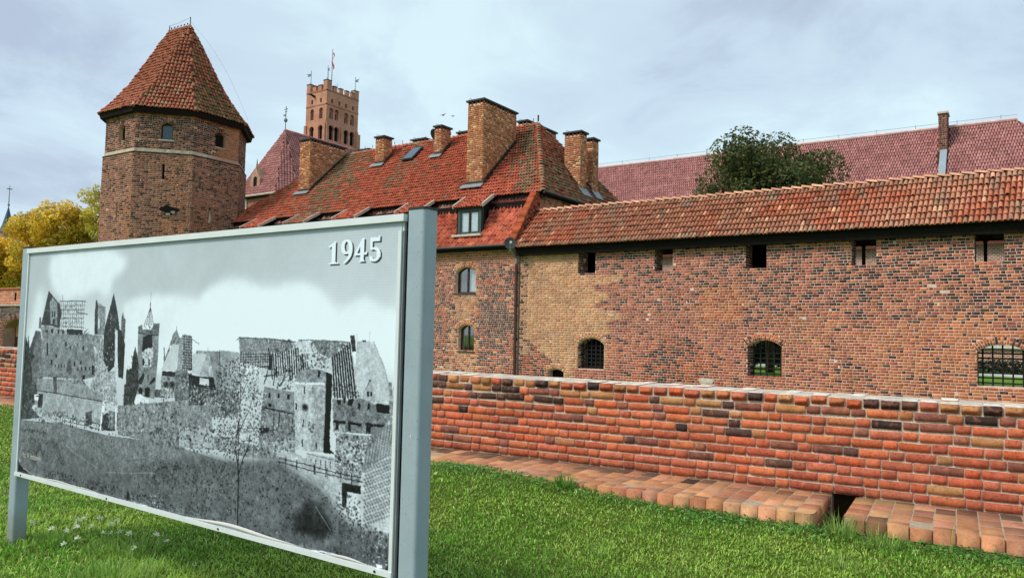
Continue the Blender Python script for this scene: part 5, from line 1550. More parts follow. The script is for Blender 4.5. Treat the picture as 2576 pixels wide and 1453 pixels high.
lay_bricks(lay_b2, Frame((0, 29.88, 0), (1, 0, 0)), -72.6, -67.4, -1.25, 1.8, lambda u, v, h: pick(TDK) if rng.random() < 0.3 else pick(PAL((122, 64, 50), (134, 74, 56))), [dict(u0=-72.15, u1=-71.35, v0=0.25, v1=1.05, rise=0.25)], course=0.14, Ls=0.32, Lh=0.15, joint=0.02, depth=0.06)
lay_b2.build(GT, 'brick', 'niche_brickwork', limit=0)
GT.mesh('niche_window', *slab(Frame((0, 29.875, 0), (1, 0, 0)), arch_pts(dict(u0=-72.15, u1=-71.35, v0=0.25, v1=1.05, rise=0.25)), [], 0.004, -0.02), 'plain', tint=lin(214, 150, 112))

# ------------------------------------------------------------------ spire in the far distance
SP = Thing('church_spire', 'slender dark slate spire with a cross rising over the yellow trees', 'spire', (-183.8, 73.2, -1))
s0 = np.array([-183.8, 73.2, 0])
V_ = [s0 + (1.75 * math.cos(q), 1.75 * math.sin(q), 20.7) for q in np.linspace(0, 2 * math.pi, 9)[:-1]] + [s0 + (1.1 * math.cos(q), 1.1 * math.sin(q), 22.3) for q in np.linspace(0, 2 * math.pi, 9)[:-1]] + [s0 + (0.12 * math.cos(q), 0.12 * math.sin(q), 26.2) for q in np.linspace(0, 2 * math.pi, 9)[:-1]]
SP.mesh('roof', V_, [(a * 8 + k, a * 8 + (k + 1) % 8, a * 8 + 8 + (k + 1) % 8, a * 8 + 8 + k) for a in (0, 1) for k in range(8)], 'spire_slate')
SP.mesh('wall', *tube([s0 + (0, 0, -1), s0 + (0, 0, 20.7)], 1.55, 8), 'keep_brick')
SP.mesh('mast', *tube([s0 + (0, 0, 26), s0 + (0, 0, 31.2)], [0.12, 0.05], 6), 'vane')
SP.mesh('ball', *tube([s0 + (0, 0, z) for z in (26.6, 26.75, 26.95, 27.1)], [0.06, 0.24, 0.24, 0.06], 8), 'vane')
SP.mesh('cross', *box(s0[0] - 0.3, s0[0] + 0.3, s0[1] - 0.5, s0[1] + 0.5, 30.3, 30.42), 'vane')

# ------------------------------------------------------------------ trees
def leaf_mat(name, c1, c2, c3, trans):
    t = NT(name)
    c = t.tint()
    t.base(c); t.set(Roughness=0.6, Specular_IOR_Level=0.25)
    tl = t.n.new('ShaderNodeBsdfTranslucent'); t.l.new(c, tl.inputs[0])
    mx = t.n.new('ShaderNodeMixShader'); mx.inputs[0].default_value = trans
    t.l.new(t.b.outputs[0], mx.inputs[1]); t.l.new(tl.outputs[0], mx.inputs[2])
    t.l.new(mx.outputs[0], t.n['Material Output'].inputs[0])
    return t.m
MAT['leaf'] = leaf_mat('leaf', None, None, None, 0.42)

def leaf_cloud(centres, radii, n, size, pal, rnd, up=0.35):
    """n leaves scattered in sprays through several clumps"""
    C_, R_ = np.asarray(centres, float), np.asarray(radii, float)
    w = R_ ** 2.2; w /= w.sum()
    k = rnd.choice(len(C_), n, p=w)
    d = rnd.normal(size=(n, 3)); d /= np.linalg.norm(d, axis=1, keepdims=True)
    r = R_[k] * (0.35 + 0.68 * rnd.random(n) ** 0.5)
    p = C_[k] + d * r[:, None] * (1, 1, 0.82)
    nn = d * 0.6 + rnd.normal(size=(n, 3)) * 0.6 + (0, 0, up); nn /= np.linalg.norm(nn, axis=1, keepdims=True)
    a = np.cross(nn, rnd.normal(size=(n, 3))); a /= np.linalg.norm(a, axis=1, keepdims=True)
    b = np.cross(nn, a)
    s = size * (0.6 + 0.8 * rnd.random(n))[:, None]
    V = np.stack([p - a * s, p + b * s * 0.55 + nn * s * 0.1, p + a * s, p - b * s * 0.55 + nn * s * 0.1], 1).reshape(-1, 3)
    F = np.arange(4 * n).reshape(n, 4)
    T = np.array(pal)[rnd.integers(0, len(pal), n)] * (0.75 + 0.5 * rnd.random((n, 1)))
    tone = 0.72 + 0.56 * rnd.random(len(C_))
    return V, F, T * tone[k][:, None]

def tree(name, label, base, height, crown_c, crown_r, n_leaf, leaf, pal, seed, group=None, clumps=26, flat=0.8, trunk_r=0.28, twigs=14):
    r = np.random.default_rng(seed)
    T = Thing(name, label, 'tree', base, group)
    base, crown_c = np.asarray(base, float), np.asarray(crown_c, float)
    cs, rs = [], []
    for i in range(clumps):
        d = r.normal(size=3); d /= np.linalg.norm(d)
        q = r.random() ** 0.38
        c = crown_c + d * q * np.array([crown_r, crown_r, crown_r * flat]) * 0.86
        cs.append(c); rs.append(crown_r * (0.24 + 0.17 * r.random()) * (1.15 - 0.35 * q))
    parts = [tube([base, base + (crown_c - base) * 0.5 + r.normal(size=3) * 0.1, crown_c + (0, 0, crown_r * 0.3)], [trunk_r, trunk_r * 0.75, trunk_r * 0.3], 8)]
    for i in range(min(twigs, clumps)):
        st = base + (crown_c - base) * (0.55 + 0.5 * r.random())
        mid = (st + cs[i]) / 2 + (0, 0, 0.15 * crown_r * r.random()) + r.normal(size=3) * crown_r * 0.06
        parts.append(tube([st, mid, cs[i]], [trunk_r * 0.42, trunk_r * 0.26, trunk_r * 0.08], 5))
    T.mesh('trunk', *join(*parts), 'bark', smooth=True)
    V, F, C = leaf_cloud(cs, rs, n_leaf, leaf, pal, r)
    T.mesh('crown', V, F, 'leaf', C)
    return T
GRN = PAL((74, 88, 48), (60, 76, 42), (88, 100, 54), (104, 106, 58), (66, 80, 46), (114, 112, 62))
tree('dark_tree', 'broad dark green tree rising behind the tiled walkway roof', (-11.6, 42.0, -0.32), 14, (-11.75, 42.0, 9.3), 4.2, 46000, 0.10, GRN, 3, clumps=80, flat=0.98, trunk_r=0.24, twigs=26)
YLW = PAL((236, 200, 62), (226, 192, 66), (242, 214, 96), (206, 186, 66), (220, 174, 52), (178, 168, 70))
YG = PAL((206, 192, 84), (222, 200, 92), (186, 180, 80), (214, 206, 110))
YT = [((-95.2, 37.6), 7.7, 3.8, 'wide yellow autumn tree under the far spire', YLW, 17),
      ((-91.6, 39.9), 10.6, 4.2, 'golden autumn tree between the spire and the octagonal tower', YLW, 18),
      ((-88.2, 41.9), 12.0, 4.3, 'tall golden autumn tree close to the octagonal tower', YLW, 19),
      ((-84.2, 43.6), 13.6, 3.4, 'thin pale yellow tree half behind the octagonal tower', YG, 20)]
for (x, y), zc, cr, lb, pal, sd_ in YT:
    tree('autumn_tree', lb, (x, y, -1.25), 12, (x, y, zc), cr, 13000 if pal is YLW else 6000, 0.15, pal, sd_, group='yellow trees beyond the tower', clumps=34, flat=0.95, trunk_r=0.22, twigs=20)
tree('dark_conifer', 'dark green bush below the spire at the left edge', (-121, 48.0, -1.25), 8, (-121, 48.0, 11.2), 2.6, 4000, 0.2, GRN, 31, clumps=14)
# hedge across the courtyard
hx = np.arange(-30, 6, 0.5)
V, F, C = leaf_cloud([(x, 56.6 + 0.1 * math.sin(x), 0.05) for x in hx], [0.55] * len(hx), 14000, 0.09, PAL((40, 50, 30), (32, 42, 26), (58, 64, 40)), np.random.default_rng(5))
single('hedge', 'low dark hedge beyond the courtyard path', 'hedge', V, F, 'leaf', tint=C)
V, F, C = leaf_cloud([(-12.6 + 1.3 * math.cos(q), 46 + 1.0 * math.sin(q), 1.0 + 0.6 * math.sin(3 * q)) for q in np.linspace(0, 6.2, 14)], [0.8] * 14, 7000, 0.1, PAL((36, 46, 28), (30, 40, 26)), np.random.default_rng(6))
shrub = Thing('shade_shrub', 'dark shrub seen through the middle barred opening', 'shrub', (-12.6, 46, -0.32))  # added foliage, stands in for tree shade beyond the opening
shrub.mesh('foliage', V, F, 'leaf', C)
shrub.mesh('stem', *tube([(-12.6, 46, -0.32), (-12.6, 46, 1.2)], 0.08, 6), 'bark')

# ------------------------------------------------------------------ birds
for i, (p, lb, s) in enumerate((((-38.11, 45.59, 18.6), 'dark bird gliding with raised wings left of the tall chimney', 0.55), ((-38.73, 47.55, 19.1), 'pale bird flying nearest the tall chimney', 0.45))):
    p = np.array(p); ex = np.array([0.8, 0.5, 0.3]) if i == 0 else np.array([0.8, 0.55, -0.1])
    ex /= np.linalg.norm(ex); ez = np.array([0, 0, 1.0])
    V = [p + ex * a * s + ez * b * s + np.array([-0.55, 0.8, 0]) * c * s for a, b, c in
         ((-0.75, 0.10, -0.1), (-0.35, 0.18, 0.12), (-0.3, 0.14, -0.12), (0, 0.0, 0.3), (0, 0.03, -0.35), (0.35, 0.2, 0.12), (0.3, 0.16, -0.12), (0.8, 0.02, -0.1), (0, -0.09, 0.05), (0.06, 0.04, 0.38))]
    F = [(0, 2, 1), (1, 2, 4, 3), (3, 4, 6, 5), (5, 6, 7), (3, 8, 4), (3, 9, 8)]
    single('bird', lb, 'bird', V, F, 'bird', group='birds over the roof', loc=p)

# ------------------------------------------------------------------ picture board
SG = Thing('picture_board', 'large outdoor board showing a black and white photograph of a ruined castle, marked 1945', 'sign', (-4.7, 2.95, -0.22))
SX0, SX1, SZ0, SZ1, SY = -6.83, -2.68, 0.37, 2.162, 2.90
def rounded_post(x0, x1, y0, y1, z0, z1, r=0.022, label=None):
    pts = []
    for cx, cy, a0 in ((x1 - r, y0 + r, -90), (x1 - r, y1 - r, 0), (x0 + r, y1 - r, 90), (x0 + r, y0 + r, 180)):
        for k in range(6):
            a = math.radians(a0 + 90 * k / 5)
            pts.append((cx + r * math.cos(a), cy + r * math.sin(a)))
    V, F = prism(pts, (0, 0, 0), (1, 0, 0), (0, 1, 0), (0, 0, 1), z0, z1)
    p = SG.mesh('post', V, F, 'post_paint', smooth=False, label=label)
    SG.mesh('post_cap', *prism([(a + (0.003 if a > (x0 + x1) / 2 else -0.003), b + (0.003 if b > (y0 + y1) / 2 else -0.003)) for a, b in pts], (0, 0, 0), (1, 0, 0), (0, 1, 0), (0, 0, 1), z1, z1 + 0.012), 'dark_metal', parent=p)
    return p
rp = rounded_post(-2.645, -2.522, 2.895, 3.005, -0.35, 2.215)
lp_ = rounded_post(-6.965, -6.842, 2.895, 3.005, -0.35, 2.205)
SG.mesh('panel', *box(SX0 - 0.005, SX1 + 0.01, SY + 0.004, SY + 0.05, SZ0 - 0.02, SZ1 + 0.03), 'alu')
SG.mesh('top_rail', *box(SX0 - 0.012, SX1 + 0.026, SY - 0.022, SY + 0.055, SZ1 - 0.004, SZ1 + 0.034), 'alu')
SG.mesh('bottom_rail', *box(SX0 - 0.012, SX1 + 0.012, SY - 0.022, SY + 0.055, SZ0 - 0.024, SZ0 + 0.003), 'alu')
SG.mesh('side_rail', *box(SX1 - 0.012, SX1 + 0.010, SY - 0.016, SY + 0.004, SZ0 - 0.034, SZ1 - 0.052), 'alu')
SG.mesh('side_rail', *box(SX1 + 0.0115, SX1 + 0.022, SY - 0.006, SY + 0.05, SZ0 - 0.05, SZ1 - 0.052), 'zinc')
SG.mesh('shadow_gap', *box(SX1 + 0.0225, SX1 + 0.034, SY + 0.012, SY + 0.06, SZ0 - 0.1, SZ1 + 0.05), 'gap_black')
SG.mesh('side_rail', *box(SX0 - 0.012, SX0 + 0.004, SY - 0.010, SY + 0.004, SZ0 - 0.03, SZ1 - 0.004), 'alu')
for i, x in enumerate((-6.72, -5.4, -4.1, -2.78)):
    SG.mesh('screw', *tube([(x, SY - 0.026, SZ0 - 0.010), (x, SY - 0.021, SZ0 - 0.010)], 0.007, 8), 'dark_metal')
SG.mesh('peeled_chip', *prism([(-2.585, 1.06), (-2.572, 1.055), (-2.569, 1.075), (-2.58, 1.068)], (0, 2.8945, 0), (1, 0, 0), (0, 0, 1), (0, -1, 0), 0.0, 0.001), 'frame_white')

# the print: painted here as grey shapes over the board, then wrapped on as its picture
PW, PH = 2000, 864
PRINT = [
['C',[[172,19],[284,6],[625,8],[733,54],[686,98],[636,118],[623,171],[589,182],[531,152],[460,179],[305,193],[220,159],[159,85]],0.92,9],['C',[[713,204],[794,185],[890,176],[982,173],[1071,182],[1157,191],[1209,153],[1287,131],[1364,135],[1463,158],[1534,158],[1634,145],[1710,168],[1774,219],[1823,204],[1890,194],[1937,212],[2018,219],[2025,380],[735,443]],0.93,8],['C',[[23,322],[90,146],[157,162],[129,290],[84,455],[18,458]],0.9,12],['C',[[128,280],[712,200],[752,443],[20,479]],0.88,30],
['C',[[1238,185],[1366,163],[1524,188],[1635,174],[1722,204],[1776,253],[2020,263],[2023,341],[1225,371],[1021,286]],0.97,20],['P',[[-18,661],[333,646],[664,660],[915,652],[1091,654],[1362,680],[1578,775],[1587,942],[30,1243],[-16,889]],0.5,0.1,9],['P',[[-12,603],[-16,442],[-1.5,386],[5,330],[22,361],[26,325],[44,385],[66,439],[82,486],[103,594]],0.24,0.16,8],['P',[[43,378],[84,307],[125,310],[143,351],[163,482],[135,520],[118,593],[95,595],[66,439]],0.44,0.1,10],['P',[[43,378],[84,307],[97,311],[77,384],[71,438],[59,427]],0.3,0.1,6],['P',[[59,403],[85,402],[86,415],[60,416]],0.12,0.0,5],
['P',[[127,294],[158,284],[220,291],[330,303],[457,312],[588,318],[603,416],[560,462],[464,478],[131,484],[144,435],[145,339]],0.52,0.09,14],['S',[[139,285],[330,303],[332,320],[142,309]],70,0.75,0.92,7],['S',[[113,340],[162,327],[181,482],[131,484]],70,0.7,0.92,8],['S',[[297,324],[588,318],[594,373],[441,372],[302,365]],110,0.72,0.95,8],['S',[[164,339],[594,373],[582,461],[154,471]],60,0.3,0.42,8],['P',[[179,352],[190,351],[196,400],[184,400]],0.1,0.0,5],['P',[[207,300],[226,300],[228,315],[209,316]],0.1,0.0,5],['P',[[254,393],[264,392],[266,406],[255,407]],0.1,0.0,5],
['P',[[324,346],[334,346],[336,361],[325,361]],0.1,0.0,5],['P',[[452,358],[462,357],[464,372],[454,372]],0.1,0.0,5],['P',[[407,350],[416,350],[417,361],[408,362]],0.1,0.0,5],['P',[[525,424],[544,423],[548,456],[528,457]],0.1,0.0,5],['P',[[218,416],[232,416],[234,433],[220,434]],0.1,0.0,5],['P',[[461,462],[481,461],[482,476],[462,477]],0.1,0.0,5],['P',[[358,360],[367,360],[368,371],[359,372]],0.1,0.0,5],['P',[[395,416],[406,416],[407,433],[397,433]],0.1,0.0,5],['P',[[441,412],[450,412],[451,424],[442,425]],0.1,0.0,5],['P',[[253,432],[259,432],[261,443],[254,444]],0.13,0.0,5],
['P',[[277,431],[283,431],[284,442],[279,443]],0.13,0.0,5],['P',[[301,430],[307,430],[308,441],[302,442]],0.13,0.0,5],['P',[[325,429],[330,429],[332,440],[326,440]],0.13,0.0,5],['P',[[348,428],[354,428],[355,439],[349,440]],0.13,0.0,5],['P',[[424,434],[431,434],[433,446],[425,447]],0.13,0.0,5],['P',[[450,433],[458,433],[460,445],[452,446]],0.13,0.0,5],['P',[[477,432],[485,432],[486,444],[478,444]],0.13,0.0,5],['P',[[503,431],[511,431],[512,443],[505,443]],0.13,0.0,5],['P',[[161,305],[184,305],[185,312],[162,312]],0.13,0.0,5],['P',[[261,301],[273,300],[274,316],[262,316]],0.13,0.0,5],
['P',[[296,302],[307,302],[308,316],[298,316]],0.13,0.0,5],['P',[[346,427],[359,403],[376,426],[385,460],[348,460]],0.28,0.12,6],['P',[[126,285],[173,152],[236,189],[265,204],[283,236],[270,295],[201,286]],0.2,0.06,6],['P',[[185,198],[205,177],[246,198],[254,284],[201,280]],0.55,0.1,6],['P',[[206,232],[216,232],[218,252],[209,253]],0.12,0.0,5],['P',[[224,232],[233,232],[236,252],[226,252]],0.12,0.0,5],['P',[[217,262],[232,262],[234,282],[220,282]],0.12,0.0,5],['L',[[138,228],[184,229]],0.75,3],['P',[[108,298],[110,256],[122,256],[131,297]],0.42,0.1,6],['L',[[265,192],[275,296]],0.22,6],
['L',[[280,196],[288,296]],0.22,4],['L',[[295,200],[302,296]],0.22,4],['L',[[310,203],[316,296]],0.22,6],['L',[[323,193],[330,295]],0.22,4],['L',[[337,196],[343,295]],0.22,4],['L',[[352,200],[357,295]],0.22,6],['L',[[366,204],[370,295]],0.22,4],['L',[[379,193],[384,295]],0.22,4],['L',[[393,197],[397,294]],0.22,6],['L',[[407,200],[410,294]],0.22,4],['L',[[421,204],[423,294]],0.22,4],['L',[[433,193],[436,294]],0.22,6],['L',[[447,197],[449,294]],0.22,4],['L',[[263,194],[456,194]],0.2,5],['L',[[265,210],[454,209]],0.2,3],['L',[[267,226],[452,225]],0.2,5],['L',[[268,242],[451,241]],0.2,3],
['L',[[270,258],[449,257]],0.2,5],['L',[[272,273],[448,273]],0.2,3],['L',[[274,289],[446,289]],0.2,5],['L',[[398,235],[474,241]],0.15,5],['L',[[284,168],[287,195]],0.15,4],['L',[[394,193],[458,195]],0.2,5],['L',[[324,193],[372,193]],0.2,4],['S',[[270,195],[400,201],[433,293],[276,295]],120,0.14,0.45,8],['S',[[272,213],[425,218],[432,287],[275,289]],30,0.8,0.95,8],['P',[[327,297],[447,299],[444,318],[338,318]],0.12,0.08,6],['S',[[443,287],[494,297],[496,317],[446,316]],20,0.12,0.3,9],['P',[[527,195],[542,201],[561,203],[578,212],[597,214],[605,315],[537,314]],0.55,0.14,8],
['P',[[529,190],[537,192],[545,207],[552,314],[532,313],[526,235]],0.22,0.1,6],['P',[[551,258],[562,257],[565,291],[555,291]],0.86,0.0,5],['P',[[649,166],[659,191],[682,240],[697,289],[684,343],[689,413],[642,442],[599,424],[595,318],[603,279],[622,232]],0.19,0.08,8],['S',[[623,240],[679,240],[684,337],[601,340]],60,0.45,0.85,7],['S',[[602,345],[679,343],[681,413],[609,416]],22,0.6,0.9,9],['P',[[707,288],[708,252],[714,232],[724,252],[733,257],[735,325],[717,326]],0.4,0.14,6],['P',[[681,289],[710,296],[737,341],[738,461],[700,455]],0.18,0.06,8],
['P',[[669,294],[686,297],[695,391],[705,455],[686,552],[654,555],[672,489],[677,392]],0.84,0.1,8],['P',[[516,342],[588,319],[603,405],[642,442],[683,434],[709,551],[549,562],[521,497],[558,440]],0.68,0.16,8],['S',[[525,330],[589,329],[642,442],[685,456],[704,551],[549,562]],260,0.15,0.45,8],['S',[[525,330],[589,329],[642,442],[685,456],[704,551],[549,562]],160,0.82,0.97,8],['P',[[119,492],[464,479],[522,508],[609,528],[612,558],[112,594]],0.58,0.08,10],['S',[[129,473],[359,456],[475,478],[531,491],[476,494],[132,491]],110,0.1,0.3,9],['L',[[114,538],[276,538],[437,544],[611,549]],0.18,6],
['P',[[242,478],[273,477],[285,558],[261,559]],0.34,0.14,7],['P',[[118,539],[280,541],[437,544],[611,545],[604,629],[445,622],[295,620],[122,628],[142,579]],0.66,0.1,9],['P',[[-8,522],[115,515],[127,556],[88,607],[162,640],[-4,660]],0.3,0.18,9],['S',[[-8,522],[109,515],[94,600],[8,655]],90,0.1,0.25,11],['L',[[114,538],[276,539],[437,543],[611,545]],0.2,7],['P',[[103,554],[142,554],[142,576],[105,577]],0.93,0,5],['P',[[114,559],[140,557],[140,560],[114,562]],0.2,0.0,5],['P',[[141,549],[174,548],[172,600],[132,602]],0.22,0.1,7],['S',[[197,616],[363,598],[379,636],[200,646]],110,0.15,0.4,9],
['P',[[498,593],[540,584],[546,633],[503,640]],0.3,0.14,7],['P',[[611,544],[627,551],[617,644],[600,644]],0.95,0.02,6],['P',[[641,548],[659,549],[659,591],[640,625]],0.78,0.08,6],['P',[[616,595],[646,582],[698,594],[703,641],[611,646]],0.22,0.16,8],['P',[[655,573],[727,578],[727,633],[662,637]],0.48,0.16,8],['P',[[695,562],[705,561],[712,635],[702,636]],0.9,0.05,6],['P',[[747,479],[798,476],[819,521],[822,576],[747,582]],0.22,0.14,8],['S',[[737,479],[805,475],[824,576],[747,582]],90,0.08,0.4,9],['P',[[815,533],[924,537],[1044,543],[1043,585],[910,588],[834,580]],0.52,0.1,9],
['L',[[909,582],[1039,585]],0.86,7],['L',[[821,541],[1031,549]],0.2,4],['P',[[769,590],[790,577],[827,586],[831,630],[803,634],[766,627]],0.96,0.02,6],['P',[[838,569],[865,554],[898,564],[916,596],[914,644],[860,652],[829,647],[837,613]],0.16,0.1,8],['S',[[833,567],[908,566],[919,644],[831,650]],70,0.08,0.38,9],['P',[[917,593],[932,590],[947,604],[943,636],[982,641],[924,652],[908,645]],0.94,0.03,6],['S',[[732,630],[820,630],[821,651],[733,649]],50,0.12,0.3,9],['L',[[295,622],[434,625],[598,626]],0.12,4],['L',[[367,637],[492,639],[600,644]],0.12,4],['L',[[318,617],[321,647]],0.12,6],
['L',[[436,621],[440,651]],0.12,6],['L',[[494,622],[497,651]],0.12,6],['L',[[593,624],[596,652]],0.12,6],['P',[[816,297],[836,294],[940,306],[942,382],[932,515],[826,512]],0.54,0.09,10],['P',[[814,279],[828,280],[827,276],[840,277],[841,289],[865,291],[897,291],[909,270],[923,269],[941,270],[942,306],[816,304]],0.45,0.12,6],['L',[[818,302],[875,308],[938,308]],0.14,7],['S',[[816,279],[939,275],[941,301],[818,301]],50,0.12,0.8,8],['L',[[882,165],[884,218]],0.3,3],['L',[[881,203],[883,221]],0.25,6],['L',[[882,218],[849,278]],0.18,4],['L',[[883,218],[863,278]],0.18,4],
['L',[[883,218],[877,278]],0.18,4],['L',[[884,218],[893,278]],0.18,4],['L',[[885,218],[908,278]],0.18,4],['L',[[883,225],[887,225]],0.22,3],['L',[[878,232],[890,232]],0.22,3],['L',[[874,240],[893,240]],0.22,3],['L',[[869,248],[896,248]],0.22,3],['L',[[865,256],[899,256]],0.22,3],['L',[[860,264],[902,263]],0.22,3],['L',[[856,272],[905,271]],0.22,3],['P',[[848,316],[871,310],[900,310],[909,357],[888,363],[845,366]],0.12,0.06,7],['P',[[845,366],[870,354],[907,348],[913,367],[903,415],[857,417]],0.82,0.14,7],['S',[[845,366],[911,347],[904,424],[848,427]],45,0.12,0.4,9],
['P',[[852,388],[861,387],[863,411],[854,411]],0.1,0.0,5],['P',[[886,388],[894,388],[896,410],[888,410]],0.1,0.0,5],['P',[[886,440],[892,440],[893,452],[887,452]],0.1,0.0,5],['P',[[863,432],[867,446],[852,473],[826,474],[822,470]],0.15,0.05,6],['P',[[929,443],[932,456],[908,470],[894,470]],0.15,0.05,6],['P',[[872,486],[889,479],[904,483],[904,513],[877,513]],0.11,0.03,6],['P',[[833,491],[846,483],[861,487],[859,506],[840,506]],0.11,0.03,6],['P',[[804,512],[846,505],[899,521],[900,537],[802,544]],0.92,0.1,8],
['P',[[803,349],[817,376],[830,412],[834,479],[811,544],[758,547],[754,431],[786,422],[789,387]],0.24,0.14,8],['S',[[786,377],[827,396],[825,480],[811,544],[758,547],[754,431]],110,0.08,0.42,9],['P',[[932,485],[975,485],[1006,508],[934,510]],0.36,0.06,7],['P',[[1040,287],[1061,319],[1061,335],[1003,340],[1024,300]],0.5,0.12,7],['L',[[1039,277],[1040,291]],0.3,5],['P',[[972,346],[977,346],[982,380],[1005,339],[1006,354],[976,400]],0.44,0.12,7],['P',[[1019,334],[1062,336],[1046,420],[963,421]],0.8,0.04,10],['P',[[968,424],[1045,422],[1047,507],[965,503]],0.6,0.1,8],
['P',[[970,424],[1045,423],[1040,440],[971,437]],0.16,0.12,6],['E',[996,466],15,10,0.1],['E',[1028,464],15,10,0.1],['L',[[992,478],[994,510]],0.92,4],['L',[[1008,477],[1010,509]],0.92,4],['L',[[1023,476],[1026,508]],0.92,4],['L',[[1037,475],[1040,507]],0.92,4],['L',[[989,481],[1043,482]],0.92,4],['L',[[991,508],[1045,507]],0.9,4],['P',[[1046,417],[1079,396],[1115,424],[1119,477],[1114,522],[1046,526]],0.5,0.14,8],['S',[[1046,417],[1115,424],[1120,492],[1044,497]],70,0.1,0.4,9],['P',[[1080,300],[1122,306],[1135,413],[1082,418]],0.72,0.06,7],['L',[[1077,304],[1084,416]],0.16,6],
['L',[[1086,305],[1094,415]],0.16,6],['L',[[1096,306],[1103,415]],0.16,6],['L',[[1105,307],[1113,414]],0.16,6],['L',[[1114,309],[1122,414]],0.16,6],['L',[[1124,310],[1132,413]],0.16,6],['L',[[1075,308],[1125,310]],0.14,6],['L',[[1076,316],[1126,319]],0.14,6],['L',[[1077,324],[1126,327]],0.14,6],['L',[[1077,333],[1127,335]],0.14,6],['L',[[1078,341],[1128,344]],0.14,6],['L',[[1079,349],[1128,352]],0.14,6],['L',[[1079,358],[1129,360]],0.14,6],['L',[[1080,366],[1130,368]],0.14,6],['L',[[1081,374],[1130,376]],0.14,6],['L',[[1081,383],[1131,385]],0.14,6],['L',[[1082,391],[1132,393]],0.14,6],
['L',[[1082,400],[1132,401]],0.14,6],['L',[[1083,408],[1133,409]],0.14,6],['S',[[1080,357],[1130,355],[1132,438],[1082,440]],80,0.1,0.5,9],['L',[[1123,316],[1164,330]],0.35,4],['P',[[1060,315],[1074,310],[1080,416],[1051,420]],0.6,0.08,8],['P',[[1135,361],[1212,353],[1177,427],[1135,420]],0.78,0.04,9],['P',[[1151,351],[1274,349],[1275,360],[1151,361]],0.6,0.08,7],['P',[[1215,351],[1274,350],[1281,473],[1264,474],[1243,427]],0.54,0.08,9],['P',[[1211,348],[1246,427],[1173,428]],0.66,0.08,7],['L',[[1211,340],[1212,352]],0.3,3],['P',[[1274,346],[1365,350],[1371,475],[1279,473]],0.64,0.07,10],
['L',[[1270,346],[1279,425]],0.25,6],['P',[[1115,425],[1173,431],[1245,428],[1264,474],[1194,488],[1124,483]],0.13,0.12,8],['P',[[1175,435],[1223,435],[1225,456],[1176,454]],0.84,0.06,7],['P',[[1043,487],[1122,462],[1373,468],[1389,538],[1050,565]],0.46,0.16,9],['P',[[712,554],[1232,492],[1266,644],[1084,656],[721,651]],0.54,0.13,9],['P',[[1122,458],[1184,468],[1196,516],[1122,521]],0.3,0.2,8],['S',[[1126,462],[1372,457],[1375,503],[1122,521]],240,0.1,0.35,10],['S',[[1127,472],[1373,466],[1375,503],[1122,521]],150,0.65,0.95,9],['P',[[1324,350],[1364,350],[1372,420],[1329,422]],0.66,0.06,8],
['P',[[1361,306],[1494,305],[1604,308],[1614,313],[1629,307],[1829,308],[1851,372],[1870,448],[1836,459],[1773,456],[1748,386],[1612,392],[1611,439],[1486,441],[1458,389],[1369,379]],0.8,0.06,10],['P',[[1361,306],[1494,306],[1505,342],[1370,350]],0.54,0.14,6],['P',[[1499,306],[1600,308],[1605,330],[1546,348],[1507,342]],0.52,0.22,6],['P',[[1684,308],[1783,307],[1788,345],[1753,351],[1708,338]],0.5,0.18,6],['L',[[1352,313],[1364,306],[1494,306],[1614,313]],0.22,5],['L',[[1628,307],[1729,306],[1829,308]],0.22,5],['L',[[1370,350],[1374,379]],0.14,7],['L',[[1378,350],[1382,380]],0.14,7],
['L',[[1386,349],[1390,381]],0.14,7],['L',[[1394,349],[1398,382]],0.14,7],['L',[[1402,349],[1406,382]],0.14,7],['L',[[1410,348],[1414,383]],0.14,7],['L',[[1418,348],[1422,384]],0.14,7],['L',[[1425,348],[1429,385]],0.14,7],['L',[[1433,348],[1437,385]],0.14,7],['L',[[1441,347],[1445,386]],0.14,7],['L',[[1448,347],[1452,387]],0.14,7],['L',[[1456,347],[1460,388]],0.14,7],['L',[[1464,347],[1468,388]],0.14,7],['L',[[1471,346],[1476,389]],0.14,7],['L',[[1479,346],[1483,390]],0.14,7],['L',[[1486,346],[1491,391]],0.14,7],['L',[[1494,346],[1498,391]],0.14,7],['L',[[1501,345],[1506,392]],0.14,7],
['L',[[1508,345],[1513,393]],0.14,7],['L',[[1516,345],[1520,394]],0.14,7],['L',[[1369,355],[1520,349]],0.18,4],['L',[[1369,363],[1521,356]],0.18,4],['L',[[1370,371],[1521,364]],0.18,4],['L',[[1370,378],[1522,371]],0.18,4],['L',[[1500,334],[1510,393]],0.12,14],['L',[[1512,353],[1521,420]],0.12,9],['L',[[1521,351],[1531,416]],0.12,9],['L',[[1531,349],[1540,412]],0.12,14],['L',[[1541,347],[1550,408]],0.12,9],['L',[[1550,345],[1559,404]],0.12,9],['L',[[1560,344],[1569,400]],0.12,14],['L',[[1569,342],[1578,396]],0.12,9],['L',[[1579,340],[1587,391]],0.12,9],['L',[[1588,338],[1598,418]],0.12,14],
['L',[[1598,336],[1608,414]],0.12,9],['L',[[1607,334],[1617,410]],0.12,9],['L',[[1616,332],[1626,406]],0.12,14],['L',[[1625,330],[1635,402]],0.12,9],['L',[[1636,349],[1644,398]],0.12,9],['L',[[1645,347],[1653,394]],0.12,14],['L',[[1654,345],[1662,390]],0.12,9],['L',[[1663,344],[1670,386]],0.12,9],['S',[[1495,307],[1684,308],[1681,389],[1508,397]],150,0.1,0.4,9],['S',[[1639,309],[1684,309],[1681,379],[1641,355]],30,0.85,0.97,11],['S',[[1677,308],[1752,326],[1747,381],[1681,379]],110,0.1,0.4,9],['L',[[1764,350],[1778,454]],0.1,13],['L',[[1772,346],[1788,454]],0.1,13],
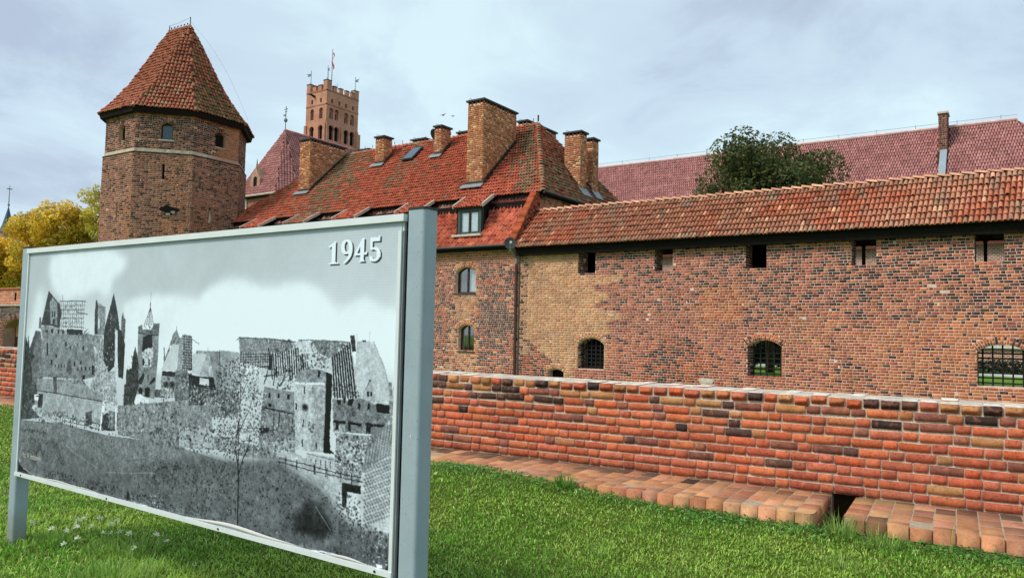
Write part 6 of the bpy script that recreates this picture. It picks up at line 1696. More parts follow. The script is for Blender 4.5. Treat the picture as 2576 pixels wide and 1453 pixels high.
['L',[[1780,341],[1798,453]],0.1,13],['L',[[1788,336],[1808,452]],0.1,13],['L',[[1796,332],[1818,452]],0.1,13],['L',[[1804,327],[1827,451]],0.1,13],['L',[[1811,322],[1837,450]],0.1,13],['L',[[1819,318],[1846,450]],0.1,13],['L',[[1827,313],[1856,449]],0.1,13],['S',[[1764,420],[1854,415],[1870,448],[1773,456]],90,0.12,0.5,9],['S',[[1780,308],[1829,309],[1837,328],[1784,325]],40,0.12,0.4,9],['L',[[1466,388],[1512,384]],0.14,8],['L',[[1485,414],[1534,407]],0.14,8],['L',[[1504,387],[1486,436]],0.14,8],['L',[[1536,385],[1527,436]],0.14,8],['L',[[1581,389],[1560,437]],0.14,8],
['S',[[1533,396],[1609,392],[1611,441],[1544,453]],90,0.1,0.45,10],['P',[[1828,290],[1844,289],[1852,330],[1838,334],[1832,309]],0.2,0.08,7],['P',[[1853,305],[1914,304],[1959,377],[1982,459],[1927,460],[1871,448],[1851,372]],0.77,0.05,8],['L',[[1914,304],[1959,377],[1982,459]],0.45,3],['P',[[1875,302],[1887,301],[1887,306],[1875,306]],0.2,0.0,5],['L',[[1852,284],[1853,305]],0.5,2],['L',[[1899,279],[1898,304]],0.6,2],['P',[[1906,403],[1924,441],[1923,458],[1881,457],[1884,432]],0.66,0.06,8],['P',[[1897,432],[1904,432],[1904,443],[1897,444]],0.1,0.0,5],
['P',[[1907,432],[1914,432],[1915,443],[1908,443]],0.1,0.0,5],['L',[[1906,403],[1884,434]],0.3,4],['P',[[1901,402],[1910,401],[1910,406],[1901,406]],0.4,0.0,5],['P',[[1927,460],[1981,461],[1979,483],[1933,481]],0.1,0.03,7],['P',[[1874,460],[1900,460],[1898,480],[1879,478]],0.13,0.03,7],['P',[[1769,458],[1836,460],[1870,449],[1927,462],[1934,482],[1979,484],[1978,535],[1777,543]],0.5,0.1,9],['P',[[1787,460],[1801,459],[1802,472],[1789,472]],0.1,0.03,6],['P',[[1828,455],[1853,453],[1843,471],[1828,472]],0.1,0.03,6],['P',[[1865,463],[1873,462],[1874,480],[1866,480]],0.12,0.0,5],
['P',[[1900,462],[1908,462],[1908,477],[1900,478]],0.12,0.0,5],['P',[[1810,454],[1820,453],[1820,468],[1811,468]],0.12,0.0,5],['P',[[1776,514],[1822,514],[1822,521],[1776,520]],0.1,0.02,6],['P',[[1832,514],[1881,514],[1881,521],[1832,520]],0.1,0.02,6],['P',[[1894,512],[1977,510],[1977,516],[1894,519]],0.1,0.02,6],['P',[[1783,513],[1796,512],[1797,537],[1785,538]],0.1,0.0,5],['P',[[1831,511],[1840,510],[1842,537],[1832,538]],0.1,0.0,5],['P',[[1896,510],[1913,509],[1914,537],[1897,538]],0.1,0.0,5],['P',[[1958,510],[1968,510],[1969,528],[1959,529]],0.1,0.0,5],
['P',[[1797,525],[1820,523],[1821,543],[1798,545]],0.66,0.1,8],['P',[[1784,546],[1978,540],[1973,570],[1793,570]],0.58,0.16,9],['P',[[1618,426],[1687,424],[1694,605],[1629,606]],0.74,0.08,7],['P',[[1687,424],[1742,424],[1744,601],[1694,605]],0.64,0.1,7],['P',[[1622,400],[1640,390],[1670,386],[1711,384],[1743,389],[1742,424],[1616,427]],0.56,0.1,7],['P',[[1617,422],[1740,418],[1739,424],[1618,429]],0.9,0.02,6],['P',[[1743,389],[1766,396],[1766,459],[1763,548],[1767,592],[1789,603],[1741,602],[1743,510],[1742,424]],0.09,0.03,8],['P',[[1656,434],[1660,433],[1661,453],[1657,453]],0.12,0.0,5],
['P',[[1624,480],[1630,480],[1630,498],[1625,498]],0.12,0.0,5],['P',[[1655,522],[1660,522],[1661,541],[1656,541]],0.12,0.0,5],['P',[[1654,576],[1659,575],[1660,595],[1656,596]],0.12,0.0,5],['P',[[1711,578],[1715,578],[1716,594],[1712,595]],0.12,0.0,5],['P',[[1710,389],[1718,388],[1719,404],[1710,405]],0.12,0.0,5],['S',[[1678,528],[1700,526],[1701,554],[1683,555]],22,0.1,0.3,9],['E',[1663,489],12,9,0.12],['P',[[1678,609],[1788,611],[1798,642],[1672,652]],0.74,0.06,8],['L',[[1678,612],[1781,617]],0.45,6],['P',[[1692,624],[1696,624],[1697,644],[1693,644]],0.3,0.0,5],
['P',[[1711,624],[1715,623],[1716,643],[1712,644]],0.3,0.0,5],['P',[[1730,623],[1734,623],[1735,642],[1732,643]],0.3,0.0,5],['P',[[1749,623],[1753,622],[1754,642],[1750,642]],0.3,0.0,5],['P',[[1768,622],[1772,622],[1772,641],[1769,641]],0.3,0.0,5],['P',[[1486,442],[1552,448],[1616,450],[1628,581],[1471,604]],0.52,0.12,9],['P',[[1507,459],[1516,459],[1516,472],[1508,473]],0.12,0.0,5],['P',[[1547,459],[1555,459],[1556,471],[1548,472]],0.12,0.0,5],['P',[[1587,459],[1598,459],[1599,472],[1588,473]],0.12,0.0,5],['P',[[1508,490],[1522,489],[1522,499],[1509,500]],0.12,0.0,5],
['L',[[1490,503],[1588,508]],0.12,9],['L',[[1558,510],[1557,551]],0.12,8],['L',[[1597,509],[1614,509],[1614,557]],0.14,6],['L',[[1534,517],[1537,574]],0.14,7],['L',[[1599,509],[1602,563]],0.14,5],['P',[[1469,562],[1518,556],[1511,571],[1478,577]],0.1,0.05,7],['P',[[1471,604],[1628,583],[1630,614],[1657,638],[1596,645],[1465,629]],0.6,0.12,9],['P',[[1792,550],[1881,556],[1946,531],[1997,466],[2008,662],[1792,691],[1787,604]],0.62,0.2,9],['S',[[1785,556],[1946,540],[1938,635],[1790,653]],220,0.12,0.4,11],['S',[[1785,556],[1946,540],[1938,635],[1790,653]],120,0.85,0.97,9],
['P',[[2004,466],[2007,662],[1880,679],[1896,592],[1946,536]],0.82,0.08,9],['P',[[1969,404],[1980,403],[1989,458],[1985,509],[1977,500]],0.58,0.2,8],['P',[[1987,416],[2004,402],[2004,471],[1987,467]],0.36,0.16,8],['E',[1931,527],4,3,0.45],['E',[1941,523],4,3,0.45],['E',[1951,519],4,3,0.45],['E',[1961,516],4,3,0.45],['E',[1971,512],4,3,0.45],['E',[1981,508],4,3,0.45],['E',[1991,505],4,3,0.45],['E',[2001,501],4,3,0.45],['E',[1920,537],4,3,0.45],['E',[1930,533],4,3,0.45],['E',[1940,529],4,3,0.45],['E',[1950,526],4,3,0.45],['E',[1960,522],4,3,0.45],['E',[1970,518],4,3,0.45],
['E',[1980,514],4,3,0.45],['E',[1990,511],4,3,0.45],['E',[2000,507],4,3,0.45],['E',[1918,543],4,3,0.45],['E',[1929,539],4,3,0.45],['E',[1939,535],4,3,0.45],['E',[1949,532],4,3,0.45],['E',[1959,528],4,3,0.45],['E',[1969,524],4,3,0.45],['E',[1979,520],4,3,0.45],['E',[1989,517],4,3,0.45],['E',[1999,513],4,3,0.45],['E',[1907,553],4,3,0.45],['E',[1917,549],4,3,0.45],['E',[1928,545],4,3,0.45],['E',[1938,542],4,3,0.45],['E',[1948,538],4,3,0.45],['E',[1958,534],4,3,0.45],['E',[1968,530],4,3,0.45],['E',[1978,527],4,3,0.45],['E',[1988,523],4,3,0.45],['E',[1998,519],4,3,0.45],['E',[1906,559],4,3,0.45],
['E',[1916,555],4,3,0.45],['E',[1927,552],4,3,0.45],['E',[1937,548],4,3,0.45],['E',[1947,544],4,3,0.45],['E',[1957,540],4,3,0.45],['E',[1967,536],4,3,0.45],['E',[1977,533],4,3,0.45],['E',[1987,529],4,3,0.45],['E',[1997,525],4,3,0.45],['E',[1905,565],4,3,0.45],['E',[1915,562],4,3,0.45],['E',[1926,558],4,3,0.45],['E',[1936,554],4,3,0.45],['E',[1946,550],4,3,0.45],['E',[1956,546],4,3,0.45],['E',[1966,542],4,3,0.45],['E',[1976,539],4,3,0.45],['E',[1986,535],4,3,0.45],['E',[1996,531],4,3,0.45],['E',[1904,572],4,3,0.45],['E',[1914,568],4,3,0.45],['E',[1925,564],4,3,0.45],['E',[1935,560],4,3,0.45],
['E',[1945,556],4,3,0.45],['E',[1955,552],4,3,0.45],['E',[1965,549],4,3,0.45],['E',[1975,545],4,3,0.45],['E',[1985,541],4,3,0.45],['E',[1995,538],4,3,0.45],['E',[1903,578],4,3,0.45],['E',[1913,574],4,3,0.45],['E',[1924,570],4,3,0.45],['E',[1934,566],4,3,0.45],['E',[1944,562],4,3,0.45],['E',[1954,558],4,3,0.45],['E',[1964,555],4,3,0.45],['E',[1974,551],4,3,0.45],['E',[1984,547],4,3,0.45],['E',[1994,544],4,3,0.45],['E',[1902,584],4,3,0.45],['E',[1912,580],4,3,0.45],['E',[1923,576],4,3,0.45],['E',[1933,572],4,3,0.45],['E',[1943,568],4,3,0.45],['E',[1953,565],4,3,0.45],['E',[1963,561],4,3,0.45],
['E',[1973,557],4,3,0.45],['E',[1983,553],4,3,0.45],['E',[1993,550],4,3,0.45],['E',[1901,590],4,3,0.45],['E',[1911,586],4,3,0.45],['E',[1922,582],4,3,0.45],['E',[1932,578],4,3,0.45],['E',[1942,575],4,3,0.45],['E',[1952,571],4,3,0.45],['E',[1962,567],4,3,0.45],['E',[1972,563],4,3,0.45],['E',[1982,559],4,3,0.45],['E',[1992,556],4,3,0.45],['E',[1900,596],4,3,0.45],['E',[1910,592],4,3,0.45],['E',[1920,589],4,3,0.45],['E',[1931,585],4,3,0.45],['E',[1941,581],4,3,0.45],['E',[1951,577],4,3,0.45],['E',[1961,573],4,3,0.45],['E',[1971,569],4,3,0.45],['E',[1981,566],4,3,0.45],['E',[1991,562],4,3,0.45],
['E',[1899,603],4,3,0.45],['E',[1909,599],4,3,0.45],['E',[1920,595],4,3,0.45],['E',[1930,591],4,3,0.45],['E',[1940,587],4,3,0.45],['E',[1950,583],4,3,0.45],['E',[1960,579],4,3,0.45],['E',[1970,575],4,3,0.45],['E',[1980,572],4,3,0.45],['E',[1990,568],4,3,0.45],['E',[1898,609],4,3,0.45],['E',[1908,605],4,3,0.45],['E',[1918,601],4,3,0.45],['E',[1929,597],4,3,0.45],['E',[1939,593],4,3,0.45],['E',[1949,589],4,3,0.45],['E',[1959,585],4,3,0.45],['E',[1969,582],4,3,0.45],['E',[1979,578],4,3,0.45],['E',[1989,574],4,3,0.45],['E',[1897,615],4,3,0.45],['E',[1907,611],4,3,0.45],['E',[1917,607],4,3,0.45],
['E',[1928,603],4,3,0.45],['E',[1938,599],4,3,0.45],['E',[1948,595],4,3,0.45],['E',[1958,592],4,3,0.45],['E',[1968,588],4,3,0.45],['E',[1978,584],4,3,0.45],['E',[1988,580],4,3,0.45],['E',[1896,621],4,3,0.45],['E',[1906,617],4,3,0.45],['E',[1916,613],4,3,0.45],['E',[1927,609],4,3,0.45],['E',[1937,605],4,3,0.45],['E',[1947,602],4,3,0.45],['E',[1957,598],4,3,0.45],['E',[1967,594],4,3,0.45],['E',[1977,590],4,3,0.45],['E',[1987,586],4,3,0.45],['E',[1895,628],4,3,0.45],['E',[1905,624],4,3,0.45],['E',[1915,620],4,3,0.45],['E',[1926,616],4,3,0.45],['E',[1936,612],4,3,0.45],['E',[1946,608],4,3,0.45],
['E',[1956,604],4,3,0.45],['E',[1966,600],4,3,0.45],['E',[1976,596],4,3,0.45],['E',[1986,592],4,3,0.45],['E',[1894,634],4,3,0.45],['E',[1904,630],4,3,0.45],['E',[1914,626],4,3,0.45],['E',[1925,622],4,3,0.45],['E',[1935,618],4,3,0.45],['E',[1945,614],4,3,0.45],['E',[1955,610],4,3,0.45],['E',[1965,606],4,3,0.45],['E',[1975,602],4,3,0.45],['E',[1985,598],4,3,0.45],['E',[1892,640],4,3,0.45],['E',[1903,636],4,3,0.45],['E',[1913,632],4,3,0.45],['E',[1924,628],4,3,0.45],['E',[1934,624],4,3,0.45],['E',[1944,620],4,3,0.45],['E',[1954,616],4,3,0.45],['E',[1964,612],4,3,0.45],['E',[1974,608],4,3,0.45],
['E',[1984,604],4,3,0.45],['E',[1891,646],4,3,0.45],['E',[1902,642],4,3,0.45],['E',[1912,638],4,3,0.45],['E',[1922,634],4,3,0.45],['E',[1933,630],4,3,0.45],['E',[1943,626],4,3,0.45],['E',[1953,622],4,3,0.45],['E',[1963,618],4,3,0.45],['E',[1973,614],4,3,0.45],['E',[1983,610],4,3,0.45],['E',[1890,653],4,3,0.45],['E',[1901,648],4,3,0.45],['E',[1911,644],4,3,0.45],['E',[1922,640],4,3,0.45],['E',[1932,636],4,3,0.45],['E',[1942,632],4,3,0.45],['E',[1952,628],4,3,0.45],['E',[1962,624],4,3,0.45],['E',[1972,620],4,3,0.45],['E',[1982,616],4,3,0.45],['E',[1889,659],4,3,0.45],['E',[1900,655],4,3,0.45],
['E',[1910,651],4,3,0.45],['E',[1920,646],4,3,0.45],['E',[1931,642],4,3,0.45],['E',[1941,638],4,3,0.45],['E',[1951,634],4,3,0.45],['E',[1961,630],4,3,0.45],['E',[1971,626],4,3,0.45],['E',[1981,622],4,3,0.45],['E',[1888,665],4,3,0.45],['E',[1899,661],4,3,0.45],['E',[1909,657],4,3,0.45],['E',[1919,653],4,3,0.45],['E',[1930,649],4,3,0.45],['E',[1940,644],4,3,0.45],['E',[1950,640],4,3,0.45],['E',[1960,636],4,3,0.45],['E',[1970,632],4,3,0.45],['E',[1980,628],4,3,0.45],['P',[[1079,592],[1255,588],[1264,642],[1083,652]],0.66,0.12,8],
['P',[[1261,606],[1624,616],[1626,638],[1557,640],[1421,650],[1264,642]],0.58,0.14,9],['S',[[1239,584],[1624,605],[1625,633],[1244,651]],140,0.75,0.95,8],['S',[[1239,584],[1624,605],[1625,633],[1244,651]],120,0.14,0.35,8],['P',[[1546,613],[1624,613],[1819,661],[1800,740],[1747,697],[1661,667],[1557,640]],0.7,0.08,9],['C',[[733,774],[1020,707],[1214,663],[1365,668],[1557,637],[1661,667],[1747,697],[1792,736],[1869,771],[2003,779],[2009,915],[1674,899],[1103,893],[609,880]],0.41,7],['C',[[43,719],[341,720],[694,758],[1099,750],[1108,859],[784,872],[34,859]],0.42,26],
['S',[[1088,705],[1557,646],[1744,705],[1870,791],[2004,788],[2008,896],[1103,893]],800,0.08,0.26,9],['S',[[1088,705],[1557,646],[1744,705],[1870,791],[2004,788],[2008,896],[1103,893]],420,0.42,0.62,8],['C',[[1634,786],[1697,733],[1746,748],[1795,798],[1750,832],[1636,830]],0.18,5],['P',[[1888,634],[1934,608],[2003,570],[2005,774],[1941,774],[1886,758],[1872,688]],0.8,0.07,9],['E',[1895,618],4,3,0.5],['E',[1904,614],4,3,0.5],['E',[1913,611],4,3,0.5],['E',[1922,607],4,3,0.5],['E',[1931,604],4,3,0.5],['E',[1940,600],4,3,0.5],['E',[1950,596],4,3,0.5],['E',[1958,593],4,3,0.5],
['E',[1967,589],4,3,0.5],['E',[1976,586],4,3,0.5],['E',[1985,582],4,3,0.5],['E',[1994,579],4,3,0.5],['E',[1899,626],4,3,0.5],['E',[1909,622],4,3,0.5],['E',[1918,619],4,3,0.5],['E',[1927,615],4,3,0.5],['E',[1936,612],4,3,0.5],['E',[1945,608],4,3,0.5],['E',[1954,604],4,3,0.5],['E',[1963,601],4,3,0.5],['E',[1972,597],4,3,0.5],['E',[1981,594],4,3,0.5],['E',[1990,590],4,3,0.5],['E',[1998,587],4,3,0.5],['E',[1896,635],4,3,0.5],['E',[1905,632],4,3,0.5],['E',[1914,628],4,3,0.5],['E',[1923,624],4,3,0.5],['E',[1932,621],4,3,0.5],['E',[1941,617],4,3,0.5],['E',[1950,614],4,3,0.5],['E',[1959,610],4,3,0.5],
['E',[1968,606],4,3,0.5],['E',[1977,603],4,3,0.5],['E',[1986,599],4,3,0.5],['E',[1994,596],4,3,0.5],['E',[1900,643],4,3,0.5],['E',[1909,640],4,3,0.5],['E',[1919,636],4,3,0.5],['E',[1928,632],4,3,0.5],['E',[1937,629],4,3,0.5],['E',[1946,625],4,3,0.5],['E',[1955,622],4,3,0.5],['E',[1964,618],4,3,0.5],['E',[1973,614],4,3,0.5],['E',[1981,611],4,3,0.5],['E',[1990,607],4,3,0.5],['E',[1999,604],4,3,0.5],['E',[1896,653],4,3,0.5],['E',[1906,649],4,3,0.5],['E',[1915,645],4,3,0.5],['E',[1924,642],4,3,0.5],['E',[1933,638],4,3,0.5],['E',[1942,634],4,3,0.5],['E',[1951,631],4,3,0.5],['E',[1960,627],4,3,0.5],
['E',[1969,623],4,3,0.5],['E',[1978,620],4,3,0.5],['E',[1986,616],4,3,0.5],['E',[1995,613],4,3,0.5],['E',[1901,661],4,3,0.5],['E',[1910,657],4,3,0.5],['E',[1919,653],4,3,0.5],['E',[1928,650],4,3,0.5],['E',[1938,646],4,3,0.5],['E',[1946,642],4,3,0.5],['E',[1956,639],4,3,0.5],['E',[1964,635],4,3,0.5],['E',[1973,631],4,3,0.5],['E',[1982,628],4,3,0.5],['E',[1991,624],4,3,0.5],['E',[2000,621],4,3,0.5],['E',[1897,670],4,3,0.5],['E',[1906,666],4,3,0.5],['E',[1916,662],4,3,0.5],['E',[1925,659],4,3,0.5],['E',[1934,655],4,3,0.5],['E',[1943,651],4,3,0.5],['E',[1952,648],4,3,0.5],['E',[1961,644],4,3,0.5],
['E',[1970,640],4,3,0.5],['E',[1978,637],4,3,0.5],['E',[1987,633],4,3,0.5],['E',[1996,630],4,3,0.5],['E',[1902,678],4,3,0.5],['E',[1911,674],4,3,0.5],['E',[1920,670],4,3,0.5],['E',[1929,667],4,3,0.5],['E',[1938,663],4,3,0.5],['E',[1947,659],4,3,0.5],['E',[1956,656],4,3,0.5],['E',[1965,652],4,3,0.5],['E',[1974,648],4,3,0.5],['E',[1983,645],4,3,0.5],['E',[1992,641],4,3,0.5],['E',[2000,638],4,3,0.5],['E',[1898,687],4,3,0.5],['E',[1907,684],4,3,0.5],['E',[1916,680],4,3,0.5],['E',[1925,676],4,3,0.5],['E',[1934,672],4,3,0.5],['E',[1943,668],4,3,0.5],['E',[1952,665],4,3,0.5],['E',[1961,661],4,3,0.5],
['E',[1970,657],4,3,0.5],['E',[1979,654],4,3,0.5],['E',[1988,650],4,3,0.5],['E',[1997,646],4,3,0.5],['E',[1902,695],4,3,0.5],['E',[1912,692],4,3,0.5],['E',[1921,688],4,3,0.5],['E',[1930,684],4,3,0.5],['E',[1939,680],4,3,0.5],['E',[1948,676],4,3,0.5],['E',[1957,673],4,3,0.5],['E',[1966,669],4,3,0.5],['E',[1975,665],4,3,0.5],['E',[1984,662],4,3,0.5],['E',[1992,658],4,3,0.5],['E',[2001,654],4,3,0.5],['E',[1899,705],4,3,0.5],['E',[1908,701],4,3,0.5],['E',[1917,697],4,3,0.5],['E',[1926,693],4,3,0.5],['E',[1935,689],4,3,0.5],['E',[1944,686],4,3,0.5],['E',[1953,682],4,3,0.5],['E',[1962,678],4,3,0.5],
['E',[1971,674],4,3,0.5],['E',[1980,671],4,3,0.5],['E',[1989,667],4,3,0.5],['E',[1997,663],4,3,0.5],['E',[1903,713],4,3,0.5],['E',[1912,709],4,3,0.5],['E',[1922,705],4,3,0.5],['E',[1931,701],4,3,0.5],['E',[1940,697],4,3,0.5],['E',[1949,694],4,3,0.5],['E',[1958,690],4,3,0.5],['E',[1967,686],4,3,0.5],['E',[1975,682],4,3,0.5],['E',[1984,678],4,3,0.5],['E',[1993,675],4,3,0.5],['E',[2002,671],4,3,0.5],['E',[1899,722],4,3,0.5],['E',[1909,718],4,3,0.5],['E',[1918,714],4,3,0.5],['E',[1927,710],4,3,0.5],['E',[1936,706],4,3,0.5],['E',[1945,703],4,3,0.5],['E',[1954,699],4,3,0.5],['E',[1963,695],4,3,0.5],
['E',[1972,691],4,3,0.5],['E',[1980,688],4,3,0.5],['E',[1989,684],4,3,0.5],['E',[1998,680],4,3,0.5],['E',[1904,730],4,3,0.5],['E',[1913,726],4,3,0.5],['E',[1922,722],4,3,0.5],['E',[1932,718],4,3,0.5],['E',[1940,714],4,3,0.5],['E',[1950,710],4,3,0.5],['E',[1958,707],4,3,0.5],['E',[1967,703],4,3,0.5],['E',[1976,699],4,3,0.5],['E',[1985,695],4,3,0.5],['E',[1994,692],4,3,0.5],['E',[2002,688],4,3,0.5],['E',[1900,739],4,3,0.5],['E',[1909,735],4,3,0.5],['E',[1918,731],4,3,0.5],['E',[1928,727],4,3,0.5],['E',[1937,723],4,3,0.5],['E',[1946,720],4,3,0.5],['E',[1955,716],4,3,0.5],['E',[1964,712],4,3,0.5],
['E',[1972,708],4,3,0.5],['E',[1981,704],4,3,0.5],['E',[1990,701],4,3,0.5],['E',[1999,697],4,3,0.5],['E',[1905,747],4,3,0.5],['E',[1914,743],4,3,0.5],['E',[1923,739],4,3,0.5],['E',[1932,735],4,3,0.5],['E',[1941,731],4,3,0.5],['E',[1950,728],4,3,0.5],['E',[1959,724],4,3,0.5],['E',[1968,720],4,3,0.5],['E',[1977,716],4,3,0.5],['E',[1986,712],4,3,0.5],['E',[1994,708],4,3,0.5],['E',[2003,705],4,3,0.5],['E',[1901,756],4,3,0.5],['E',[1910,752],4,3,0.5],['E',[1919,748],4,3,0.5],['E',[1928,744],4,3,0.5],['E',[1937,740],4,3,0.5],['E',[1946,737],4,3,0.5],['E',[1955,733],4,3,0.5],['E',[1964,729],4,3,0.5],
['E',[1973,725],4,3,0.5],['E',[1982,721],4,3,0.5],['E',[1991,717],4,3,0.5],['E',[1999,714],4,3,0.5],['E',[1906,764],4,3,0.5],['E',[1915,760],4,3,0.5],['E',[1924,756],4,3,0.5],['E',[1933,752],4,3,0.5],['E',[1942,748],4,3,0.5],['E',[1951,744],4,3,0.5],['E',[1960,740],4,3,0.5],['E',[1969,737],4,3,0.5],['E',[1978,733],4,3,0.5],['E',[1986,729],4,3,0.5],['E',[1995,725],4,3,0.5],['E',[2004,721],4,3,0.5],['L',[[1718,746],[1780,800]],0.55,5],['L',[[1557,646],[1676,654],[1811,659],[1889,660]],0.14,5],['L',[[1565,636],[1692,642],[1811,650],[1885,650]],0.14,5],['L',[[1591,632],[1592,658]],0.12,7],
['L',[[1638,635],[1639,660]],0.12,7],['L',[[1708,638],[1709,663]],0.12,7],['L',[[1711,638],[1713,662]],0.12,7],['L',[[1752,641],[1753,665]],0.12,7],['L',[[1758,643],[1759,667]],0.12,7],['L',[[1810,645],[1812,669]],0.12,7],['L',[[1850,645],[1851,669]],0.12,7],['P',[[1816,672],[1885,671],[1884,692],[1837,692],[1834,734],[1819,732]],0.13,0.05,8],['S',[[1798,698],[1880,697],[1900,806],[1795,803]],160,0.1,0.4,10],['S',[[1883,758],[2003,774],[2003,848],[1887,839]],160,0.1,0.4,10],['S',[[1883,768],[2004,788],[2003,858],[1902,847]],60,0.7,0.9,7],
['S',[[107,605],[618,616],[621,648],[126,658]],130,0.1,0.35,14],['S',[[107,605],[618,616],[621,648],[126,658]],90,0.6,0.85,9],['S',[[611,541],[1072,524],[1080,621],[623,664]],170,0.1,0.38,12],['S',[[611,541],[1072,524],[1080,621],[623,664]],130,0.66,0.92,10],['S',[[912,622],[1080,621],[1084,664],[916,657]],90,0.2,0.4,12],['S',[[1078,579],[1369,584],[1374,661],[1084,661]],160,0.12,0.4,13],['S',[[1078,579],[1369,584],[1374,661],[1084,661]],110,0.66,0.9,9],['S',[[1258,389],[1366,366],[1375,503],[1266,511]],150,0.12,0.42,12],['S',[[960,442],[1262,454],[1266,511],[968,532]],120,0.1,0.4,12],
['S',[[960,442],[1262,454],[1266,511],[968,532]],70,0.7,0.92,9],['S',[[1468,554],[1625,540],[1629,614],[1473,630]],80,0.12,0.38,12],['S',[[1466,512],[1622,500],[1629,614],[1473,630]],50,0.68,0.88,9],['S',[[1620,389],[1742,424],[1748,598],[1628,606]],70,0.5,0.58,9],['S',[[1770,469],[1976,482],[1978,546],[1775,566]],90,0.3,0.42,9],['S',[[121,298],[589,323],[602,460],[131,484]],120,0.4,0.48,13],['S',[[121,298],[589,323],[602,460],[131,484]],80,0.58,0.66,12],['S',[[-1.8,681],[664,666],[1083,660],[1099,856],[-19,866]],900,0.22,0.42,8],
['S',[[-1.8,681],[664,666],[1083,660],[1099,856],[-19,866]],350,0.55,0.68,6],['S',[[70,723],[341,714],[373,796],[105,803]],300,0.14,0.3,9],['S',[[856,732],[1393,658],[1406,844],[869,877]],420,0.1,0.28,9],['S',[[792,726],[1393,653],[1406,844],[807,886]],260,0.48,0.62,7],['S',[[939,720],[1086,693],[1092,770],[945,789]],200,0.12,0.28,9],['S',[[209,826],[740,826],[724,860],[213,861]],300,0.08,0.22,10],['S',[[-0.3,693],[217,685],[218,697],[1.2,705]],60,0.1,0.25,10],['L',[[340,709],[436,744],[549,767],[603,780]],0.72,3],['L',[[656,785],[775,774],[951,752]],0.68,3],
['L',[[714,761],[771,728],[911,705],[971,674]],0.66,3],['P',[[-3,827],[59,847],[113,862],[1.3,863]],0.12,0.05,8],['S',[[781,836],[1019,818],[1099,856],[784,872]],130,0.1,0.3,11],['S',[[920,812],[1018,809],[1004,855],[924,857]],30,0.75,0.9,8],['P',[[788,861],[801,826],[823,858]],0.15,0.08,7],['T',[[1392,855],[1386,695],[1367,626],[1376,554]],12,0.13],['L',[[1388,700],[1403,657],[1424,626]],0.14,10],['L',[[1381,766],[1388,847]],0.5,4],['L',[[1448,609],[1453,687]],0.2,5],['L',[[1384,702],[1378,562],[1382,485],[1371,393]],0.16,9],['L',[[1380,583],[1423,515],[1445,459]],0.18,6],
['L',[[1381,562],[1344,515],[1306,490]],0.18,5],['L',[[1378,491],[1409,434]],0.18,5],['S',[[1317,378],[1457,373],[1464,480],[1324,489]],420,0.1,0.38,9],['S',[[1317,378],[1457,373],[1464,480],[1324,489]],294,0.62,0.93,8],['S',[[1249,472],[1496,456],[1503,572],[1258,595]],560,0.1,0.38,9],['S',[[1249,472],[1496,456],[1503,572],[1258,595]],392,0.62,0.93,8],['S',[[1275,571],[1468,554],[1473,628],[1281,648]],360,0.1,0.38,9],['S',[[1275,571],[1468,554],[1473,628],[1281,648]],251,0.62,0.93,8],['S',[[1334,375],[1396,372],[1400,419],[1338,422]],90,0.1,0.38,9],
['S',[[1334,375],[1396,372],[1400,419],[1338,422]],62,0.62,0.93,8],['P',[[1229,865],[1407,859],[1587,860],[1688,865],[1802,861],[1802,866],[1672,878],[1553,868],[1369,872]],0.08,0.02,7],['L',[[1270,864],[1339,862],[1407,862]],0.97,7],['L',[[1407,862],[1499,859],[1587,860],[1688,866]],0.97,5],['L',[[1688,866],[1752,859],[1804,857]],0.97,8],['L',[[1806,860],[1888,860],[1945,863]],0.85,4],['P',[[1946,854],[1967,854],[1967,861],[1949,862]],0.97,0,5],['L',[[2000,830],[1993,845],[1985,854]],0.95,5],['P',[[1973,868],[2003,828],[2005,877]],0.05,0,5],
['L',[[125,861],[226,863],[357,861],[515,859],[601,862]],0.93,5],['L',[[113,867],[358,865],[601,865],[783,864],[934,865]],0.06,7],['L',[[840,860],[924,861]],0.9,4],['P',[[-14,792],[18,837],[73,854],[-6,862]],0.05,0,5],['L',[[-5,785],[-0.5,796]],0.92,6],['L',[[4,814],[16,820]],0.9,5],['L',[[45,843],[106,856]],0.88,4],['D',[[[1761,45],[1767,42],[1767,43],[1768,97],[1771,100],[1780,101],[1779,104],[1742,105],[1742,102],[1750,100],[1753,98],[1753,56],[1751,56],[1747,57],[1742,61],[1740,57]]],0.2],
['D',[[[1813,41],[1823,44],[1829,50],[1832,62],[1832,74],[1828,84],[1822,92],[1815,98],[1804,104],[1800,104],[1798,102],[1804,98],[1812,91],[1816,84],[1817,78],[1808,80],[1799,79],[1792,75],[1788,65],[1789,54],[1794,45],[1803,41]],[[1811,46],[1806,47],[1802,53],[1802,61],[1804,70],[1809,73],[1815,73],[1817,69],[1818,60],[1816,51]]],0.2],['D',[[[1866,40],[1874,40],[1875,78],[1879,77],[1881,74],[1885,74],[1885,84],[1874,85],[1874,96],[1878,100],[1878,102],[1857,102],[1856,100],[1860,98],[1861,85],[1839,85],[1838,80]],[[1860,61],[1849,79],[1860,79]]],0.2],
['D',[[[1896,40],[1924,39],[1926,36],[1931,36],[1930,50],[1905,51],[1904,66],[1911,65],[1920,66],[1928,70],[1933,79],[1933,91],[1925,99],[1915,103],[1904,102],[1895,99],[1894,88],[1899,87],[1904,90],[1910,96],[1916,96],[1920,90],[1920,82],[1917,75],[1911,72],[1905,72],[1902,73],[1896,70]]],0.2],['D',[[[1755,41],[1761,38],[1761,38],[1762,93],[1765,96],[1773,97],[1773,100],[1736,101],[1735,98],[1744,96],[1747,94],[1746,52],[1745,51],[1741,53],[1735,56],[1733,52]]],0.98],
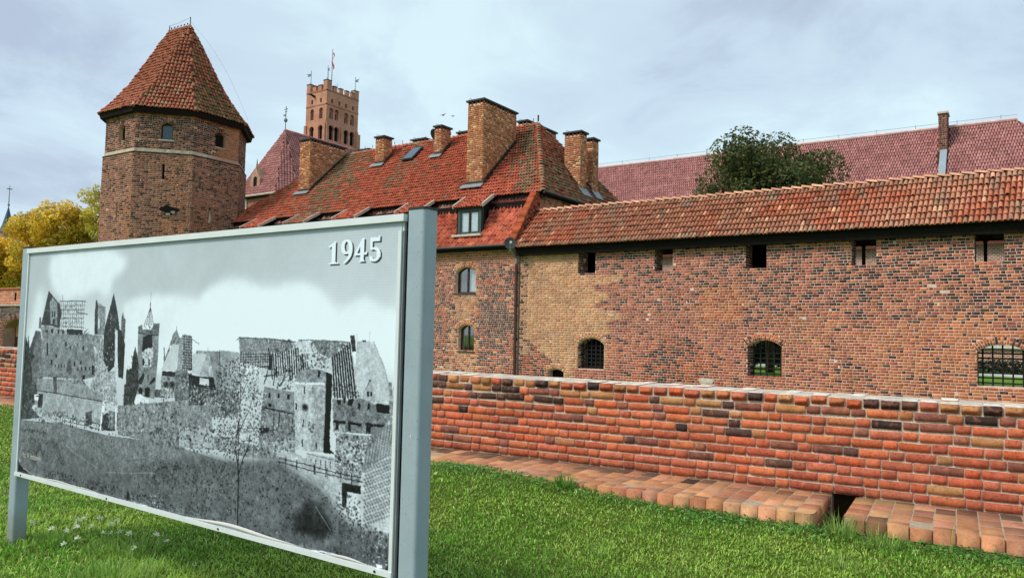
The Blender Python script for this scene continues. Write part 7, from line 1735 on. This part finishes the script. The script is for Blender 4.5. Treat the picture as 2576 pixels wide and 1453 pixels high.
['D',[[[1807,36],[1816,39],[1823,46],[1826,58],[1825,70],[1822,80],[1816,88],[1808,94],[1798,99],[1793,100],[1791,97],[1798,93],[1805,87],[1810,80],[1811,74],[1802,76],[1793,75],[1786,70],[1782,60],[1782,50],[1787,41],[1796,37]],[[1804,42],[1800,43],[1796,49],[1795,57],[1798,65],[1802,69],[1808,68],[1811,64],[1812,56],[1809,47]]],0.98],['D',[[[1860,36],[1868,36],[1869,74],[1873,73],[1875,70],[1879,69],[1879,80],[1868,80],[1868,92],[1872,96],[1872,98],[1850,98],[1850,96],[1854,94],[1855,81],[1833,81],[1832,76]],[[1854,57],[1843,75],[1854,75]]],0.98],
['D',[[[1890,36],[1919,35],[1920,32],[1925,32],[1924,46],[1899,47],[1899,62],[1905,61],[1914,61],[1922,66],[1928,75],[1927,87],[1919,95],[1909,99],[1898,98],[1889,95],[1888,84],[1893,83],[1898,86],[1904,92],[1910,91],[1914,86],[1914,78],[1912,71],[1905,68],[1899,68],[1896,69],[1890,66]]],0.98],
]
def paint_print():
    r = np.random.default_rng(45)
    yy, xx = np.mgrid[0:PH, 0:PW].astype(np.float32)
    cache = {}
    def field(sc):
        """smooth noise of about sc pixels, mean 0"""
        sc = int(sc)
        if sc not in cache:
            out = np.zeros((PH, PW), np.float32)
            for k, wgt in ((sc, 0.6), (max(2, sc // 2), 0.5), (max(1.3, sc / 4), 0.35)):
                gh, gw = int(PH / k) + 3, int(PW / k) + 3
                g = r.random((gh, gw)).astype(np.float32) - 0.5
                fy, fx = np.arange(PH) / k, np.arange(PW) / k
                iy, ix = fy.astype(int), fx.astype(int)
                ty, tx = (fy - iy)[:, None], (fx - ix)[None]
                a = g[iy][:, ix] * (1 - tx) + g[iy][:, ix + 1] * tx
                b = g[iy + 1][:, ix] * (1 - tx) + g[iy + 1][:, ix + 1] * tx
                out += wgt * (a * (1 - ty) + b * ty)
            cache[sc] = out * 2.0
        return cache[sc]
    def inside(loops, x0, x1, y0, y1):
        X, Y = xx[y0:y1, x0:x1], yy[y0:y1, x0:x1]
        m = np.zeros(X.shape, bool)
        for lp in loops:
            for (ax, ay), (bx, by) in zip(lp, lp[1:] + lp[:1]):
                if ay == by: continue
                c = ((Y >= ay) != (Y >= by))
                m ^= c & (X < ax + (Y - ay) * (bx - ax) / (by - ay))
        return m
    def bb(pts, pad=0):
        xs, ys = [p[0] for p in pts], [p[1] for p in pts]
        return max(0, int(min(xs) - pad)), min(PW, int(max(xs) + pad) + 2), max(0, int(min(ys) - pad)), min(PH, int(max(ys) + pad) + 2)
    def blur(a, n):
        n = max(1, int(n))
        for ax in (0, 1):
            for _ in range(2):
                c = np.cumsum(np.pad(a, [(n, n) if k == ax else (0, 0) for k in (0, 1)], mode='edge'), axis=ax)
                a = (np.take(c, range(2 * n, c.shape[ax]), axis=ax) - np.take(c, range(0, c.shape[ax] - 2 * n), axis=ax)) / (2 * n)
        return a
    img = 0.74 - 0.05 * (yy / PH) * 0 + 0.03 * (xx / PW) + 0.05 * np.clip(yy / 330, 0, 1) + 0.02 * field(160) + 0.012 * field(30)
    img += 0.06 * np.clip((xx - 1500) / 500, 0, 1) * np.clip((yy - 80) / 200, 0, 1)
    land = np.zeros((PH, PW), np.float32)
    done = False
    for op in PRINT:
        k = op[0]
        if k == 'D' and not done:                                        # weather the picture before the year is printed on it
            done = True
            land = blur(land, 2)
            gr = 0.05 * field(3) + 0.05 * field(7) + 0.08 * field(18) + 0.05 * field(44)
            img = img + land * gr * np.clip(1.25 - np.abs(img - 0.5), 0.3, 1)
            img = np.where((field(6) > 0.95) & (land > 0.6), img * 0.6, img)
            iy = np.clip(yy + field(9) * 1.6, 0, PH - 1).astype(int); ix = np.clip(xx + field(8) * 1.6 + field(4) * 0.8, 0, PW - 1).astype(int)
            img = blur(img[iy, ix], 1)
        if k == 'P':
            _, pts, g, tex, sc = op
            x0, x1, y0, y1 = bb(pts)
            if x1 <= x0 or y1 <= y0: continue
            m = inside([pts], x0, x1, y0, y1)
            v = g + (tex * (field(sc)[y0:y1, x0:x1] + 0.8 * field(3)[y0:y1, x0:x1]) if tex else 0)
            img[y0:y1, x0:x1] = np.where(m, v, img[y0:y1, x0:x1])
            land[y0:y1, x0:x1] = np.where(m, 1.0 if tex > 0.045 else 0.25, land[y0:y1, x0:x1])
        elif k == 'C':
            _, pts, g, bl = op
            m = inside([pts], 0, PW, 0, PH).astype(np.float32)
            wob = field(40) * 9
            iy = np.clip(yy + wob, 0, PH - 1).astype(int); ix = np.clip(xx + field(70) * 12, 0, PW - 1).astype(int)
            m = blur(m[iy, ix], bl * 1.8)
            img = img * (1 - m) + (g + 0.022 * field(90) + 0.012 * field(20)) * m
            if g < 0.6: land = np.maximum(land, m)
        elif k in ('L', 'T'):
            pts, g, w = (op[1], op[2], op[3]) if k == 'L' else (op[1], op[3], op[2])
            w = max(1.1, w * 0.42)
            for (ax, ay), (bx, by) in zip(pts, pts[1:]):
                x0, x1, y0, y1 = bb([(ax, ay), (bx, by)], w + 1)
                if x1 <= x0 or y1 <= y0: continue
                X, Y = xx[y0:y1, x0:x1], yy[y0:y1, x0:x1]
                L2 = (bx - ax) ** 2 + (by - ay) ** 2 + 1e-6
                t_ = np.clip(((X - ax) * (bx - ax) + (Y - ay) * (by - ay)) / L2, 0, 1)
                d = np.hypot(X - ax - t_ * (bx - ax), Y - ay - t_ * (by - ay)) + 0.35 * field(5)[y0:y1, x0:x1]
                a = np.clip(w / 2 + 0.5 - d, 0, 1)
                img[y0:y1, x0:x1] = img[y0:y1, x0:x1] * (1 - a) + g * a
        elif k == 'E':
            _, (cx, cy), rx, ry, g = op
            x0, x1, y0, y1 = bb([(cx - rx, cy - ry), (cx + rx, cy + ry)], 1)
            if x1 <= x0 or y1 <= y0: continue
            m = np.clip(1.5 - np.hypot((xx[y0:y1, x0:x1] - cx) / max(1, rx), (yy[y0:y1, x0:x1] - cy) / max(1, ry)) * 1.0, 0, 1)
            img[y0:y1, x0:x1] = img[y0:y1, x0:x1] * (1 - m) + g * m
        elif k == 'S':
            _, pts, n, g0, g1, s = op
            x0, x1, y0, y1 = bb(pts)
            if x1 - x0 < 2 or y1 - y0 < 2: continue
            m = inside([pts], x0, x1, y0, y1)
            ys, xs = np.nonzero(m)
            if not len(ys): continue
            q = r.integers(0, len(ys), n)
            for j in q:
                cx, cy = xs[j] + x0, ys[j] + y0
                a, b = s * (0.12 + 0.3 * r.random()), s * (0.10 + 0.26 * r.random())
                u0, u1, v0, v1 = max(0, int(cx - a * 1.5)), min(PW, int(cx + a * 1.5) + 2), max(0, int(cy - b * 1.5)), min(PH, int(cy + b * 1.5) + 2)
                if u1 <= u0 or v1 <= v0: continue
                d = np.hypot((xx[v0:v1, u0:u1] - cx) / a, (yy[v0:v1, u0:u1] - cy) / b) + 0.5 * field(4)[v0:v1, u0:u1]
                al = np.clip(1.4 - d, 0, 1) * 0.9
                img[v0:v1, u0:u1] = img[v0:v1, u0:u1] * (1 - al) + (g0 + (g1 - g0) * r.random()) * al
        elif k == 'D':
            _, loops, g = op
            allp = [p for lp in loops for p in lp]
            x0, x1, y0, y1 = bb(allp)
            m = inside(loops, x0, x1, y0, y1).astype(np.float32)
            img[y0:y1, x0:x1] = img[y0:y1, x0:x1] * (1 - m) + g * m
    img = 0.5 + (img - 0.5) * 1.12
    img = img + 0.010 * np.sin(yy * 2 * math.pi / 7.3) + 0.014 * field(2) + 0.018 * (field(300) - 0.1)
    img += 0.03 * (np.abs(field(12)) > 1.05)                             # fine scuffs
    return np.clip(img, 0.05, 0.99)
pimg = paint_print()
buf = np.ones((PH, PW, 4), np.float32)
for ch_, k_ in enumerate((0.895, 0.945, 0.965)):
    buf[:, :, ch_] = np.clip(pimg * k_ + (0.006, 0.012, 0.02)[ch_], 0, 1)
im = bpy.data.images.new('board_print', PW, PH)
im.pixels.foreach_set(buf[::-1].ravel())
im.update()
im.pack()
t = NT('board_print')
tx = t.n.new('ShaderNodeTexImage'); tx.image = im; tx.interpolation = 'Cubic'; tx.extension = 'EXTEND'
uvn = t.n.new('ShaderNodeUVMap'); uvn.uv_map = 'UVMap'
t.l.new(uvn.outputs[0], tx.inputs[0])
t.base(tx.outputs[0]); t.set(Roughness=0.38, Specular_IOR_Level=0.35)
wv = t.n.new('ShaderNodeTexWave'); wv.bands_direction = 'Z'; wv.inputs['Scale'].default_value = 22; wv.inputs['Distortion'].default_value = 0.6
t.l.new(t.pos(), wv.inputs['Vector']); t.bump(wv.outputs['Fac'], 0.06, 0.002)
MAT['board_print'] = t.m
pr = SG.mesh('print', [(SX0, SY, SZ0), (SX1, SY, SZ0), (SX1, SY, SZ1), (SX0, SY, SZ1)], [(0, 1, 2, 3)], 'board_print')
uv = pr.data.uv_layers.new(name='UVMap')
for li, q in enumerate(((0, 0), (1, 0), (1, 1), (0, 1))): uv.data[li].uv = q
# small photographer's credit in the lower left corner
fc = bpy.data.curves.new('credit', 'FONT')
fc.body = 'fot. W. Hołubowski'
fc.size = 0.062; fc.align_x = 'LEFT'
fo_ = bpy.data.objects.new('credit_curve', fc)
COL.objects.link(fo_)
bpy.context.view_layer.update()
cm_ = bpy.data.meshes.new_from_object(fo_.evaluated_get(bpy.context.evaluated_depsgraph_get()))
bpy.data.objects.remove(fo_); bpy.data.curves.remove(fc)
fo = bpy.data.objects.new('credit', cm_)
COL.objects.link(fo)
fo.parent = SG.o
fo.location = np.array([SX0 + 0.085, SY - 0.0015, SZ0 + 0.13]) - SG.loc
fo.rotation_euler = (math.radians(90), 0, 0)
fo.scale = (0.62, 1, 1)
cm_.materials.clear(); cm_.materials.append(MAT['frame_white'])
# torn, curling strip of film along the lower edge
def curl(pts, w, mat, bulge):
    V, F = [], []
    for i, (x, z) in enumerate(pts):
        k = math.sin(math.pi * i / (len(pts) - 1))
        for j in range(4):
            V.append((x + 0.004 * j, SY - 0.003 - bulge * k * math.sin(math.pi * j / 3.3) - 0.001 * j, z + w * k * (j / 3.0)))
    for i in range(len(pts) - 1):
        for j in range(3): F.append((i * 4 + j, i * 4 + 4 + j, i * 4 + 5 + j, i * 4 + 1 + j))
    SG.mesh('peeling_film', V, F, mat, smooth=True)
zb = SZ0 + 0.004
curl([(x, zb + 0.004 * math.sin(x * 9)) for x in np.linspace(-4.55, -3.35, 24)], 0.028, 'frame_white', 0.018)
curl([(x, zb + 0.003 * math.sin(x * 13)) for x in np.linspace(-6.6, -5.5, 20)], 0.014, 'frame_white', 0.008)
curl([(x, zb) for x in np.linspace(-3.2, -2.85, 10)], 0.018, 'frame_white', 0.012)

# ------------------------------------------------------------------ grass, weeds, flowers, leaves
def blade_mesh(x, y, z, ln, wd, lean, az, tint):
    """one bent blade per entry: two segments, five vertices"""
    n = len(x)
    d = np.c_[np.cos(az), np.sin(az), np.zeros(n)]
    s = np.c_[-np.sin(az), np.cos(az), np.zeros(n)]
    p0 = np.c_[x, y, z]
    up = np.array([0, 0, 1.0])
    p1 = p0 + d * (ln * lean * 0.35)[:, None] + up * (ln * 0.55 * np.sqrt(np.maximum(0.05, 1 - (lean * 0.5) ** 2)))[:, None]
    p2 = p0 + d * (ln * lean)[:, None] + up * (ln * np.sqrt(np.maximum(0.03, 1 - np.minimum(lean, 0.98) ** 2)))[:, None]
    w = (wd / 2)[:, None]
    V = np.stack([p0 - s * w, p0 + s * w, p1 + s * w * 0.8, p1 - s * w * 0.8, p2], 1)
    base = np.arange(n) * 5
    Q = np.stack([base, base + 1, base + 2, base + 3], 1)
    T = np.stack([base + 3, base + 2, base + 4], 1)
    me = bpy.data.meshes.new('grass')
    me.vertices.add(n * 5); me.vertices.foreach_set('co', V.astype(np.float32).ravel())
    li = np.concatenate([Q, T], 1).ravel()
    me.loops.add(n * 7); me.loops.foreach_set('vertex_index', li.astype(np.int32))
    me.polygons.add(n * 2)
    st = np.stack([np.arange(n) * 7, np.arange(n) * 7 + 4], 1).ravel()
    me.polygons.foreach_set('loop_start', st.astype(np.int32))
    me.update(calc_edges=True)
    a = me.attributes.new('tint', 'FLOAT_COLOR', 'FACE')
    C = np.ones((n * 2, 4), np.float32); C[:, :3] = np.repeat(tint, 2, axis=0)
    a.data.foreach_set('color', C.ravel())
    return me
MAT['grass'] = leaf_mat('grass', None, None, None, 0.35)
def stuff(name, me, mat, label=None, cat=None):
    o = bpy.data.objects.new(name, me); me.materials.append(MAT[mat]); COL.objects.link(o); o['kind'] = 'stuff'
    if label: o['label'] = label
    if cat: o['category'] = cat
    return o
def seen(x, y, z, mx=0.70, my=0.42):
    d = np.c_[x, y, z] - EYE
    zz = -(d @ C_BACK)
    return (zz > 0.5) & (np.abs(d @ C_RIGHT) < mx * zz) & (np.abs(d @ C_UP) < my * zz)
def fieldn(x, y, s, seed):
    return np.array([mnoise.noise(Vector((a * s, b * s, seed))) for a, b in zip(x, y)]) * 0.5 + 0.5
NB = 520000
u_ = rng.random((NB, 2))
gx = -20 + 22.5 * u_[:, 0]; gy = 1.9 + 6.6 * u_[:, 1]
dist = np.hypot(gx, gy)
edge = wall_y(gx) - gy
ok = (edge > WALK_W - 0.02 - 0.10 * (gx < -3) * rng.random(NB)) & seen(gx, gy, np.full(NB, -0.15)) & (rng.random(NB) < np.clip((6.0 / dist) ** 1.6, 0.12, 1.0))
ingap = (gx > -1.66) & (gx < -1.5) & (edge > 0.5)
gx, gy, dist, edge = gx[ok], gy[ok], dist[ok], edge[ok]
gz = lawn_z(gx, gy) - 0.01
n = len(gx)
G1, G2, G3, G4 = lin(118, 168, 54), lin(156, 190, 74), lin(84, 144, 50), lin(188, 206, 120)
cell = 0.06
big = fieldn(np.round(gx / cell) * cell, np.round(gy / cell) * cell, 0.9, 3.0)
mid = fieldn(np.round(gx / 0.02) * 0.02, np.round(gy / 0.02) * 0.02, 5.5, 8.0)
k1 = np.clip(sstep(0.40, 0.60, big) * 0.75 + 0.5 * sstep(0.5, 0.62, fieldn(np.round(gx / 0.03) * 0.03, np.round(gy / 0.03) * 0.03, 2.6, 30.0)), 0, 1)[:, None]
col = (G1 * (1 - k1) + G2 * k1)
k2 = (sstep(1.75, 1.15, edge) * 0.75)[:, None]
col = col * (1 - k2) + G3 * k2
k3 = (rng.random(n) < 0.10 + 0.12 * mid)[:, None]
col = np.where(k3, G4 * (0.8 + 0.4 * rng.random((n, 1))), col)
brown = (rng.random(n) < 0.035)[:, None]
col = np.where(brown, lin(150, 132, 84), col)
col = col * (0.62 + 0.76 * rng.random((n, 1))) * (0.72 + 0.56 * mid)[:, None]
ln_g = (0.017 + 0.022 * rng.random(n)) * (0.75 + 0.6 * mid) * (1 + 0.5 * sstep(1.5, 1.1, edge))
near = sstep(4.9, 3.4, dist)
left_c = sstep(-4.2, -5.4, gx) * sstep(4.2, 3.0, gy)
ln_g *= 1 + 0.9 * left_c
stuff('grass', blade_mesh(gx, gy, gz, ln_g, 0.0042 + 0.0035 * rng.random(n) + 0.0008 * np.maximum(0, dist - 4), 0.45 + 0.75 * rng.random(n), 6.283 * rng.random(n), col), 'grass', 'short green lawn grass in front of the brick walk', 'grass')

# longer, paler tufts of grass
def tuft(x, y, n, r, l0, l1, colr, name, label, group=None, spread=0.7, wd=0.006):
    a = 6.283 * rng.random(n); q = r * np.sqrt(rng.random(n))
    bx_, by_ = x + q * np.cos(a) * 0.5, y + q * np.sin(a) * 0.5
    c = np.array([pick(colr, 0.1) for _ in range(n)])
    me = blade_mesh(bx_ - x, by_ - y, lawn_z(bx_, by_) - lawn_z(x, y) - 0.01, l0 + (l1 - l0) * rng.random(n), np.full(n, wd), 0.15 + spread * rng.random(n), a + rng.normal(0, 0.5, n), c)
    o = bpy.data.objects.new(name, me); me.materials.append(MAT['grass']); COL.objects.link(o)
    o.location = (x, y, float(lawn_z(x, y)))
    o['label'] = label; o['category'] = 'grass tuft'
    if group: o['group'] = group
LT1 = PAL((150, 182, 84), (128, 168, 66), (168, 192, 110), (108, 150, 60))
LT2 = PAL((104, 150, 56), (90, 138, 50), (126, 164, 72))
STRAW = PAL((196, 190, 130), (178, 172, 108), (150, 170, 90))
tuft(-4.10, 7.08, 70, 0.20, 0.10, 0.20, LT2, 'grass_tuft', 'bright broad-bladed grass tuft at the edge of the brick walk', 'grass tufts on the lawn', 0.75, 0.014)
tuft(-1.38, 7.22, 150, 0.26, 0.12, 0.26, LT1, 'grass_tuft', 'tall pale grass tuft at the foot of the gap between the two walks', 'grass tufts on the lawn', 0.95, 0.005)
tuft(-1.05, 7.10, 120, 0.30, 0.10, 0.22, LT1, 'grass_tuft', 'flattened pale grass tuft right of the gap in the walk', 'grass tufts on the lawn', 1.1, 0.005)
tuft(-0.55, 7.26, 9, 0.06, 0.22, 0.36, STRAW, 'grass_tuft', 'thin straw-coloured stalks against the kerb at the right', 'grass tufts on the lawn', 0.45, 0.004)
tuft(-5.95, 3.35, 260, 0.55, 0.08, 0.17, LT1, 'grass_tuft', 'long yellow-green grass under the left end of the board', 'grass tufts on the lawn', 0.8, 0.006)
tuft(-5.35, 2.95, 320, 0.55, 0.09, 0.19, LT1, 'grass_tuft', 'long bright grass at the bottom left corner of the lawn', 'grass tufts on the lawn', 0.8, 0.006)
tuft(-6.55, 3.05, 160, 0.30, 0.08, 0.18, LT2, 'grass_tuft', 'fresh green grass round the foot of the left post', 'grass tufts on the lawn', 0.7, 0.006)
tuft(-2.9, 5.6, 60, 0.22, 0.07, 0.13, LT1, 'grass_tuft', 'small pale grass tuft right of the near post', 'grass tufts on the lawn', 1.0, 0.005)
tuft(-1.2, 6.35, 80, 0.26, 0.07, 0.14, LT1, 'grass_tuft', 'pale grass tuft near the bottom of the lawn at the right', 'grass tufts on the lawn', 1.0, 0.005)

# low leafy weeds along the walk's edge
nw = 6500
wx = -6.6 + 7.2 * rng.random(nw)
dens = sstep(0.42, 0.62, fieldn(np.round(wx / 0.05) * 0.05, wx * 0, 1.4, 21.0)) * 0.9 + 0.1
wd_ = WALK_W + 0.02 + np.abs(rng.normal(0, 0.15, nw))
kk = (rng.random(nw) < dens)
wx, wd_ = wx[kk], wd_[kk]
wy = wall_y(wx) - wd_
wz = lawn_z(wx, wy) + 0.01 + 0.045 * rng.random(len(wx)) * np.exp(-(wd_ - WALK_W) / 0.2)
m = len(wx)
nn = np.c_[rng.normal(0, 0.5, m), rng.normal(-0.3, 0.5, m), np.ones(m)]; nn /= np.linalg.norm(nn, axis=1, keepdims=True)
a_v = np.cross(nn, rng.normal(size=(m, 3))); a_v /= np.linalg.norm(a_v, axis=1, keepdims=True); b_v = np.cross(nn, a_v)
s_ = (0.007 + 0.013 * rng.random(m) ** 2)[:, None]
p_ = np.c_[wx, wy, wz]
Vw = np.stack([p_ - a_v * s_, p_ - b_v * s_ * 0.8 + nn * s_ * 0.25, p_ + a_v * s_, p_ + b_v * s_ * 0.8 + nn * s_ * 0.25], 1).reshape(-1, 3)
Cw = np.array(PAL((84, 132, 52), (66, 112, 46), (104, 150, 66), (124, 168, 90)))[rng.integers(0, 4, m)] * (0.7 + 0.6 * rng.random((m, 1)))
stuff('ground_weeds', new_mesh('ground_weeds', Vw, np.arange(4 * m).reshape(m, 4), Cw), 'leaf', 'low leafy weeds growing along the edge of the brick walk', 'weeds')

# white clover at the foot of the left post
def clover_mesh(h, seed):
    r = np.random.default_rng(seed)
    parts = [tube([(0, 0, 0), (0.01 * r.normal(), 0.01 * r.normal(), h * 0.6), (0, 0, h)], 0.0018, 4)]
    for k in range(16):
        th, ph = 6.283 * r.random(), math.acos(1 - 1.5 * r.random())
        d = np.array([math.sin(ph) * math.cos(th), math.sin(ph) * math.sin(th), math.cos(ph)])
        a = np.cross(d, [0.3, 0.5, 0.8]); a /= np.linalg.norm(a)
        c = np.array([0, 0, h + 0.004])
        parts.append((np.array([c, c + d * 0.014 + a * 0.004, c + d * 0.019, c + d * 0.014 - a * 0.004]), [(0, 1, 2, 3)]))
    return join(*parts)
MAT['petal'] = leaf_mat('petal', None, None, None, 0.25)
cl = []
for s in range(3):
    V, F = clover_mesh(0.09 + 0.02 * s, s)
    tn = [lin(90, 130, 60)] * 10 + [lin(232, 236, 214)] * 16
    me = new_mesh('clover_flower', V, F, np.array(tn[:len(F)]))
    me.materials.append(MAT['petal'])
    cl.append(me)
spots = [(-7.0, 2.98), (-6.86, 3.05), (-6.6, 3.22), (-6.5, 3.12), (-6.42, 3.3), (-6.35, 3.18), (-6.7, 3.4), (-6.55, 3.46), (-6.3, 3.42), (-6.2, 3.3), (-6.1, 3.46), (-6.45, 3.02), (-6.25, 3.08), (-5.95, 3.38), (-6.05, 3.18), (-6.66, 3.1), (-6.38, 3.5), (-5.75, 3.4), (-5.62, 3.25), (-5.55, 3.42), (-6.52, 3.3), (-6.15, 2.95)]
for i, (x, y) in enumerate(spots):
    o = bpy.data.objects.new('clover_flower', cl[i % 3])
    COL.objects.link(o)
    o.location = (x, y, float(lawn_z(x, y)) - 0.005)
    o.rotation_euler = (0.2 * rng.normal(), 0.2 * rng.normal(), 6.28 * rng.random())
    o.scale = (1.5, 1.5, 1.25)
    o['label'] = 'white clover flower in the grass at the foot of the left post'; o['category'] = 'flower'; o['group'] = 'white clover by the left post'

# fallen leaves
def leaf_shape(s, curl_):
    V = [(0, 0, 0.0), (s * 0.35, s * 0.28, curl_ * 0.4), (s * 0.75, s * 0.22, curl_), (s, 0, curl_ * 0.6), (s * 0.75, -s * 0.22, curl_), (s * 0.35, -s * 0.28, curl_ * 0.4), (s * 0.5, 0, 0.0)]
    return np.array(V), [(0, 6, 1), (1, 6, 2), (2, 6, 3), (3, 6, 4), (4, 6, 5), (5, 6, 0)]
for x, y, s, c, lb, rz, rx in ((-4.62, 7.03, 0.10, (226, 190, 140), 'pale curled leaf leaning on the kerb beside the bright tuft', 1.2, 1.0),
                               (-2.42, 5.0, 0.055, (214, 206, 150), 'small pale leaf lying low in the middle of the lawn', 0.4, 0.3),
                               (-3.60, 6.28, 0.05, (206, 204, 168), 'small whitish leaf lying on the open lawn', 2.4, 0.2),
                               (-1.42, 7.12, 0.075, (226, 186, 120), 'tan leaf caught at the foot of the drain gap', 1.9, 0.5),
                               (-2.9, 7.02, 0.06, (196, 176, 70), 'yellow leaf among the weeds below the kerb', 0.9, 0.4),
                               (-5.45, 6.55, 0.11, (190, 206, 150), 'pale green leaf on the grass right of the near post', -0.7, 0.5)):
    V, F = leaf_shape(s, s * 0.25)
    o = single('fallen_leaf', lb, 'leaf', V, F, 'leaf', group='fallen leaves on the lawn', tint=lin(*c), loc=(0, 0, 0))
    o.location = (x, y, float(lawn_z(x, y)) + 0.035); o.rotation_euler = (rx, 0.2, rz)
